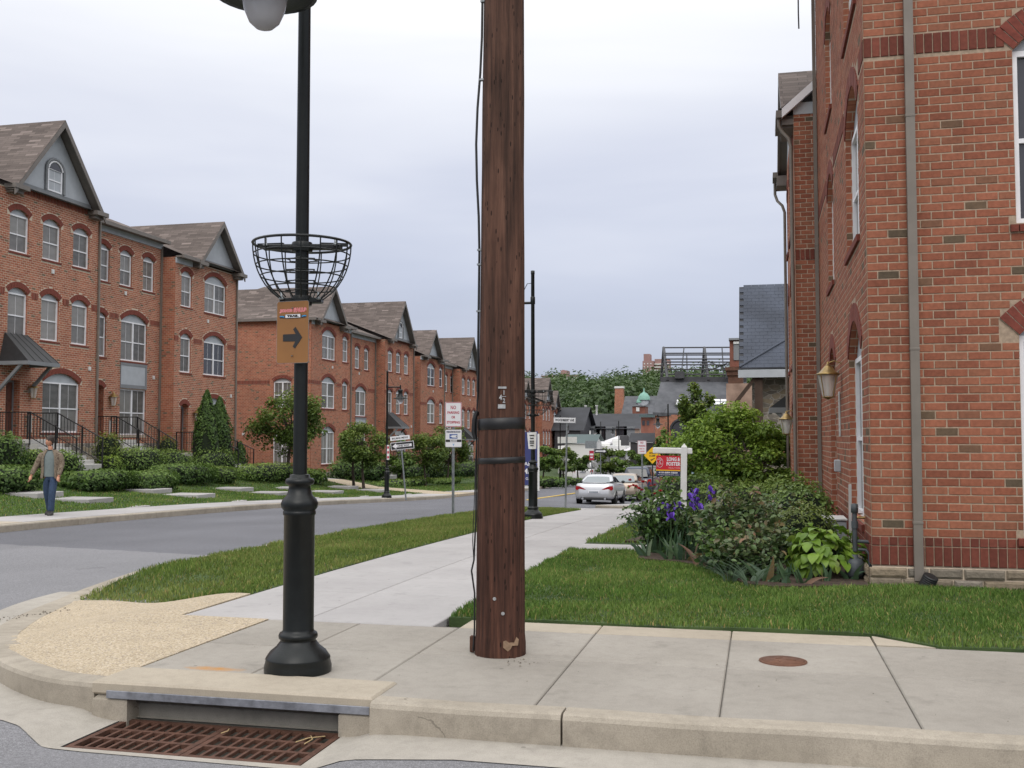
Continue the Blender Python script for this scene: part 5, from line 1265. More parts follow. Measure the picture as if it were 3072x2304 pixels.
# --- low white roofs and a green-roofed shed near the end of the street
gs, a0, a1 = gable_block('green_roof_shed', 'low shed with dark green roof and pale boarded side near the street end', 1692, 1782, 1303, 1325, 1352, 96, 5, 'green_roof', 'far_white', over=.3)
c = at(1700,1322,95.9)-gs.location; MB().box2((c.x-.9,-.12,c.z-.25),(c.x+.9,-.02,c.z+.35)).build('sign_board', 'plastic_white', gs)
gable_block('dark_flat_shed', 'low dark-roofed shed with white fascia right of the street end', 1890, 1958, 1299, 1322, 1345, 92, 4, 'roof_dark', 'steel_dark', over=.2)
wr = empty('white_roofed_depot', at(1800,1375,100), 0, 'low depot with broad white flat roofs and rooftop plant', 'building'); o_ = at(1800,1375,100)
mb = MB(); 
for (pa, pb, d0, d1) in (((1668,1338),(1880,1450),0,9),((1820,1318),(1965,1450),4,20)): bar(mb, pa, pb, 100, d0, d1, o_)
mb.build('wall', 'far_white', wr)
mb = MB(); a = at(1660,1352,98)-o_; b = at(1885,1352,98)-o_; mb.add([a,b,b+Vector((0,14,.9)),a+Vector((0,14,.9))], [(0,1,2,3)]); a = at(1815,1322,104)-o_; b = at(1968,1326,104)-o_; mb.add([a,b,b+Vector((0,10,.5)),a+Vector((0,10,.5))], [(0,1,2,3)]); mb.build('roof', 'white_roof', wr)
for px, py, w, h in ((1782,1324,1.2,1.2),(1805,1330,1.6,1.1),(1832,1336,1.0,.9),(1850,1320,.8,1.3),(1872,1306,.9,1.2),(1740,1345,1.2,.5)):
    c = at(px,py,103)-o_; MB().bbox((c.x-w/2,c.y,c.z-h),(c.x+w/2,c.y+1,c.z), .05).build('rooftop_unit', random.choice(['grey_panel','far_white','steel_dark']), wr)
for px in (1770,1802): 
    c = at(px,1310,105)-o_; MB().box2((c.x-.05,c.y,c.z-1.5),(c.x+.05,c.y+.1,c.z+.6)).build('vent_pipe', 'far_white', wr)
# --- apartment tower and houses on the ridge
tw = empty('apartment_tower', at(1962,1200,600), 0, 'tall pinkish brick apartment tower with white balconies on the ridge', 'tower'); o_ = at(1962,1200,600)
mb = bar(MB(), (1926,1082), (1962,1215), 600, 0, 16, o_); mb.build('left_wing', 'tower_brick', tw); bar(MB(), (1928,1060), (1948,1082), 600, 2, 12, o_).build('stair_head', 'tower_brick', tw); bar(MB(), (1962,1076), (2008,1215), 600, 2, 16, o_).build('right_wing', 'tower_brick', tw)
for r_ in range(13):
    for px in (1932,1942,1952): bar(MB(), (px-1.6,1089+r_*9.2), (px+1.6,1092+r_*9.2), 600, -.15, -.02, o_).build('window', 'far_white', tw)
    bar(MB(), (1962,1090+r_*9.2), (2006,1093.2+r_*9.2), 600, 1.0, 1.98, o_).build('balcony', 'far_white', tw)
sm_ = empty('ridge_block', at(1689,1175,520), 0, 'small brown brick block rising over the wooded ridge', 'building'); o_ = at(1689,1175,520)
bar(MB(), (1681,1111), (1701,1180), 520, 0, 9, o_).build('wall', 'tower_brick', sm_); bar(MB(), (1684,1109), (1690,1112), 520, 1, 6, o_).build('stair_head', 'tower_brick', sm_)
lo_ = empty('ridge_hall', at(1675,1180,500), 0, 'long low pale building among the ridge trees', 'building'); o_ = at(1675,1180,500); bar(MB(), (1622,1128), (1735,1185), 500, 0, 12, o_).build('wall', 'far_white', lo_); bar(MB(), (1620,1126), (1737,1129), 500, -.5, 13, o_).build('roof', 'tower_brick', lo_)
hs = empty('hillside_house', at(1978,1228,300), 0, 'little white house low on the hillside beside the mill roof', 'house'); o_ = at(1978,1228,300); bar(MB(), (1966,1190), (1984,1228), 300, 0, 7, o_).build('wall', 'far_white', hs); bar(MB(), (1964,1184), (1986,1190), 300, -.5, 7.5, o_).build('roof', 'roof_grey', hs)

# ================================================================== leaves
def leaf_mesh(name, C, N, size, cols, mat, parent=None, asp=.55, jit=.25, tone=None, fold=.12, oval=False):
    """one folded leaf per centre C with facing N"""
    C = np.asarray(C, np.float32); n = len(C); N = np.asarray(N, np.float32); N = N/np.maximum(np.linalg.norm(N, axis=1, keepdims=True), 1e-6)
    a = RNG.normal(size=(n,3)).astype(np.float32); U = np.cross(N, a); U /= np.maximum(np.linalg.norm(U, axis=1, keepdims=True), 1e-6); V_ = np.cross(N, U)
    s = (np.asarray(size)*RNG.uniform(.65, 1.35, n)).astype(np.float32)[:,None]
    if oval:
        V = np.empty((n,6,3), np.float32); V[:,0] = C-U*s*.5; V[:,1] = C-U*s*.14+V_*s*asp*.48+N*s*fold; V[:,2] = C+U*s*.2+V_*s*asp*.40+N*s*fold*.8; V[:,3] = C+U*s*.52-N*s*fold*.7; V[:,4] = C+U*s*.2-V_*s*asp*.40+N*s*fold*.8; V[:,5] = C-U*s*.14-V_*s*asp*.48+N*s*fold
        b = np.arange(n)*6; F = np.concatenate([np.stack([b,b+3,b+2,b+1], 1), np.stack([b,b+5,b+4,b+3], 1)])
        c = np.asarray(cols, np.float32); t = (np.clip(tone if tone is not None else RNG.random(n), 0, .999))*(len(c)-1); i = t.astype(int); f = (t-i)[:,None]
        K = (c[i]*(1-f)+c[np.minimum(i+1,len(c)-1)]*f)*RNG.uniform(1-jit, 1+jit, (n,1))
        return np_mesh(name, V, F, mat, parent, np.repeat(K, 6, 0))
    V = np.empty((n,4,3), np.float32); V[:,0] = C-U*s*.5; V[:,1] = C+V_*s*asp*.5+N*s*fold; V[:,2] = C+U*s*.5-N*s*fold*.6; V[:,3] = C-V_*s*asp*.5+N*s*fold
    b = np.arange(n)*4; F = np.stack([b,b+1,b+2,b+3], 1)
    c = np.asarray(cols, np.float32); t = (np.clip(tone if tone is not None else RNG.random(n), 0, .999))*(len(c)-1); i = t.astype(int); f = (t-i)[:,None]
    K = (c[i]*(1-f)+c[np.minimum(i+1,len(c)-1)]*f)*RNG.uniform(1-jit, 1+jit, (n,1))
    return np_mesh(name, V, F, mat, parent, np.repeat(K, 4, 0))
def blob_points(n, rad, seed=0, lump=.28, shell=.45, box=0.0):
    """points in a lumpy ellipsoid (box>0 squares it off); returns pts, outward normals, radius fraction"""
    d = RNG.normal(size=(n,3)); d /= np.linalg.norm(d, axis=1, keepdims=True)
    if box:
        m = np.abs(d).max(1, keepdims=True); d = d*(1-box)+(d/m)*box*.92
    l = np.array([1+lump*(mnoise.noise(Vector((v[0]*2.1+seed, v[1]*2.1, v[2]*2.1)))+.5*mnoise.noise(Vector((v[0]*5+seed, v[1]*5, v[2]*5)))) for v in d])
    r = (1-shell*RNG.random(n)**1.6)*l
    return d*r[:,None]*np.array(rad), d, r
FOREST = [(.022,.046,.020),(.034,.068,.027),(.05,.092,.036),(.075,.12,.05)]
C = []; N = []; T = []
def forest_tree(x, y, z, r, h, n, tn):
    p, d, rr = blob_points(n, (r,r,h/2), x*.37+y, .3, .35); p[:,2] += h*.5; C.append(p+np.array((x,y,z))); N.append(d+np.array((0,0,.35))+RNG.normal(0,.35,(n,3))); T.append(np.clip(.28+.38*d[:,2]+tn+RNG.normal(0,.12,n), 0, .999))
random.seed(5)
for i in range(330):
    y = random.uniform(215, 425); cx = -y*.155; x = cx+random.uniform(-.26, .24)*y*.62
    z = hill(x, y); forest_tree(x, y, z-1, random.uniform(4,6.5), random.uniform(12,17), 330, random.uniform(-.14,.2))
for i in range(46):
    y = random.uniform(150, 205); x = -y*.155+random.uniform(-.16,.2)*y*.6; forest_tree(x, y, hill(x,y)-.5, random.uniform(2.5,4), random.uniform(6,9), 220, random.uniform(-.05,.28))
for i in range(60):
    y = random.uniform(230, 420); x = -y*.23-random.uniform(20,150); forest_tree(x, y, hill(x,y)-1, 6, 14, 120, 0)
for i in range(60):
    y = random.uniform(160, 420); x = random.uniform(20,150); forest_tree(x, y, hill(x,y)-1, 5, 13, 120, 0)
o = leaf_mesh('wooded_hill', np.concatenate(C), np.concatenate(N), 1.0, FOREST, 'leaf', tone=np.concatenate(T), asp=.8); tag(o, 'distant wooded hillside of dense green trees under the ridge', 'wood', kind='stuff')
# ================================================================== street furniture
pmat('lamp_black', (.007,.009,.009), .36, .25, 14, .1, 70, 0, .05, spec=.35)
def globe_mat():
    m = NT('globe'); m.set(col=(.88,.87,.90), rough=.18, trans=.55, ior=1.2, spec=.6)
globe_mat()
pmat('galvanised', (.26,.28,.29), .45, .25, 12, 0, 60, .6); pmat('sign_white', (.72,.72,.74), .4, .05, 3); pmat('sign_red', (.42,.02,.05), .45, .1, 3); pmat('sign_blue', (.03,.09,.32), .4, .08, 3); pmat('sign_black', (.015,.015,.017), .5, .1, 3); pmat('sign_yellow', (.78,.45,.01), .4, .06, 3)
pmat('sign_brown', srgb(140,96,50), .5, .12, 4); pmat('logo_red', srgb(196,66,74), .5, .05); pmat('logo_pink', srgb(226,150,150), .5, .05); pmat('estate_red', (.55,.015,.03), .35, .05, 3); pmat('navy', (.018,.022,.075), .45, .1, 3); pmat('post_white', (.70,.70,.68), .55, .06, 6); pmat('sky_blue', (.05,.30,.62), .5, .05); pmat('paper', (.72,.72,.70), .8, .1, 9)
LAMP_PROF = [(.205,0),(.207,.035),(.196,.075),(.199,.083),(.196,.09),(.172,.125),(.135,.155),(.112,.185),(.105,.195),(.118,.205),(.121,.222),(.114,.238),(.098,.245),(.095,.26),(.095,.96),(.101,.965),(.101,.985),(.096,.99),(.112,1.01),(.115,1.035),(.105,1.06),(.08,1.085),(.069,1.12),(.067,1.145),(.086,1.155),(.091,1.17),(.085,1.187),(.062,1.195),(.062,1.212),(.044,1.216)]
def lamp_meshes():
    if 'lamp' in CACHE: return CACHE['lamp']
    L = []
    mb = MB(); mb.lathe(LAMP_PROF, 40); L.append(('base', mb, 'lamp_black'))
    mb = MB(); mb.lathe([(.044,1.21),(.0375,5.12),(.042,5.13),(.042,5.2),(.001,5.21)], 20); mb.lathe([(.044,4.49),(.05,4.50),(.05,4.64),(.044,4.65)], 20); L.append(('pole', mb, 'lamp_black'))
    mb = MB(); mb.tube([(0,0,4.520),(.57,0,4.520)], .028, 10); mb.tube([(.57,0,4.600),(.57,0,4.420)], .03, 10); mb.tube([(.0,0,4.940),(.12,0,4.930),(.3,0,4.580)], .008, 5); L.append(('arm', mb, 'lamp_black'))
    mb = MB(); mb.lathe([(.03,4.440),(.06,4.420),(.10,4.410),(.105,4.360),(.085,4.330),(.085,4.200),(.13,4.130),(.135,4.100),(.30,4.055),(.305,4.040),(.28,4.045),(.14,4.065),(.13,4.060)], 32, (.57,0,0), cap=False); L.append(('hood', mb, 'lamp_black'))
    mb = MB(); mb.lathe([(.134,4.065),(.132,4.010),(.118,3.940),(.088,3.870),(.05,3.835),(.018,3.825),(.001,3.824)], 28, (.57,0,0), cap=False); L.append(('globe', mb, 'globe'))
    mb = MB(); mb.lathe([(.05,4.060),(.09,4.010),(.03,3.920),(.02,3.900),(.001,3.900)], 16, (.57,0,0), cap=False); L.append(('reflector', mb, 'galvanised'))
    out = []
    for nm, mb, mt in L: o = mb.build(nm, mt); out.append((nm, o.data)); bpy.data.objects.remove(o)
    CACHE['lamp'] = out; return out
def street_lamp(loc, rz, label):
    e = empty('street_lamp', loc, rz, label, 'street lamp', 'black street lamps')
    for nm, me in lamp_meshes(): c = bpy.data.objects.new(nm, me); COL.objects.link(c); c.parent = e
    return e
def basket(loc, label, rz=0, Rr=.305, H=.35, full=True):
    e = empty('hanging_basket', loc, rz, label, 'basket', 'wire plant baskets'); w = .0046
    def pt(a, t):    # t 0 rim .. 1 bottom
        r = Rr*math.sqrt(1-(t*.9)**2); return Vector((r*math.cos(a), r*math.sin(a), -H*t))
    for t, ww in ((0,.009),(.2,w),(.4,w),(.6,w),(.8,w)):
        MB().tube([pt(a*2*math.pi/40, t) for a in range(41)], ww, 5, cap=False).build('ring', 'lamp_black', e)
    for k in range(16): a = (k+.5)*2*math.pi/16; MB().tube([pt(a, t/8) for t in range(9)], w, 5).build('rib', 'lamp_black', e)
    for z, r in ((-.02,.2),(-H-.01,.105)):
        mb = MB(); mb.bbox((-r*1.25,-.035,z-.016),(r*1.25,.035,z+.016), .006); mb.lathe([(.062,z-.03),(.066,z-.02),(.066,z+.02),(.062,z+.03)], 16)
        mb.build('bracket', 'lamp_black', e)
        for s in (-1,1): MB().lathe([(.001,0),(.017,.004),(.017,.012),(.008,.014),(.008,.05)], 8, (s*r*1.1,-.05,z)).build('bolt', 'galvanised', e)
    for s in (-1,1):
        mb = MB(); mb.box((s*.2,.0,-.004),(.17,.026,.02), R(9*s)); mb.build('rim_stay', 'lamp_black', e)
    for z in (-.1,-.17,-.24,-.3):
        mb = MB(); mb.tube([(.058+.05*math.sin(math.pi*min(1,abs(k)/5)) if False else (.075+.03*(k % 2))*math.cos(k*math.pi/6), (.075+.03*(k % 2))*math.sin(k*math.pi/6), z) for k in range(13)], w*.9, 5); mb.build('spacer_wire', 'lamp_black', e)
    return e
LX, LY = -2.80, 6.05
street_lamp((LX,LY,0), math.atan2(-.56,.01), 'tall black street lamp with stepped round base at the near corner')
basket((LX,LY,2.665), 'black wire half-dome basket clamped round the nearest lamp post', R(12))
ts = empty('trail_sign', (LX-.022,LY-.08,2.10), R(-6), 'brown trail sign with black right arrow on the nearest lamp post', 'sign')
plate('panel', rrect(.224,.385,.014), 0, .003, 'sign_brown', ts); plate('edge', rrect(.228,.389,.015), .0005, .0032, 'galvanised', ts)
sign_text('JONES', ts, -.048, .133, .026, .094, 'logo_pink', .003, -.0012); sign_text('JONES', ts, -.048, .133, .024, .090, 'logo_red', -.0005, -.002)
sign_text('FALLS', ts, .052, .137, .03, .094, 'logo_pink', .003, -.0012); sign_text('FALLS', ts, .052, .137, .028, .090, 'logo_red', -.0005, -.002)
plate('name_bar', [(-.056,-.013),(.056,-.013),(.056,.013),(-.056,.013)], -.0026, -.0004, 'sign_black', ts, .004, .099); plate('name_plate', [(-.053,-.0105),(.053,-.0105),(.053,.0105),(-.053,.0105)], -.0036, -.0027, 'sign_white', ts, .003, .1)
sign_text('TRAIL', ts, .003, .1, .014, .084, 'sign_black', .0012, -.0045)
for s in (-1,1): plate('wave', [(s*.06,-.012),(s*.094,-.010),(s*.094,.006),(s*.06,.004)], -.0016, -.0002, 'sign_black', ts, .003, .099); plate('wave', [(s*.062,-.005),(s*.08,-.001),(s*.094,-.003),(s*.094,.003),(s*.08,.005),(s*.062,.001)], -.0026, -.0017, 'sky_blue', ts, .003, .098)
AR = [(-.070,-.022),(.018,-.024),(.0,-.056),(.016,-.068),(.066,-.0),(.018,.066),(.002,.052),(.020,.022),(-.070,.022)]
plate('arrow', AR, -.0022, -.0004, 'sign_black', ts, .003, -.035)
for z in (.152,-.146): MB().lathe([(.001,-.006),(.006,-.004),(.007,0)], 8).build('bolt', 'galvanised', ts).location = (0,-.004,z)

# ------------------------------------------------------------------ utility pole
def pole_wood():
    m = NT('pole_wood'); o = m.obj()
    g = m.noise(1.0, 6, .62, m.mapped((26,26,1.1), o), .4); kn = m.noise(1.0, 4, .6, m.mapped((5,5,2.2), o)); fi = m.noise(1.0, 3, .6, m.mapped((110,110,5), o))
    c = m.ramp(g, [(.22, srgb(28,19,16)), (.45, srgb(68,45,37)), (.62, srgb(92,61,49)), (.82, srgb(118,86,70))])
    sp = m.n('ShaderNodeSeparateXYZ'); m.l(o, sp.inputs[0])
    hi = m.math('MULTIPLY', m.ramp(m.math('MULTIPLY', sp.outputs[2], .22), [(.15, 0), (.75, 1)]), .55)
    c = m.mix(hi, c, m.ramp(g, [(.22, srgb(50,38,32)), (.6, srgb(106,80,67)), (.85, srgb(136,110,93))]))          # weathered grey-brown upper pole
    c = m.mix(.75, c, m.ramp(kn, [(.3, .5), (.6, 1.1)]), 'MULTIPLY'); c = m.mix(.5, c, m.ramp(fi, [(.3, .6), (.7, 1.3)]), 'MULTIPLY')
    st = m.n('ShaderNodeTexVoronoi', {'Scale': 1.0}, feature='F1'); m.l(m.mapped((34,34,9), o), st.inputs['Vector'])
    c = m.mix(m.math('MULTIPLY', m.math('LESS_THAN', st.outputs['Distance'], .16), .8), c, srgb(22,14,11))               # staple and spur holes
    m.set(col=c, rough=.85, spec=.25); m.bump(m.math('ADD', m.math('ADD', g, m.math('MULTIPLY', fi, .5)), m.math('MULTIPLY', m.math('LESS_THAN', st.outputs['Distance'], .16), -.6)), .9, .012)
pole_wood()
PX, PY = -1.71, 6.86
up_ = empty('utility_pole', (PX,PY,0), 0, 'thick dark wooden utility pole in the middle of the pavement', 'pole')
up_.rotation_euler = (R(-.1), R(.28), 0)
def prad(z): return .166 - .0062*z + (.006 if z < .12 else 0)
V = []; F = []; nk, nz = 72, 150
for j in range(nz):
    z = -.05+9.2*j/(nz-1)
    for k in range(nk):
        a = 2*math.pi*k/nk; r = prad(z)*(1+.012*mnoise.noise(Vector((math.cos(a)*1.5,math.sin(a)*1.5,z*.7))))+.004*mnoise.noise(Vector((math.cos(a)*9,math.sin(a)*9,z*1.1)))-.006*max(0, mnoise.noise(Vector((math.cos(a)*14+5,math.sin(a)*14,z*.55)))-.35)
        V.append((r*math.cos(a), r*math.sin(a), z))
for j in range(nz-1):
    for k in range(nk): F.append((j*nk+k, j*nk+(k+1)%nk, (j+1)*nk+(k+1)%nk, (j+1)*nk+k))
np_mesh('shaft', V, F, 'pole_wood', up_, smooth=True)
pmat('black_tape', (.008,.008,.009), .45, .3, 12); pmat('cable_black', (.012,.012,.013), .5, .2, 9); pmat('tag_metal', (.42,.42,.42), .4, .25, 30, 0, 60, .5); pmat('torn_wood', srgb(140,116,94), .9, .3, 20, .4, 80)
for z, h in ((1.545,.078),(1.30,.042)):
    mb = MB(); r = prad(z)+.0035; mb.lathe([(r-.004,-h/2),(r+.001,-h/2+.003),(r+.0015,0),(r+.001,h/2-.003),(r-.004,h/2)], 48, (0,0,z), cap=False)
    mb.v = [(x,y,zz+.045*x-.01) for x,y,zz in mb.v]; mb.build('tape_band', 'black_tape', up_)
# direction from the pole to the camera, for the tags on its face
fa = math.atan2(-PY, -PX)
def on_face(da, z, out=.004): a = fa+da; r = prad(z)+out; return Vector((r*math.cos(a), r*math.sin(a), z)), a+math.pi/2
def face_plate(name, w, h, da, z, mat, rr=.002):
    p, rz = on_face(da, z); o = plate(name, rrect(w,h,rr,3), -.002, .004, mat, up_); o.location = p; o.rotation_euler = (0,0,rz); return o
face_plate('tag', .055, .014, .02, 1.775, 'tag_metal'); face_plate('tag_plate', .05, .028, .0, 1.65, 'tag_metal')
for ch, da, z, h in (('4',0,1.71,.036),('1',0,1.742,.03),('2',0,1.689,.032)):
    p, rz = on_face(-.08 if ch != '4' else .07, z, .006); o = link('numeral', text_mesh(ch, h, None, .0015, depth=.001), 'tag_metal', up_); 
    p, rz = on_face({'4':-.05,'1':.09,'2':.09}[ch], z, .006); o.location = p; o.rotation_euler = (R(90),0,rz)
p, rz = on_face(.09, 1.716, .006); o = plate('fraction_bar', [(-.014,-.002),(.014,-.002),(.014,.002),(-.014,.002)], -.001, .002, 'tag_metal', up_); o.location = p; o.rotation_euler = (0,0,rz)
for da, z in ((-.24,.385),(.09,.29)):
    p, rz = on_face(da, z, .003); o = MB().lathe([(.001,-.004),(.010,-.003),(.0115,0),(.0115,.004)], 16).build('survey_disc', 'tag_metal', up_); o.rotation_euler = (R(90),0,rz); o.location = p
P_ = [(-.03,-.03),(.0,-.055),(.02,-.04),(.03,-.02),(.07,-.02),(.075,.02),(.06,.035),(.045,.0),(.01,.0),(-.01,.015),(-.03,.01)]
p, rz = on_face(.28, .10, .0035); o = plate('torn_splinter', P_, -.002, .006, 'torn_wood', up_); o.location = p; o.rotation_euler = (0,0,rz)
# cables down the left flank
la = fa-math.pi/2+.12
def cpt(z, out, da=0): a = la+da; r = prad(z)+out; return (r*math.cos(a), r*math.sin(a), z)
mb = MB(); mb.tube([cpt(z,.012) for z in (9,6,5.0,4.6)]+[cpt(4.2,.012),cpt(3.95,.02),cpt(3.7,.036),cpt(3.45,.042),cpt(3.2,.034),cpt(2.95,.018),cpt(2.7,.01)]+[cpt(z,.010) for z in (2.4,2.0,1.75)], .0085, 7); mb.build('cable', 'cable_black', up_)
mb = MB(); mb.tube([cpt(1.75,.008),cpt(1.62,.012),cpt(1.5,.012),cpt(1.2,.012),cpt(.9,.01),cpt(.62,.02),cpt(.55,.035),cpt(.4,.012),cpt(.15,.01),cpt(.02,.012)], .006, 6); mb.build('ground_wire', 'cable_black', up_)
mb = MB(); mb.tube([cpt(1.62,.012),cpt(1.56,.03),cpt(1.48,.034),cpt(1.43,.02)], .016, 7); mb.build('cable_boot', 'black_tape', up_)
mb = MB(); mb.tube([cpt(1.42,.01),cpt(1.3,.02,.1),cpt(1.0,.025,.1),cpt(.75,.03),cpt(.6,.02)], .003, 5); mb.build('loose_wire', 'cable_black', up_)
for z in (4.45,3.9,2.72,2.62,2.3): MB().box(cpt(z,.008),(.03,.03,.012)).build('staple', 'galvanised', up_)
MB().bbox((-.205,-.03,.0),(-.175,.0,.11), .006).build('conduit_stub', 'rusty_iron', up_)

# ------------------------------------------------------------------ signs on posts
def channel_post(parent, h, w=.055, mat='galvanised'):
    mb = MB(); pr = [(-w/2,0),(-w/2+.012,-.002),(-.012,.02),(.012,.02),(w/2-.012,-.002),(w/2,0),(w/2,.004),(.016,.028),(-.016,.028),(-w/2,.004)]
    n = len(pr); mb.add([(x,y,0-.1) for x,y in pr]+[(x,y,h) for x,y in pr], [tuple(range(n))[::-1], tuple(range(n,2*n))]+[(i,(i+1)%n,(i+1)%n+n,i+n) for i in range(n)]); return mb.build('post', mat, parent)
def round_post(parent, h, r=.03, mat='galvanised'):
    return MB().tube([(0,.03,-.1),(0,.03,h)], r, 10).build('post', mat, parent)
def facing(p): return math.atan2(p[1], p[0])-math.pi/2      # turn a sign's -Y face to the camera
p = Vector((-6.70, 22.5, zs(-6.70,22.5)-.02))
np_ = empty('no_parking_sign', p, facing(p)-R(4), 'white red-lettered no parking or stopping sign on a steel post in the verge', 'sign'); channel_post(np_, 2.52, .06)
zc = 2.28; w, h = .375, .56
plate('panel', rrect(w,h,.03), -.004, .0, 'sign_white', np_, 0, zc); 
def border(parent, w, h, r, t, mat, ox, oz, y=-.0055, name='border'):
    a, b = rrect(w,h,r), rrect(w-2*t,h-2*t,max(r-t,.004)); n = len(a); mb = MB(); mb.add([(x+ox,y,z+oz) for x,z in a]+[(x+ox,y,z+oz) for x,z in b], [(i,(i+1)%n,(i+1)%n+n,i+n) for i in range(n)]); return mb.build(name, mat, parent)
border(np_, w-.012, h-.012, .026, .012, 'sign_red', 0, zc)
for t, z, hh, ww in (('NO',.16,.085,.12),('PARKING',.045,.06,.265),('OR',-.06,.06,.085),('STOPPING',-.175,.06,.295)): sign_text(t, np_, 0, zc+z, hh, ww, 'sign_red', .002, -.006)
nw = empty('watch_sign', p+Vector((0,0,0)), facing(p)-R(4), 'white neighborhood watch sign with blue emblem, lower on the same steel post', 'sign')
plate('panel', rrect(.375,.40,.03), -.0042, .0, 'sign_white', nw, .005, 1.745); border(nw, .37,.395,.028,.005,'sign_black',.005,1.745)
sign_text('NEIGHBORHOOD', nw, .005, 1.745+.145, .04, .315, 'navy', .002, -.006)
plate('emblem', [(-.09,-.05),(.09,-.05),(.09,.05),(-.09,.05)], -.0058, -.0045, 'sign_blue', nw, .005, 1.79); plate('eye', [(-.08,0),(-.02,.028),(.06,.03),(.085,.02),(.085,-.02),(.06,-.03),(-.02,-.028)], -.0072, -.006, 'sign_white', nw, .005, 1.79); plate('pupil', [(.055,-.012),(.08,-.01),(.08,.01),(.055,.012)], -.0085, -.0074, 'sign_black', nw, .005, 1.79)
plate('bar', [(-.175,-.027),(.175,-.027),(.175,.027),(-.175,.027)], -.0058, -.0045, 'sign_black', nw, .005, 1.69); plate('bar_plate', [(-.075,-.022),(.075,-.022),(.075,.022),(-.075,.022)], -.0070, -.006, 'sign_white', nw, .005, 1.69); sign_text('WATCH', nw, .005, 1.69, .032, .13, 'sign_black', .001, -.008)
sign_text('V', nw, .005, 1.60, .05, .04, 'sky_blue', .002, -.006)

# lamp 2, its basket, flyer; street-name signs
l2 = (-4.62, 21.35, zs(-4.62,21.35)); street_lamp(l2, R(180), 'second black street lamp, standing right of the utility pole'); basket((l2[0],l2[1],l2[2]+2.66), 'round wire basket on the second street lamp beside the utility pole', R(30), .42, .50)
fl = empty('flyer', (l2[0],l2[1]-.06,l2[2]+1.62), facing(l2), 'white paper flyer taped to the second lamp post', 'flyer'); mb = MB(); mb.add([(-.11,-.0,.17),(.0,-.022,.175),(.09,-.0,.18),(.08,0,-.17),(.0,-.02,-.175),(-.08,0,-.17)], [(0,5,4,1),(1,4,3,2)]); mb.build('sheet', 'paper', fl)
for z, w_ in ((.11,.1),(.05,.08),(-.01,.09),(-.05,.09),(-.1,.07)): plate('print', [(-w_/2,-.01),(w_/2,-.01),(w_/2,.01),(-w_/2,.01)], -.03, -.026, 'sign_black', fl, -.01, z)
p = Vector((-5.2, 28.2, zs(-5.2,28.2)))
ws = empty('street_name_sign', p, facing(p)-R(6), 'white WOODBERRY AVE street name blade on a steel post', 'sign'); round_post(ws, 2.34, .026); ws.rotation_euler = (0, R(1.2), facing(p)-R(12))
plate('blade', [(-.31,-.075),(.31,-.075),(.31,.075),(-.31,.075)], -.006, .0, 'sign_white', ws, -.06, 2.42); border(ws, .61,.145,.01,.006,'sign_black',-.06,2.42,-.0068); sign_text('WOODBERRY AVE', ws, -.06, 2.42, .075, .54, 'sign_black', .003, -.008); [c for c in ws.children if c.name.startswith('blade')][0].rotation_euler = (0,0,0)
p = Vector((-14.1, 40.6, zs(-14.1,40.6)))
ow = empty('one_way_sign', p, facing(p)+R(4), 'leaning steel post with black ONE WAY arrow across the road', 'sign'); ow.rotation_euler = (0, R(-5.5), facing(p)+R(4)); round_post(ow, 2.35, .035)
plate('panel', rrect(.95,.31,.02), -.006, 0, 'sign_white', ow, .05, 2.14); plate('field', rrect(.91,.27,.015), -.0085, -.0065, 'sign_black', ow, .05, 2.14); plate('arrow', [(-.41,0),(-.25,.115),(-.25,.055),(.38,.055),(.38,-.055),(-.25,-.055),(-.25,-.115)], -.011, -.009, 'sign_white', ow, .05, 2.14); sign_text('ONE WAY', ow, .1, 2.14, .085, .5, 'sign_black', .003, -.0125)
plate('name_blade', [(-.40,-.085),(.40,-.085),(.40,.085),(-.40,.085)], -.006, 0, 'sign_white', ow, -.02, 2.46); sign_text('BALMAR MEWS', ow, -.02, 2.46, .08, .66, 'sign_black', .002, -.008); plate('cross_blade', [(-.12,-.07),(.12,-.09),(.12,.07),(-.12,.09)], .02, .026, 'galvanised', ow, -.08, 2.66)
l3 = (-14.86, 40.4, zs(-14.86,40.4)); street_lamp(l3, R(0), 'third black street lamp, on the far pavement before the brick row')
nt = empty('lamp_notice', (l3[0]+.07,l3[1]-.05,l3[2]+1.85), facing(l3), 'narrow red and white notice strapped to the third street lamp', 'notice'); plate('panel', [(-.05,-.3),(.05,-.3),(.05,.3),(-.05,.3)], -.05, -.045, 'paper', nt)
for z in (-.2,0,.2): plate('print', [(-.035,-.05),(.035,-.05),(.035,.05),(-.035,.05)], -.053, -.0505, 'sign_red', nt, 0, z)
for (px, py, D, rz, lb) in ((2006,1480,58,180,'fourth black street lamp, half hidden by the green tree'),(1681,1466,80,0,'slim black street lamp behind the street name sign'),(1803,1440,104,180,'distant black street lamp above the silver car'),(1857,1440,98,180,'distant black street lamp left of the small no parking sign')):
    q = at(px,py,D); street_lamp((q.x,q.y,zs(q.x,q.y)), R(rz), lb)
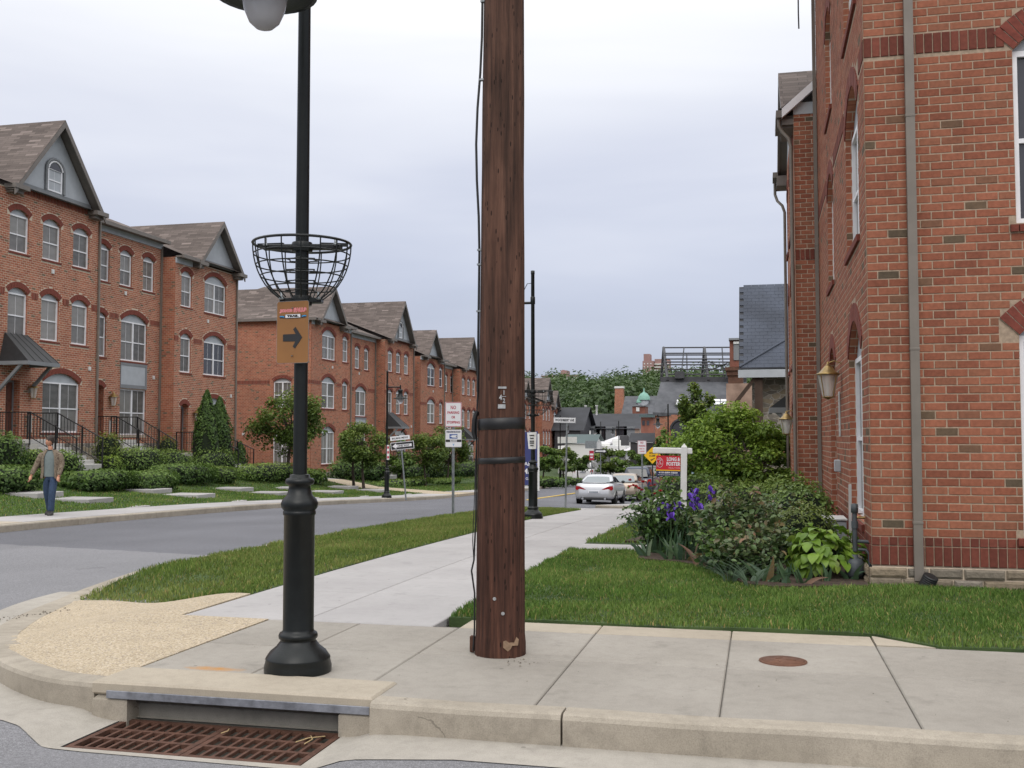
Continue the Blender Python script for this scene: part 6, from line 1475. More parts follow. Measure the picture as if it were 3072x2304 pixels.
# small signs past the next corner
p = at(1927,1500,36); p.z = zs(p.x,p.y); s2 = empty('small_parking_sign', p, facing(p), 'small white no parking sign on a steel post beside the gold car', 'sign'); channel_post(s2, 1.95)
plate('panel', rrect(.30,.46,.02), -.005, 0, 'sign_white', s2, 0, 2.0)
border(s2,.29,.45,.018,.008,'sign_red',0,2.0,-.006); sign_text('NO', s2, 0, 2.16, .07, .1, 'sign_red', .002, -.007); sign_text('PARKING', s2, 0, 2.05, .06, .22, 'sign_red', .002, -.007); sign_text('HERE TO', s2, 0, 1.95, .045, .18, 'logo_red', .001, -.007); sign_text('CORNER', s2, 0, 1.86, .045, .18, 'logo_red', .001, -.007)
p = at(1958,1470,42); p.z = zs(p.x,p.y); s3 = empty('speed_hump_sign', p, facing(p), 'yellow diamond speed hump sign on a black post', 'sign'); round_post(s3, 1.75, .028, 'sign_black'); dm = .34
plate('panel', [(0,-dm),(dm,0),(0,dm),(-dm,0)], -.006, 0, 'sign_yellow', s3, 0, 1.98); sign_text('SPEED', s3, 0, 2.07, .075, .26, 'sign_black', .002, -.008); sign_text('HUMP', s3, 0, 1.96, .075, .24, 'sign_black', .002, -.008); plate('arrow', [(-.1,-.04),(.0,-.01),(.08,.04),(.1,.02),(.01,-.04),(-.02,-.08)], -.009, -.0065, 'sign_black', s3, 0, 1.84)
p = at(1775,1440,82); p.z = zs(p.x,p.y); s4 = empty('do_not_enter_sign', p, facing(p), 'small red and white sign with grey back plate at the far junction', 'sign'); round_post(s4, 2.0, .04); plate('panel', rrect(.36,.75,.03), -.01, 0, 'sign_red', s4, 0, 2.1); plate('bar', rrect(.28,.14,.01), -.014, -.011, 'sign_white', s4, 0, 2.18); plate('back_plate', rrect(.9,.6,.03), .02, .03, 'galvanised', s4, -.05, 2.95); plate('bar', rrect(.2,.1,.01), -.014, -.011, 'sign_white', s4, 0, 1.95)
p = at(1802,1440,80); p.z = zs(p.x,p.y); s5 = empty('far_one_way_sign', p, facing(p), 'distant black one way sign pointing right at the junction', 'sign'); round_post(s5, 2.3, .04); plate('panel', rrect(.95,.32,.02), -.008, 0, 'sign_black', s5, 0, 2.45); plate('arrow', [(.41,0),(.25,.115),(.25,.05),(-.38,.05),(-.38,-.05),(.25,-.05),(.25,-.115)], -.012, -.009, 'sign_white', s5, 0, 2.45)
# estate agent's board on its white post
p = Vector((-1.12, 15.7, zs(-1.12,15.7))); es = empty('estate_sign', p, facing(p)-R(3), 'red LONG & FOSTER board hanging from a white wooden post', 'sign')
mb = MB(); mb.bbox((-.045,-.045,-.1),(.045,.045,1.40), .006); mb.add([(-.045,-.045,1.40),(.045,-.045,1.40),(.045,.045,1.40),(-.045,.045,1.40),(0,0,1.46)], [(0,1,4),(1,2,4),(2,3,4),(3,0,4)]); mb.build('post', 'post_white', es); es.rotation_euler = (0, R(1.0), facing(p)-R(3))
MB().bbox((-.46,-.032,1.300),(.12,.032,1.390), .012).build('arm', 'post_white', es)
plate('panel', [(-.178,-.105),(.178,-.105),(.178,.105),(-.178,.105)], -.006, .006, 'estate_red', es, -.232, 1.165); plate('stripe', [(-.178,-.008),(.178,-.008),(.178,.008),(-.178,.008)], -.0065, .0065, 'sign_yellow', es, -.232, 1.052); plate('rider', [(-.178,-.038),(.178,-.038),(.178,.038),(-.178,.038)], -.006, .006, 'navy', es, -.232, 1.005)
sign_text('LONG &', es, -.155, 1.220, .058, .195, 'sign_white', .0022, -.008); sign_text('FOSTER', es, -.155, 1.150, .058, .205, 'sign_white', .0022, -.008); sign_text('REALTORS', es, -.14, 1.090, .024, .17, 'logo_pink', .0005, -.008); sign_text('410-889-9800', es, -.232, 1.018, .026, .28, 'sign_white', .0008, -.008); sign_text('www.longandfoster.com', es, -.232, 0.985, .014, .31, 'sign_white', .0003, -.008)
mb = MB(); mb.tube([(-.358+.048*math.cos(a*.3142),-.008,1.165+.072*math.sin(a*.3142)) for a in range(21)], .003, 4, cap=False); mb.tube([(-.39,-.008,1.175),(-.372,-.008,1.115),(-.355,-.008,1.195),(-.336,-.008,1.135)], .005, 4); mb.tube([(-.378,-.008,1.205),(-.355,-.008,1.225),(-.34,-.008,1.185),(-.33,-.008,1.215)], .005, 4); mb.build('emblem', 'sign_white', es)
for x in (-.38,-.08): MB().tube([(x,0,1.305),(x,0,1.265)], .006, 5).build('hanger', 'galvanised', es)
# navy development board far down the street
p = at(1570,1466,64); p.z = zs(p.x,p.y); bn = empty('development_board', p, facing(p), 'tall navy blue development board partly hidden by the utility pole', 'board')
plate('panel', [(-1.2,.25),(.90,.25),(.90,3.55),(-1.2,3.45)], -.04, 0, pmat('board_navy', (.035,.045,.16), .5, .08, 2), bn); MB().box2((.87,-.05,-.1),(.99,.05,3.4)).build('post', 'post_white', bn)
sign_text('IAR', bn, .25, 1.55, .24, .55, 'sign_white', .004, -.045); sign_text('ME', bn, .22, 1.1, .32, .5, 'sign_white', .01, -.045); sign_text('VE GAR', bn, .2, .65, .16, .75, 'sign_white', .002, -.045)
# thin black wire hanging in the sky at right
tag(MB().tube([at(2394,-60,14),at(2395,40,14),at(2396.5,86,14)], .010, 5).build('hanging_wire', 'cable_black'), 'short black wire hanging at the top edge near the roof', 'wire')
# ================================================================== parked cars
def paint(name, col, metal=.5, rough=.3):
    m = NT(name); m.set(col=m.mix(.15, col, m.ramp(m.noise(2, 3), [(.3,.8),(.7,1.15)]), 'MULTIPLY'), metal=metal, rough=rough, coat=.5); m.b.inputs['Coat Roughness'].default_value = .08
paint('paint_silver', (.52,.53,.55)); paint('paint_gold', (.36,.30,.24)); paint('paint_navy', (.03,.04,.07), .3); paint('paint_maroon', (.05,.035,.04), .3); paint('paint_teal', (.02,.09,.13), .3); paint('paint_white', (.7,.7,.7), 0)
def cg(name, c, r):
    m = NT(name); m.set(col=c, rough=r, spec=.8)
cg('car_glass', (.02,.025,.03), .04); cg('car_glass_pale', (.16,.19,.20), .05); cg('tail_red', (.35,.01,.015), .12); cg('tail_amber', (.5,.16,.02), .15)
pmat('tyre', (.012,.012,.012), .8, .2, 20); pmat('alloy', (.45,.45,.46), .3, .15, 8, 0, 60, .8); pmat('bumper_black', (.02,.02,.02), .6, .1)
def ring_pts(y0, y1, hw, z, r=.25, n=5, front=1.0):
    P = []
    for cx, cy, a0 in ((hw-r, y1-r*front, 0), (-hw+r, y1-r*front, 90), (-hw+r, y0+r, 180), (hw-r, y0+r, 270)):
        for k in range(n+1): a = R(a0+90*k/n); P.append((cx+r*math.cos(a), cy+r*math.sin(a)*(front if a0 < 180 else 1), z))
    return P
def loft(rings, cap=True):
    n = len(rings[0]); V = [p for r in rings for p in r]; F = []
    for i in range(len(rings)-1):
        for k in range(n): F.append((i*n+k, i*n+(k+1)%n, (i+1)*n+(k+1)%n, (i+1)*n+k))
    if cap: F.append(tuple(range(n))[::-1]); F.append(tuple(range((len(rings)-1)*n, len(rings)*n)))
    mb = MB(); mb.smooth = True; mb.add(V, F); return mb
def car(kind, mat, loc, rz, label, glass='car_glass'):
    c = empty('parked_car', loc, rz, label, 'car', 'cars parked down the street')
    suv = kind == 'suv'; L = 4.65; hw = .92 if not suv else .94; H = {'coupe':1.40,'sedan':1.44,'suv':1.76}[kind]; belt = {'coupe':.98,'sedan':.95,'suv':1.12}[kind]; y0, y1 = -L/2, L/2
    deck = belt if not suv else belt
    rings = [ring_pts(y0+.16, y1-.2, hw-.14, .20, .2), ring_pts(y0+.03, y1-.05, hw-.03, .30, .26), ring_pts(y0, y1, hw, .48, .3), ring_pts(y0+.02, y1+.0, hw+.005, .66, .32), ring_pts(y0+.05, y1-.1, hw-.01, belt-.14, .32, front=1.2), ring_pts(y0+.10, y1-.3, hw-.07, belt-.03, .3, front=1.5), ring_pts(y0+.16, y1-.5, hw-.14, belt+.01, .25, front=1.5)]
    b = loft(rings).build('body', mat, c); m_ = b.modifiers.new('s', 'SUBSURF'); m_.levels = 1; m_.render_levels = 2
    # greenhouse
    gy0, gy1 = {'coupe':(-1.72,.95),'sedan':(-1.75,1.15),'suv':(-2.2,1.0)}[kind]; ty0, ty1 = {'coupe':(-.75,.1),'sedan':(-.95,.25),'suv':(-1.95,.25)}[kind]
    lo = ring_pts(gy0, gy1, hw-.12, belt-.02, .2); hi = ring_pts(ty0, ty1, hw-.30, H-.07, .2); tp = ring_pts(ty0+.1, ty1-.1, hw-.40, H, .16)
    mid = [tuple(a+(d-a)*.55 for a, d in zip(p, q)) for p, q in zip(lo, hi)]; mid = [(x*1.03, y, z) for x, y, z in mid]
    g = loft([lo, mid, hi, tp]).build('roof', mat, c); m_ = g.modifiers.new('s', 'SUBSURF'); m_.levels = 1; m_.render_levels = 2
    def panel(name, pts, gm):
        mb = MB(); mb.add(pts, [tuple(range(len(pts)))]); return mb.build(name, gm, c)
    def lerp(a, b, t): return a+(b-a)*t
    def rear(x, t, o=.012): return (x*lerp(hw-.26, hw-.42, t), lerp(gy0, ty0, t)-o-.03*(1-abs(x)**2), lerp(belt, H-.08, t))
    panel('rear_window', [rear(-1,.12),rear(-.5,.1),rear(0,.08),rear(.5,.1),rear(1,.12),rear(1,.86),rear(.5,.9),rear(0,.92),rear(-.5,.9),rear(-1,.86)], glass)
    panel('windscreen', [(x*(hw-.3),lerp(gy1,ty1,t)+.02,lerp(belt,H-.08,t)) for x,t in ((-1,.15),(-.9,.88),(.9,.88),(1,.15))], 'car_glass')
    for s in (-1, 1):
        def sd(yf, t): return (s*(lerp(hw-.10, hw-.285, t)+.012), lerp(lerp(gy0,gy1,yf), lerp(ty0,ty1,yf), t), lerp(belt, H-.08, t))
        panel('side_window', [sd(.14,.12),sd(.5,.12),sd(.5,.85),sd(.16,.85)], 'car_glass'); panel('side_window', [sd(.54,.12),sd(.9,.12),sd(.88,.85),sd(.54,.85)], 'car_glass')
        mb = MB(); mb.smooth = True; mb.lathe([(.001,-.07),(.07,-.05),(.09,.0),(.07,.06),(.001,.08)], 10, (s*(hw+.06),.55,belt+.05)); mb.build('mirror', mat if kind != 'coupe' else 'bumper_black', c)
        # lamps
        if suv: Lp = [(.62,.70),(.86,.70),(.86,1.06),(.66,1.02)]
        elif kind == 'coupe': Lp = [(.36,.70),(.80,.66),(.875,.72),(.85,.86),(.66,.84)]
        else: Lp = [(.34,.66),(.86,.66),(.87,.80),(.80,.84),(.34,.82)]
        def yy(x): return y0+.02 + (max(0, abs(x)-.62)**2)*1.9
        pts = [(s*x, yy(x)-.01-(0 if not suv else -.02), z) for x, z in Lp]; n = len(pts); mb = MB(); mb.add(pts+[(x,y+.14,z) for x,y,z in pts], [tuple(range(n))]+[(i,(i+1)%n,(i+1)%n+n,i+n) for i in range(n)]); mb.build('tail_light', 'tail_red', c)
    mb = MB(); mb.bbox((-.26,y0-.025,.52 if not suv else .8),(.26,y0+.02,.64 if not suv else .94), .008); pl = mb.build('licence_plate', 'sign_white', c); mb = MB(); mb.bbox((-.21,y0-.032,.545 if not suv else .825),(.21,y0-.0255,.615 if not suv else .9), .002); mb.build('plate_print', pmat('plate_grey', (.25,.28,.32), .5) if 'plate_grey' not in MATS else 'plate_grey', pl)
    mb = MB(); mb.bbox((-.62,y0-.004,.22),(.62,y0+.1,.34), .03); mb.build('bumper_insert', 'bumper_black', c)
    for s in (-1,1): mb = MB(); mb.tube([(s*.52,y0-.02,.28),(s*.52,y0+.15,.28)], .05, 10); mb.build('exhaust', 'alloy', c)
    if kind == 'coupe': mb = MB(); mb.smooth = True; mb.bbox((-.55,y0+.16,belt+.015),(.55,y0+.30,belt+.045), .012); mb.build('spoiler', mat, c)
    if suv:
        for s in (-1,1): MB().tube([(s*.6,-1.6,H+.06),(s*.6,.2,H+.06)], .02, 5).build('roof_rail', 'bumper_black', c)
    for s in (-1,1):
        for yw in (-1.38, 1.38):
            rw = .335 if not suv else .37
            mb = MB(); mb.lathe([(rw*.62,-.11),(rw*.93,-.11),(rw,-.08),(rw,.08),(rw*.93,.11),(rw*.62,.11)], 24, cap=False); t = mb.build('wheel', 'tyre', c); t.rotation_euler = (0,R(90),0); t.location = (s*(hw-.10),yw,rw)
            mb = MB(); mb.lathe([(rw*.64,.05),(rw*.6,.095),(.07,.075),(.05,.1),(.001,.1)], 20, cap=False)
            mb.lathe([(rw*.64,-.05),(rw*.6,-.095),(.001,-.08)], 20, cap=False); mb.build('rim', 'alloy', t)
            mb = MB(); mb.lathe([(rw+.06,-.005),(rw+.06,.012),(.01,.012)], 24, cap=False); a = mb.build('wheel_arch', 'bumper_black', c); a.rotation_euler = (0,R(90*s),0); a.location = (s*(hw-.022),yw,rw)
    return c
def road_at(x, y): return zs(x, y)+ROADZ+.005
pr = lambda y: math.atan2(zs(-7,y+2)-zs(-7,y-2), 4)
def park(kind, mat, x, yrear, label, glass='car_glass'):
    y = yrear+2.33; o = car(kind, mat, (x, y, road_at(x, y)), 0, label, glass); o.rotation_euler = (pr(y), 0, 0); return o
park('coupe', 'paint_silver', -7.42, 47.4, 'silver coupe with red tail lamps, nearest of the parked cars', 'car_glass_pale')
park('sedan', 'paint_gold', -7.05, 54.2, 'gold sedan parked ahead of the silver coupe', 'car_glass_pale')
park('suv', 'paint_navy', -7.0, 60.6, 'dark blue sport utility vehicle ahead of the gold sedan')
park('suv', 'paint_maroon', -6.9, 67.2, 'dark maroon van ahead of the blue sport utility vehicle')
park('sedan', 'paint_teal', -4.35, 67.0, 'teal sedan parked behind the estate board and lamp base', 'car_glass_pale')
q = park('suv', 'paint_white', -14.4, 86, 'white vehicle just showing over the silver coupe, far away')
# ================================================================== plants
GREEN = [(.03,.064,.017),(.068,.13,.03),(.12,.20,.05),(.18,.26,.075)]
DEEP = [(.022,.052,.016),(.048,.10,.026),(.085,.155,.04),(.125,.20,.06)]
LIME = [(.04,.085,.014),(.08,.145,.022),(.125,.205,.034),(.17,.25,.05)]
YEL = [(.04,.075,.014),(.08,.125,.024),(.12,.165,.035),(.17,.20,.06)]
pmat('bark', (.06,.045,.035), .9, .3, 12, .5, 50); pmat('bark_pale', (.13,.11,.095), .9, .3, 12, .5, 50); pmat('green_stem', (.05,.10,.03), .7, .2, 20)
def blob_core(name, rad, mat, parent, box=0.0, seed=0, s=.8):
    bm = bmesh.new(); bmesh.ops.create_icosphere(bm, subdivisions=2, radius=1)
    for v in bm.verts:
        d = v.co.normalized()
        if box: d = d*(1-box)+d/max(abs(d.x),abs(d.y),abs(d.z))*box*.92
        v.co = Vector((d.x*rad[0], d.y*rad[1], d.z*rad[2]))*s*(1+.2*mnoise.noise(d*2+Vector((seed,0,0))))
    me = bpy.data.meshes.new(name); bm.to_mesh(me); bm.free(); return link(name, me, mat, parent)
def shrub(name, label, loc, rad, n, leaf, cols, group=None, box=.35, lump=.22, mat='leaf', cat='shrub', tone=0.0, up=.4, asp=.55):
    """loc = centre of the base; rad = half sizes"""
    e = empty(name, loc, 0, label, cat, group); sd_ = random.random()*50
    c = blob_core('shade_core', rad, 'dark_core', e, box, sd_, .78); c.location = (0,0,rad[2]*.92)  # solid blob blocking see-through, coloured dark for the inner shade
    p, d, r = blob_points(n, rad, sd_, lump, .28, box); k = p[:,2] > -rad[2]*.96; p, d, r = p[k], d[k], r[k]
    t = np.clip(.30+.42*d[:,2]+tone+(r-.9)*.5+RNG.normal(0,.16,len(p)), 0, .999)  # lit tops and shaded sides put into the leaf tones
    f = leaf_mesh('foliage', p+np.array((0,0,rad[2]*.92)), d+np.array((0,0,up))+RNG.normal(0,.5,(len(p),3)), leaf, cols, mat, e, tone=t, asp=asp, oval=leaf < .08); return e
def tree(name, label, loc, crown_c, crown_r, trunk_r, clumps, per, leaf, cols, group=None, bark='bark', seed=0, stems=1, lean=0, crad=.34, tone=0, cat='tree', flat=1.0, low=.25):
    e = empty(name, loc, 0, label, cat, group); rs = random.Random(seed); cc = Vector(crown_c); tips = []
    for k in range(clumps):
        while True:
            v = Vector((rs.uniform(-1,1),rs.uniform(-1,1),rs.uniform(-1,1)))
            if .2 < v.length < 1: break
        v = v.normalized()*(v.length**.5)*rs.uniform(.72,1.0); tips.append(Vector((cc.x+v.x*crown_r[0], cc.y+v.y*crown_r[1], cc.z+v.z*crown_r[2])))
    mb = MB(); bases = [Vector((rs.uniform(-.12,.12)*(stems > 1), rs.uniform(-.12,.12)*(stems > 1), -.1)) for _ in range(stems)]; forks = []
    for s in range(stems):
        sp = .35 if stems > 1 else .06; top = Vector((cc.x*.8+rs.uniform(-sp,sp)*crown_r[0]*1.3, cc.y*.8+rs.uniform(-sp,sp)*crown_r[1]*1.3, cc.z-crown_r[2]*(.35 if stems > 1 else .55)))
        m_ = (bases[s]+top)/2+Vector((rs.uniform(-.05,.05),rs.uniform(-.05,.05),0)); mb.tube([bases[s], m_, top], 0, 7, radii=[trunk_r*1.25, trunk_r*.9, trunk_r*.7]); forks.append(top)
    mb.build('trunk', bark, e); mb = MB()
    for i, t in enumerate(tips):
        f = forks[i % len(forks)]; m_ = f.lerp(t, .5)+Vector((rs.uniform(-.1,.1)*crown_r[0],rs.uniform(-.1,.1)*crown_r[1],rs.uniform(.0,.14)*crown_r[2])); mb.tube([f, m_, t], 0, 5, radii=[trunk_r*.5, trunk_r*.28, trunk_r*.08])
    mb.build('limbs', bark, e)
    C = []; N = []; T = []
    for t in tips:
        q = rs.uniform(.7,1.25)*crad; n = int(per*rs.uniform(.7,1.3)); p = RNG.normal(size=(n,3)); p /= np.linalg.norm(p,axis=1,keepdims=True); p *= (RNG.random((n,1))**.45); d = p.copy()
        p = p*np.array((crown_r[0]*q,crown_r[1]*q,crown_r[2]*q*.75*flat)); ct = rs.uniform(-.16,.16); C.append(p+np.array(t)); N.append(d*.6+np.array((0,0,.75))+RNG.normal(0,.45,(n,3)))
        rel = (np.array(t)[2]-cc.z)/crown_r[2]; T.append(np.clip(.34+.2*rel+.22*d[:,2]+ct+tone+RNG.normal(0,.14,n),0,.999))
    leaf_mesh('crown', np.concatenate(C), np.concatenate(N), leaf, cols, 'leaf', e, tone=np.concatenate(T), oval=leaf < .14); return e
def lx(px, py, x):     # where the view through a picture point meets the plane x (for planting on the far lawns)
    d = (_f + _r*((px-1536)/3125) - _u*((py-1152)/3125)); t = x/d.x; return d.y*t, EYE+d.z*t
# ------------------------------------------------------------------ far lawns, near row
HG = 'shrubs before the left houses'
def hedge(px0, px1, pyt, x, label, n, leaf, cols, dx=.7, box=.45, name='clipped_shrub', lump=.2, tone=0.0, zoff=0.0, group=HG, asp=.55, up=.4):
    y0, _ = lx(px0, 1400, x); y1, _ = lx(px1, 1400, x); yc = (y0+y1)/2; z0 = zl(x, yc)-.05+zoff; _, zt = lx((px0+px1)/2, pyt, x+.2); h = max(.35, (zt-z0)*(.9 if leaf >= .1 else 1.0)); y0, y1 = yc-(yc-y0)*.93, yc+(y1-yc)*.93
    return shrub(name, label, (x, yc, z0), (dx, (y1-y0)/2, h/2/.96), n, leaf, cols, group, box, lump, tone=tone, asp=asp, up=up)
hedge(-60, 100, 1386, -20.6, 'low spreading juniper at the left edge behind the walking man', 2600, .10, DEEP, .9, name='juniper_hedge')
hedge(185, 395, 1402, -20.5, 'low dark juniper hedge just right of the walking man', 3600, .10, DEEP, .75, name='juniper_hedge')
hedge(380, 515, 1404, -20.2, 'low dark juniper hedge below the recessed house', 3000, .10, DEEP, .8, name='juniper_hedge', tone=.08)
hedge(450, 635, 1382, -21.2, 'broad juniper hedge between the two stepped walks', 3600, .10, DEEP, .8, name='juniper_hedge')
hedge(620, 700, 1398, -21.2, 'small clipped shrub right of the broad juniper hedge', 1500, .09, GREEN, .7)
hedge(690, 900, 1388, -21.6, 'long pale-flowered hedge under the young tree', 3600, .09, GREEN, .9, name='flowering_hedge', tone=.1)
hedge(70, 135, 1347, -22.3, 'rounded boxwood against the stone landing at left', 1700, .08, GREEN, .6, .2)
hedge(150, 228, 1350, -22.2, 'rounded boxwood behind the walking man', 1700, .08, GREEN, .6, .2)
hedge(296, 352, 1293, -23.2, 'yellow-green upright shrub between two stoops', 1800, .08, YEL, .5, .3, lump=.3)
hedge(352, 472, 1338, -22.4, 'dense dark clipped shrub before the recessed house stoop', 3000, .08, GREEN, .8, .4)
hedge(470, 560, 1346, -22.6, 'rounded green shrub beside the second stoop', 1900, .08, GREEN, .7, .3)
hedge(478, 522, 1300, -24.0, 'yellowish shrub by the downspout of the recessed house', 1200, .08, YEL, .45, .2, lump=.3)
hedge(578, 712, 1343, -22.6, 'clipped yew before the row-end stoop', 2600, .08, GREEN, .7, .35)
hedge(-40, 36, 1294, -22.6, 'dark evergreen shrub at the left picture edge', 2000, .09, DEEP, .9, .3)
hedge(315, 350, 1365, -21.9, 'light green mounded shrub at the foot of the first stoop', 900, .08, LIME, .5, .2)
def conifer(px, pyt, x, w, label, n, twin=False):
    y, _ = lx(px, 1380, x); z0 = zl(x,y)-.05; _, zt = lx(px, pyt, x); H = zt-z0
    e = empty('arborvitae', (x,y,z0), 0, label, 'evergreen'); P=[];N=[];T=[]
    for oy, hh in (((-.28*w,1.0),(.42*w,.93)) if twin else ((0,1.0),)):
        t = RNG.random(n)**.8; a = RNG.uniform(0,2*np.pi,n); prof = np.minimum(1.0,(1-t)*2.3+.05)**.85*(.72 if twin else 1.0); rr = w*.5*prof*(1-.25*RNG.random(n))*(1+.12*np.sin(a*5+t*9)); P.append(np.stack([rr*np.cos(a),oy+rr*np.sin(a),t*H*hh],1)); N.append(np.stack([np.cos(a),np.sin(a),np.full(n,.5)],1)+RNG.normal(0,.4,(n,3))); T.append(np.clip(.25+.3*RNG.random(n)+.12*np.sin(a*4+t*13),0,.999))
        mb = MB(); mb.lathe([(w*.33,0.02),(w*.36,H*.3*hh),(w*.28,H*.6*hh),(w*.12,H*.88*hh),(.01,H*.97*hh)],10,(0,oy,0)); mb.build('shade_core','dark_core',e)  # solid cone behind the leaves, coloured dark for the shade within
    leaf_mesh('foliage',np.concatenate(P),np.concatenate(N),.12,DEEP,'leaf',e,tone=np.concatenate(T)); MB().tube([(0,0,-.1),(0,0,H*.5)],.06,6).build('trunk','bark',e)
conifer(634,1172,-22.9,1.55,'tall twin-tipped arborvitae before the row-end house',3200,True); conifer(720,1325,-22.9,.75,'small conical arborvitae right of the third stoop',900)
# ------------------------------------------------------------------ farther row
HB = 'shrubs before the farther row'
for px0, px1, pyt, x, nm, cols, lb in ((858,905,1405,-21.5,'clipped_shrub',LIME,'pale clipped shrub at the corner of the end house'),(895,950,1400,-21.2,'clipped_shrub',GREEN,'square clipped shrub beside the end house stonework'),(1008,1085,1368,-22.2,'yew_shrub',DEEP,'large dark yew left of the paired street trees'),(1078,1150,1375,-22.0,'yew_shrub',DEEP,'large dark yew behind the paired street trees'),(1195,1262,1385,-22,'yew_shrub',DEEP,'round dark yew right of the third street lamp'),(1272,1335,1372,-22,'yew_shrub',DEEP,'round dark yew behind the leaning one way sign'),(1335,1445,1380,-22,'yew_shrub',DEEP,'broad dark yew behind the no parking post'),(1120,1292,1435,-20.2,'clipped_hedge',GREEN,'low clipped hedge along the farther lawn'),(1292,1362,1432,-20.2,'clipped_hedge',GREEN,'second low clipped hedge near the no parking post')):
    hedge(px0, px1, pyt, x, lb, 1500, .15, cols, .9, .4, nm, group=HB)
TG = 'young street trees'
def street_tree(px, pybase, x, D_c, pyt, pyb, pw, label, seed, cols=LIME, clumps=26, per=150, leaf=.16, tr=.07, bark='bark'):
    y, _ = lx(px, pybase, x); z0 = zl(x,y) if x < -16 else zs(x,y); D = y*math.cos(YAW)-x*math.sin(YAW)
    _, zt = lx(px, pyt, x); _, zb = lx(px, pyb, x); r = pw/3125*D/2
    return tree('young_tree', label, (x,y,z0), (0,0,(zt+zb)/2-z0), (r*.92,r*.92,(zt-zb)/2*.94), tr, clumps, per, leaf, cols, TG, bark, seed)
MIX = [(.035,.07,.016),(.065,.115,.024),(.105,.16,.034),(.16,.19,.055)]
street_tree(862, 1415, -21.8, 0, 1150, 1375, 235, 'spreading young tree before the end house, behind the nearest lamp post', 3, MIX, 46, 170, .15, .09)
street_tree(1092, 1465, -19.0, 0, 1262, 1408, 165, 'young tree with slim trunk left of the third street lamp', 4, MIX, 34, 150, .15)
street_tree(1062, 1445, -20.2, 0, 1280, 1400, 120, 'young tree just behind the slim trunk tree', 14, GREEN, 22, 130, .15)
street_tree(1278, 1452, -19.6, 0, 1290, 1420, 150, 'young tree behind the leaning one way sign', 5, MIX, 30, 150, .16)
street_tree(1340, 1452, -20.0, 0, 1265, 1425, 150, 'young tree behind the watch sign post', 6, MIX, 28, 150, .16)
street_tree(1205, 1450, -20.5, 0, 1310, 1420, 110, 'small young tree by the third lamp base', 16, GREEN, 18, 130, .16)
for i, (px, D, pyt, pyb, pw, lb) in enumerate(((1630,76,1335,1420,95,'small green tree right of the second lamp base'),(1690,80,1345,1418,100,'small green tree behind the street name post'),(1735,84,1350,1415,70,'small distant tree left of the red sign'),(1830,88,1342,1425,110,'round distant tree above the silver coupe'),(1890,86,1350,1430,110,'round distant tree behind the small no parking sign'),(1945,90,1355,1430,90,'distant tree behind the yellow diamond sign'),(1985,84,1290,1430,70,'distant tree left of the bright green tree'))):
    q = at(px, 1450, D); z0 = zs(q.x,q.y); zt = at(px,pyt,D).z; zb = at(px,pyb,D).z; r = pw/3125*D/2
    tree('young_tree', lb, (q.x,q.y,z0), (0,0,(zt+zb)/2-z0), (r,r,(zt-zb)/2), .07, 18, 110, .26, MIX if i % 2 else GREEN, 'distant street trees', seed=30+i)
for px, D, w, h, lb in ((1640,72,1.6,.7,'low round shrub at the far kerb right of the second lamp'),(1690,76,2.2,.6,'low long shrub at the far kerb behind the street name post')):
    q = at(px,1455,D); shrub('kerb_shrub', lb, (q.x,q.y,zs(q.x,q.y)-.05), (w,.7,h/2), 500, .2, DEEP, 'shrubs at the far junction')
# ------------------------------------------------------------------ right-hand garden
tree('garden_tree', 'bright green spreading tree on the lawn behind the estate board', (-.62,24.2,zs(-.6,24)), (0,0,1.32), (1.66,1.35,1.2), .045, 90, 230, .095, [(.065,.13,.025),(.115,.205,.036),(.17,.28,.05),(.24,.35,.08)], None, 'bark_pale', 8, stems=4, crad=.27, flat=.8)
tree('dark_young_tree', 'narrow olive green tree rising behind the bright garden tree', (*at(2095,1400,38).xy, -1.0), (0,0,3.2), (.75,.75,1.5), .06, 22, 130, .16, MIX, None, 'bark', 9)
for i, (px, py, D, w, h, cols, lb) in enumerate(((2080,1500,20,.75,.95,DEEP,'dark shrub under the garden tree'),(2180,1490,19,.8,.8,GREEN,'mid green shrub under the garden tree at right'),(2290,1480,18,.7,.85,GREEN,'leafy shrub against the second brick house'),(2370,1475,16.5,.55,.95,GREEN,'green shrub below the second wall lantern'))):
    q = at(px,py,D); shrub('garden_shrub', lb, (q.x,q.y,zr(q.x,q.y)), (w,w*.8,h*.52), 1900, .07, cols, 'garden shrubs at right', .2, .3)
q = at(2400,1600,13.4); shrub('boxwood', 'upper rounded boxwood against the corner house', (q.x,q.y,zr(q.x,q.y)), (.45,.45,.46), 3000, .045, GREEN, None, .2, .3, 'leaf_gloss')
q = at(2420,1660,11.9); shrub('boxwood', 'yellow-tipped boxwood behind the hydrangea', (q.x,q.y,zr(q.x,q.y)), (.36,.36,.36), 3000, .038, YEL, None, .25, .3, 'leaf_gloss', tone=-.08)
q = at(2350,1560,14.6); shrub('boxwood', 'low spreading evergreen between the boxwoods and the rose', (q.x,q.y,zr(q.x,q.y)), (.5,.5,.4), 2400, .05, GREEN, None, .2, .35, 'leaf_gloss')
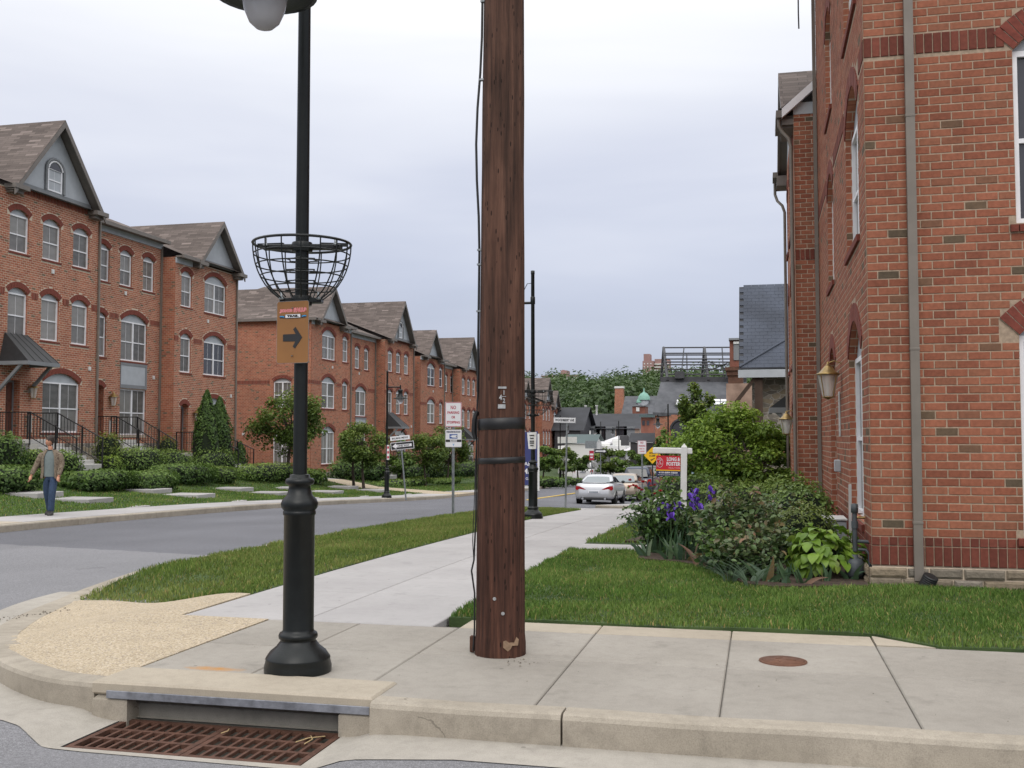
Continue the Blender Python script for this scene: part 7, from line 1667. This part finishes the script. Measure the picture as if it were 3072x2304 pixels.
# hydrangea: every large leaf a part
random.seed(77)
def broad_leaf(L=.12, W=.085, curl=.02):
    mb = MB(); mb.smooth = True; rows = [(0,.0,.0),(.18,.6,.008),(.42,1.0,.014),(.68,.82,.006),(.88,.4,-.008),(1,.0,-.022)]
    V = []
    for t, w, z in rows: V += [(-W/2*w, L*t, z+curl*.35*w), (0, L*t, z), (W/2*w, L*t, z+curl*.35*w)]
    F = []
    for i in range(len(rows)-1):
        a = i*3; F += [(a,a+1,a+4,a+3),(a+1,a+2,a+5,a+4)]
    mb.add(V, F); return mb
def leafm(name, stops):
    m = NT(name); oi = m.n('ShaderNodeObjectInfo'); c = m.ramp(oi.outputs['Random'], stops); c = m.mix(.4, c, m.ramp(m.noise(30,3), [(.3,.75),(.7,1.2)]), 'MULTIPLY'); m.set(col=c, rough=.45, spec=.4)
    tr = m.n('ShaderNodeBsdfTranslucent'); m.l(c, tr.inputs[0]); mx = m.n('ShaderNodeMixShader'); mx.inputs[0].default_value = .25; m.l(m.b.outputs[0], mx.inputs[1]); m.l(tr.outputs[0], mx.inputs[2]); m.l(mx.outputs[0], m.out.inputs[0])
leafm('hydrangea_leaf', [(0,(.11,.20,.022)),(.5,(.16,.27,.032)),(.85,(.21,.33,.045)),(1,(.30,.38,.08))]); leafm('tulip_leaf', [(0,(.05,.095,.055)),(.6,(.075,.13,.06)),(.85,(.10,.15,.07)),(.93,(.22,.12,.09)),(1,(.25,.2,.08))]); leafm('iris_leaf', [(0,(.028,.075,.03)),(1,(.055,.115,.05))])
def one(mb, nm, mt): o = mb.build(nm, mt); me = o.data; bpy.data.objects.remove(o); return me
hl = [one(broad_leaf(.15,.112), 'leaf', 'hydrangea_leaf'), one(broad_leaf(.11,.085,.03), 'leaf', 'hydrangea_leaf')]
q = at(2468,1745,10.7); hy = empty('hydrangea', (q.x,q.y,zr(q.x,q.y)), 0, 'bright green broad-leaved hydrangea by the corner of the house', 'shrub')
blob_core('shade_core', (.26,.24,.22), 'dark_core', hy, 0, 3, .6).location = (0,0,.22)  # dark solid heart, shade between the leaves put into its colour
mb = MB()
for k in range(9): a = k*.7; mb.tube([(.03*math.cos(a),.03*math.sin(a),-.02),(.2*math.cos(a),.2*math.sin(a),.3)], .007, 5)
mb.build('stems', 'green_stem', hy)
for k in range(300):
    a = random.uniform(0,2*math.pi); t = random.random(); ph = math.asin(random.uniform(-.35,1)); rr = 1+.12*math.sin(a*3+1); x, y, z = .38*math.cos(ph)*math.cos(a)*rr, .34*math.cos(ph)*math.sin(a)*rr, .24+.29*math.sin(ph)*rr
    o = bpy.data.objects.new('leaf', random.choice(hl)); COL.objects.link(o); o.parent = hy; k_ = random.choice((.95,.9,.8,.6)); o.location = (x*k_,y*k_,max(.03,.22+(z-.22)*k_)); o.rotation_euler = (random.gauss(-.25-.5*(1-math.sin(ph)),.28), random.gauss(0,.3), a-math.pi/2+random.gauss(0,.4)); s = random.uniform(.65,1.15); o.scale = (s,s,s)
# rose bushes: canes, mass of small leaves, blooms
def rose(loc, rad, n, label, blooms=(), bronze=.3, leaf=.05, seed=1):
    e = empty('rose_bush', loc, 0, label, 'rose'); rs = random.Random(seed); C=[];N=[];T=[]; mb = MB()
    for k in range(26):
        a = rs.uniform(0,6.28); r1 = rs.uniform(.25,1); top = Vector((rad[0]*r1*math.cos(a), rad[1]*r1*math.sin(a), rad[2]*2*rs.uniform(.45,1.0)*(1.1-.35*r1))); mid = Vector((top.x*.35,top.y*.35,top.z*.55)); mb.tube([(top.x*.08,top.y*.08,-.02),mid,top], 0, 5, radii=[.009,.006,.003])
        m = int(n/26)
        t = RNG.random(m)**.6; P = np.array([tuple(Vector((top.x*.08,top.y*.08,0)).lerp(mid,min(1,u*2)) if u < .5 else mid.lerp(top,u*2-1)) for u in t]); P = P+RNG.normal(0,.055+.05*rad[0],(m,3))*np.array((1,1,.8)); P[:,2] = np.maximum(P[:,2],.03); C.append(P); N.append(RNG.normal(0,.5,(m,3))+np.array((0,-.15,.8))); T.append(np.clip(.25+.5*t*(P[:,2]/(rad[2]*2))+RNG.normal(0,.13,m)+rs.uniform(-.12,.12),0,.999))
    mb.build('canes', 'bark', e); C = np.concatenate(C); T = np.concatenate(T); cols = [(.018,.042,.018),(.038,.078,.03),(.07,.115,.045),(.10,.11,.055),(.17,.09,.06)] if bronze > .2 else [(.02,.05,.015),(.042,.09,.024),(.075,.135,.034),(.11,.16,.05)]
    f = leaf_mesh('foliage', C, np.concatenate(N), leaf, cols, 'leaf_gloss', e, tone=T, asp=.66, oval=True); f['kind'] = 'stuff'
    for (x,y,z,s) in blooms:
        o = MB(); o.smooth = True
        for L in range(3):
            for k in range(5): a = k*1.2566+L*.6; o.add([(0,0,-.01),(s*(.5+.2*L)*math.cos(a-.5),s*(.5+.2*L)*math.sin(a-.5),s*(.55-.2*L)),(s*(.6+.25*L)*math.cos(a),s*(.6+.25*L)*math.sin(a),s*(.75-.3*L)),(s*(.5+.2*L)*math.cos(a+.5),s*(.5+.2*L)*math.sin(a+.5),s*(.55-.2*L))], [(0,1,2,3)])
        o.build('bloom', 'rose_red', e, fix=False).location = (x,y,z)
    return e
pmat('rose_red', (.48,.02,.03), .6, .3, 30)
q = at(2215,1700,11.7); rose((q.x,q.y,zr(q.x,q.y)), (.55,.45,.47), 1700, 'tall rose bush with bronze young leaves in the middle of the bed', (), .4, .075, 2)
q = at(2290,1745,10.9); rose((q.x,q.y,zr(q.x,q.y)), (.36,.3,.30), 900, 'low rose bush with bronze leaves left of the hydrangea', (), .4, .065, 6)
q = at(2235,1770,10.55); rose((q.x,q.y,zr(q.x,q.y)), (.36,.28,.24), 900, 'low leafy rose at the front curve of the bed', (), .4, .06, 21)
q = at(2180,1720,11.0); rose((q.x,q.y,zr(q.x,q.y)), (.34,.3,.30), 900, 'mid-height rose behind the daylily clump', (), .1, .062, 22)
q = at(1965,1660,13.2); RB_ = [(random.uniform(-.45,.1),random.uniform(-.2,.3),random.uniform(.62,.95),random.uniform(.022,.035)) for _ in range(11)]
rose((q.x,q.y,zr(q.x,q.y)), (.50,.45,.42), 1800, 'rose bush with red blooms at the pavement end of the bed', RB_, .1, .065, 4)
# irises
pmat('iris_purple', (.10,.035,.38), .6, .3, 30, col2=(.17,.07,.52)); pmat('iris_dark', (.06,.015,.24), .6, .3, 30)
def blade(L, w, bend): 
    mb = MB(); mb.smooth = True; V=[];F=[]
    for i in range(6): t=i/5; ww=w*(1-t**2.2)*(.7+.6*t*(1-t)); x=bend*t*t*L; z=L*t*(1-.25*abs(bend)*t); V += [(x-ww/2,0,z),(x,.15*ww,z),(x+ww/2,0,z)]
    for i in range(5): a=i*3; F += [(a,a+1,a+4,a+3),(a+1,a+2,a+5,a+4)]
    mb.add(V,F); return mb
ib = [one(blade(.62,.035,b),'leaf','iris_leaf') for b in (-.35,-.1,.12,.4)]
def petal(up):
    mb = MB(); mb.smooth = True; s=.055; V=[];F=[]
    for i in range(5):
        t=i/4; ww=s*(.25+1.1*math.sin(math.pi*min(1,t*.85+.08))); r = s*(.15+.9*math.sin(t*1.5)) if up else s*(.2+1.25*t); z = s*(1.7*t) if up else s*(.55*math.sin(t*2.2)-1.1*t*t)
        V += [(-ww/2,r,z),(0,r+.004,z+.004),(ww/2,r,z)]
    for i in range(4): a=i*3; F += [(a,a+1,a+4,a+3),(a+1,a+2,a+5,a+4)]
    mb.add(V,F); return mb
pu, pd = one(petal(True),'petal','iris_purple'), one(petal(False),'petal','iris_dark')
stem_me = one(MB().tube([(0,0,0),(.01,0,.4),(0,0,.8)],.006,5),'stem','green_stem')
for i, (px, py, D, lb) in enumerate(((1983,1520,13.1,'leftmost purple iris near the pavement'),(2002,1524,13.0,'small purple iris beside the leftmost one'),(2033,1518,12.9,'purple iris left of the white post foot'),(2012,1550,12.6,'lowest purple iris before the white post'),(2074,1492,12.9,'large purple iris right of the white post'),(2086,1478,13.1,'upper purple iris right of the white post'),(2135,1470,13.0,'purple iris standing highest at right'),(2158,1506,12.4,'purple iris half hidden in the rose bush'),(2105,1524,12.5,'drooping purple iris below the large pair'))):
    q = at(px,py,D); g = zr(q.x,q.y); h = q.z-g; e = empty('iris', (q.x,q.y,g), random.uniform(0,6), lb, 'iris', 'purple irises'); st_ = bpy.data.objects.new('stem', stem_me); COL.objects.link(st_); st_.parent = e; st_.scale = (1,1,h/.8)
    fz = [h]+([h-.11] if i in (0,4,5,6) else [])
    for z in fz:
        fl_ = bpy.data.objects.new('flower', stem_me); COL.objects.link(fl_); fl_.parent = e; fl_.location = (random.uniform(-.03,.03) if z != h else 0,0,z-.02); fl_.scale = (1,1,.03)
        for k in range(3):
            for me_, off in ((pu,0),(pd,60)):
                o = bpy.data.objects.new('petal', me_); COL.objects.link(o); o.parent = fl_; o.rotation_euler = (0,0,R(120*k+off)); o.scale = (.8,.8,.8/.03)
    for k in range(5): o = bpy.data.objects.new('leaf', ib[k % 4]); COL.objects.link(o); o.parent = e; o.location = (random.uniform(-.07,.07),random.uniform(-.07,.07),0); o.rotation_euler = (random.gauss(0,.08),random.gauss(0,.08),random.uniform(0,6.28)); s=random.uniform(.7,1.05)*min(1.1,h/.62); o.scale=(1,1,s)
q = at(2055,1640,13.6); rose((q.x,q.y,zr(q.x,q.y)), (.42,.4,.36), 1300, 'leafy rose without blooms hiding the foot of the white post', (), .1, .06, 9)
q = at(2330,1640,12.4); rose((q.x,q.y,zr(q.x,q.y)), (.4,.36,.42), 1100, 'upright rose with reddish shoots before the boxwoods', (), .4, .06, 12)
# broad tulip leaves along the front edge of the bed
tl = [one(blade(.30,.075,b),'leaf','tulip_leaf') for b in (-.5,-.15,.2,.55)]
lbs = ('broad dark-leaved bulb plant nearest the entry walk','broad-leaved bulb plant below the white post','broad-leaved bulb plant under the iris clump','grey-leaved bulb plant in front of the rose','splayed grey tulip leaves left of the hydrangea','upright tulip leaves before the hydrangea','tulip leaves before the hydrangea centre','tulip leaves right under the hydrangea','tulip leaves beside the gas meter','last tulip leaves at the house corner','broad-leaved bulb plant behind the red roses','broad leaves between irises and rose')
for i, (px, py, D, s, k) in enumerate(((1935,1678,12.6,1.1,6),(2000,1684,12.2,1.1,7),(2050,1680,12.1,1.3,9),(2110,1690,11.6,1.2,7),(2285,1778,10.2,1.0,7),(2340,1785,10.1,1.0,6),(2400,1788,10.1,.9,6),(2470,1785,10.2,.8,6),(2560,1782,10.35,.9,5),(2625,1778,10.5,.8,4),(1975,1640,13.0,1.1,7),(2085,1650,12.2,1.4,8))):
    q = at(px,py,D); e = empty('bulb_plant', (q.x,q.y,zr(q.x,q.y)+.02), random.uniform(0,6), lbs[i], 'plant', 'bulb plants in the flower bed')
    for j in range(k): o = bpy.data.objects.new('leaf', random.choice(tl)); COL.objects.link(o); o.parent = e; a=random.uniform(0,6.28); r=random.uniform(.02,.09); o.location=(r*math.cos(a),r*math.sin(a),-.01); o.rotation_euler=(random.gauss(0,.35),random.gauss(0,.35),a); z_=s*random.uniform(.65,1.1); o.scale=(s,s,z_)
# arching blue-green daylily clump
dl = [one(blade(.42,.016,b),'leaf','daylily_leaf') for b in ((1.0,1.4,1.8) if not leafm('daylily_leaf',[(0,(.07,.115,.07)),(1,(.13,.19,.12))]) else ())]
for i, (px, py, D, k, lb) in enumerate(((2190,1765,10.3,46,'arching grassy daylily clump at the front of the bed'),(2150,1700,11.2,30,'arching daylily clump behind, under the rose'),(2255,1785,10.0,24,'small grassy clump left of the splayed tulip leaves'))):
    q = at(px,py,D); e = empty('daylily', (q.x,q.y,zr(q.x,q.y)), 0, lb, 'plant', 'daylily clumps')
    for j in range(k): o = bpy.data.objects.new('leaf', random.choice(dl)); COL.objects.link(o); o.parent = e; a=random.uniform(0,6.28); o.location=(.05*math.cos(a),.05*math.sin(a),0); o.rotation_euler=(0,0,a); s=random.uniform(.55,1.05); o.scale=(s,s,s)
# gas meter, tap and a condenser box by the wall
gm = empty('gas_meter', (.95,11.05,-.02), 0, 'grey gas meter and pipes at the corner of the brick house', 'meter'); pmat('meter_grey', (.06,.07,.078), .55, .25, 8)
mb = MB(); mb.lathe([(.001,.06),(.09,.07),(.115,.12),(.115,.24),(.09,.29),(.05,.30),(.045,.34),(.001,.34)], 16, (-.05,-.02,0)); mb.v = [(x*.8,y*.8,z*.85) for x,y,z in mb.v]; mb.build('meter_body', 'meter_grey', gm)
mb = MB(); mb.tube([(-.03,.0,.32),(-.03,.0,.68),(-.03,.0,.72)], .024, 10); mb.lathe([(.001,0),(.035,.005),(.035,.09),(.001,.1)], 10, (-.03,0,.70)); mb.tube([(-.03,0,.55),(-.03,0,.62)], .034, 10); mb.build('riser_pipe', 'meter_grey', gm)
mb = MB(); mb.tube([(.0,0,.42),(.1,-.06,.42),(.13,-.1,.42)], .018, 8); mb.tube([(-.0,-.02,.34),(.07,-.05,.34),(.1,-.07,.30),(.1,-.07,.02)], .016, 8); mb.build('service_pipe', 'meter_grey', gm)
hb = empty('garden_tap', (CX0-.01,11.28,.62), 0, 'small brass garden tap on the corner house wall', 'tap'); MB().tube([(0,0,0),(-.08,0,.0),(-.1,0,-.05)], .014, 7).build('spout','brass',hb); MB().lathe([(.001,0),(.03,.004),(.03,.012),(.001,.016)],8,(-.05,0,.03)).build('handle','rusty_iron',hb)
ac = empty('condenser_box', (.72,13.1,0), 0, 'grey utility box against the wall behind the boxwood', 'box'); MB().bbox((-.16,-.22,.0),(.26,.25,.46),.015).build('casing','grey_panel',ac); MB().bbox((-.18,-.24,.46),(.27,.27,.49),.008).build('lid','plastic_white',ac)
mb = MB(); mb.box((0,0,.45),(.03,.02,.95), M=Matrix.Rotation(R(6),3,'X')); bd_ = empty('leaning_board', (.96,12.1,0), 0, 'thin pale board leaning on the front wall by the meter', 'board'); mb.build('board','plastic_white',bd_)
mb = MB(); mb.bbox((CX0-.08,14.55,.98),(CX0-.005,14.7,1.14),.01); bx_ = empty('outlet_box', (0,0,0), 0, 'small grey outlet box on the front wall by the doorway', 'box'); mb.build('casing','grey_panel',bx_)
# ================================================================== walking man
def skin(name, V, E_, mat, parent, sub=2, root=0):
    me = bpy.data.meshes.new(name); me.from_pydata([v[:3] for v in V], E_, []); o = link(name, me, None, parent)
    m = o.modifiers.new('skin', 'SKIN'); m.use_smooth_shade = True; m.branch_smoothing = .6
    sv = me.skin_vertices[0].data if len(me.skin_vertices) else None
    if sv is None: me.skin_vertices.new(name='s') if hasattr(me.skin_vertices, 'new') else None; sv = me.skin_vertices[0].data
    for i, v in enumerate(V): r = v[3]; sv[i].radius = (r if not isinstance(r, tuple) else r[0], r if not isinstance(r, tuple) else r[1]); sv[i].use_root = (i == root)
    s = o.modifiers.new('sub', 'SUBSURF'); s.levels = sub; s.render_levels = sub
    # bake so the figure is a plain mesh
    bpy.context.view_layer.update(); dg = bpy.context.evaluated_depsgraph_get(); nm = bpy.data.meshes.new_from_object(o.evaluated_get(dg)); o.modifiers.clear(); o.data = nm; nm.materials.clear(); nm.materials.append(MATS[mat]); nm.polygons.foreach_set('use_smooth', np.ones(len(nm.polygons), bool)); return o
pmat('skin_tone', srgb(205,150,122), .55, .08, 20); pmat('hair_dark', (.035,.024,.018), .7, .3, 60, .4, 120); pmat('denim', srgb(44,62,88), .85, .25, 25, .3, 160); pmat('tee_grey', srgb(112,122,122), .85, .1, 20); pmat('shoe_dark', (.02,.018,.018), .6, .2, 20); pmat('tee_trim', (.03,.035,.035), .8)
def camo():
    m = NT('jacket_cloth'); n = m.noise(22, 4, .6, m.obj()); n2 = m.noise(60, 2, .6, m.obj())
    c = m.ramp(n, [(.34, srgb(84,72,62)), (.46, srgb(118,104,90)), (.56, srgb(138,126,110)), (.66, srgb(96,84,72))], 'LINEAR'); c = m.mix(.4, c, m.ramp(n2, [(.35,.75),(.65,1.2)]), 'MULTIPLY'); m.set(col=c, rough=.9, spec=.2)
camo()
pp = Vector((-15.9, 20.95, zs(-15.9,20.95)))
man = empty('person', pp, facing(pp)-R(16), 'person in patterned open jacket, grey shirt and jeans walking on the far pavement', 'person')
# local frame: x to the picture's right, -y towards the camera, heights in metres
SK = [(0,0,.98,.095),(0,.0,1.15,.10),(0,.01,1.34,.10),(.0,.0,1.47,.06),(-.005,-.01,1.53,.052),(-.03,-.03,1.60,.055),
      (-.15,0,1.41,.042),(-.28,.0,1.18,.038),(-.37,-.06,.96,.032),(-.395,-.08,.90,.030),
      (.15,0,1.41,.042),(.24,.02,1.16,.038),(.22,-.10,.93,.032),(.21,-.12,.88,.032),
      (-.08,0,.90,.07),(-.07,.02,.52,.06),(-.05,.20,.12,.042),(.08,0,.90,.07),(.08,-.14,.52,.06),(.07,-.16,.10,.042)]
EK = [(0,1),(1,2),(2,3),(3,4),(4,5),(2,6),(6,7),(7,8),(8,9),(2,10),(10,11),(11,12),(12,13),(0,14),(14,15),(15,16),(0,17),(17,18),(18,19)]
body = skin('body', SK, EK, 'skin_tone', man)
# head: shaped sphere with brow, nose, chin and ears joined to the body mesh
hb_ = bmesh.new(); bmesh.ops.create_uvsphere(hb_, u_segments=28, v_segments=20, radius=1)
for v in hb_.verts:
    x, y, z = v.co; w = 1-.30*max(0,-z)**1.3
    fx_, fy_, fz_ = x*.078*w, y*.098, z*.122
    if y < 0:
        if z < -.2: fy_ += .012*abs(x); 
        d = math.hypot(x/.16, (z+.08)/.28)
        if d < 1: fy_ -= .026*(1-d)                         # nose
        e = min(math.hypot((x-.38)/.2,(z-.12)/.13), math.hypot((x+.38)/.2,(z-.12)/.13))
        if e < 1: fy_ += .010*(1-e)                         # eye sockets
        l = math.hypot(x/.32,(z+.47)/.07)
        if l < 1: fy_ -= .004*(1-l)
    v.co = (fx_, fy_, fz_)
for s in (-1,1):
    g = bmesh.ops.create_uvsphere(hb_, u_segments=8, v_segments=6, radius=.03)
    for v in g['verts']: v.co = Vector((v.co.x*.35+s*.077, v.co.y*.75+.008, v.co.z*1.1-.005))
HM = Matrix.Translation((-.015,-.05,1.695)) @ Matrix.Rotation(R(22),4,'Y') @ Matrix.Rotation(R(-24),4,'Z') @ Matrix.Rotation(R(6),4,'X')
hb_.transform(HM)
# hands: palm with five unequal bent fingers
def hand(o, d, side, curl):
    d = Vector(d).normalized(); sx = Vector((0,-1,0)) if abs(d.y) < .8 else Vector((1,0,0)); sx = (sx-d*sx.dot(d)).normalized(); n = d.cross(sx)*side
    def tube_(pts, rad): 
        mb = MB(); mb.tube(pts, 0, 6, radii=rad)
        vs_ = [hb_.verts.new(v) for v in mb.v]
        for f in mb.f:
            try: hb_.faces.new([vs_[i] for i in f])
            except ValueError: pass
    o = Vector(o); tube_([o, o+d*.045, o+d*.09], [.028,.036,.032])
    for k, (off, L) in enumerate(((-.027,.066),(-.009,.076),(.010,.070),(.027,.055))):
        b = o+d*.085+sx*off; k1 = b+d*L*.45*math.cos(curl*.5)+n*L*.45*math.sin(curl*.5); k2 = k1+d*L*.32*math.cos(curl*1.6)+n*L*.32*math.sin(curl*1.6); tube_([b,k1,k2,k2+d*L*.25*math.cos(curl*2.4)+n*L*.25*math.sin(curl*2.4)], [.0095,.009,.008,.006])
    b = o+d*.03-sx*.03; tube_([b, b-sx*.025+d*.025, b-sx*.028+d*.06+n*.012], [.012,.010,.008])
hand((-.395,-.08,.90), (-.22,-.15,-1), 1, .35); hand((.21,-.12,.88), (-.05,-.2,-1), -1, 1.05)
hb_.from_mesh(body.data)
hm_ = bpy.data.meshes.new('body'); hb_.to_mesh(hm_); hb_.free(); hm_.materials.append(MATS['skin_tone']); hm_.polygons.foreach_set('use_smooth', np.ones(len(hm_.polygons), bool)); body.data = hm_
def head_part(name, mat, fn, seg=28):
    bm = bmesh.new(); bmesh.ops.create_uvsphere(bm, u_segments=seg, v_segments=18, radius=1); kill = [v for v in bm.verts if not fn(v.co)]
    bmesh.ops.delete(bm, geom=kill, context='VERTS')
    for v in bm.verts: x,y,z = v.co; q = 1.0+.05*mnoise.noise(v.co*7); v.co = (x*.090*q, y*.110*q+.006, z*.138*q+.004)
    bm.transform(HM); me = bpy.data.meshes.new(name); bm.to_mesh(me); bm.free(); return link(name, me, mat, man)
head_part('hair', 'hair_dark', lambda c: c.z > (.16 if c.y < -.75 else .16-.85*min(1,(c.y+.75)*1.0)))
def eye(x):
    bm = bmesh.new(); bmesh.ops.create_uvsphere(bm, u_segments=8, v_segments=6, radius=.010); bmesh.ops.translate(bm, verts=bm.verts, vec=(x,-.086,.014)); bm.transform(HM); me = bpy.data.meshes.new('eye'); bm.to_mesh(me); bm.free(); link('eye', me, 'hair_dark', man)
eye(-.03); eye(.03)
bm = bmesh.new(); bmesh.ops.create_cube(bm, size=1); bmesh.ops.transform(bm, verts=bm.verts, matrix=Matrix.Translation((0,-.096,-.058)) @ Matrix.Diagonal((.042,.012,.008,1))); bm.transform(HM); me = bpy.data.meshes.new('mouth'); bm.to_mesh(me); bm.free(); link('mouth', me, pmat('lips', srgb(160,92,80), .6), man)
# clothes over the body
V=[];F=[]; lv=[(.88,.165,.125),(.98,.165,.128),(1.1,.165,.13),(1.25,.18,.135),(1.38,.185,.12),(1.45,.13,.09),(1.49,.075,.07)]
for j,(z,rx,ry) in enumerate(lv):
    for k in range(24): a=2*math.pi*k/24; w=1+.025*math.sin(a*6+j*1.7); V.append((rx*math.cos(a)*w,ry*math.sin(a)*w,z))
for j in range(len(lv)-1):
    for k in range(24): F.append((j*24+k,j*24+(k+1)%24,(j+1)*24+(k+1)%24,(j+1)*24+k))
mb = MB(); mb.smooth = True; mb.add(V,F); mb.build('shirt','tee_grey',man)
mb = MB(); mb.tube([(.07*math.cos(a*.3142),.07*math.sin(a*.3142)-.01,1.495+.012*math.sin(a*.3142)) for a in range(21)], .011, 6, cap=False); mb.build('collar', 'tee_trim', man)
skin('jeans', [(0,0,.99,.15),(0,0,.93,.155),(-.085,0,.86,.112),(-.072,.025,.52,.085),(-.052,.18,.15,.076),(-.05,.205,.085,.078),(.085,0,.86,.112),(.085,-.135,.52,.085),(.075,-.155,.14,.076),(.075,-.155,.07,.078)], [(0,1),(1,2),(2,3),(3,4),(4,5),(1,6),(6,7),(7,8),(8,9)], 'denim', man)
# open jacket: a shell round the back and sides with an opening in front, plus sleeves
V=[];F=[]; lv = [(.83,.215,.16),(.95,.20,.155),(1.1,.192,.15),(1.25,.20,.155),(1.38,.205,.14),(1.46,.155,.115),(1.50,.10,.10)]; na = 28
for j,(z,rx,ry) in enumerate(lv):
    op = .62 if j < 4 else .5-.05*(j-4)
    for k in range(na): a = -math.pi/2+op+(2*math.pi-2*op)*k/(na-1); w = 1+.04*math.sin(a*7+j*1.3); V.append((rx*math.cos(a)*w, ry*math.sin(a)*w+(.0 if j else .0), z+.012*math.sin(a*3+j)))
for j in range(len(lv)-1):
    for k in range(na-1): F.append((j*na+k,j*na+k+1,(j+1)*na+k+1,(j+1)*na+k))
mb = MB(); mb.smooth = True; mb.add(V,F); j_ = mb.build('jacket','jacket_cloth',man); sm__ = j_.modifiers.new('t','SOLIDIFY'); sm__.thickness = .018; sm__.offset = 0; s2_ = j_.modifiers.new('s','SUBSURF'); s2_.levels = 1; s2_.render_levels = 1
for nm, pts in (('sleeve', [(-.16,0,1.43,.085),(-.22,0,1.32,.08),(-.29,.0,1.18,.07),(-.365,-.055,.99,.06),(-.392,-.078,.915,.056)]), ('sleeve', [(.16,0,1.43,.085),(.215,.01,1.31,.08),(.245,.02,1.17,.07),(.225,-.08,.98,.06),(.212,-.115,.90,.056)])): skin(nm, pts, [(i,i+1) for i in range(len(pts)-1)], 'jacket_cloth', man)
for x,y,rz in ((-.05,.20,-.1),(.075,-.17,.12)):
    mb = MB(); mb.smooth = True; mb.add(*(lambda P: (P.v,P.f))(loft([ring_pts(-.2,.1,.05,.0,.045),ring_pts(-.205,.105,.055,.03,.05),ring_pts(-.17,.1,.05,.07,.048),ring_pts(-.06,.1,.045,.10,.04)]))); o = mb.build('shoe','shoe_dark',man); o.location=(x,y,.0); o.rotation_euler=(0,0,rz)
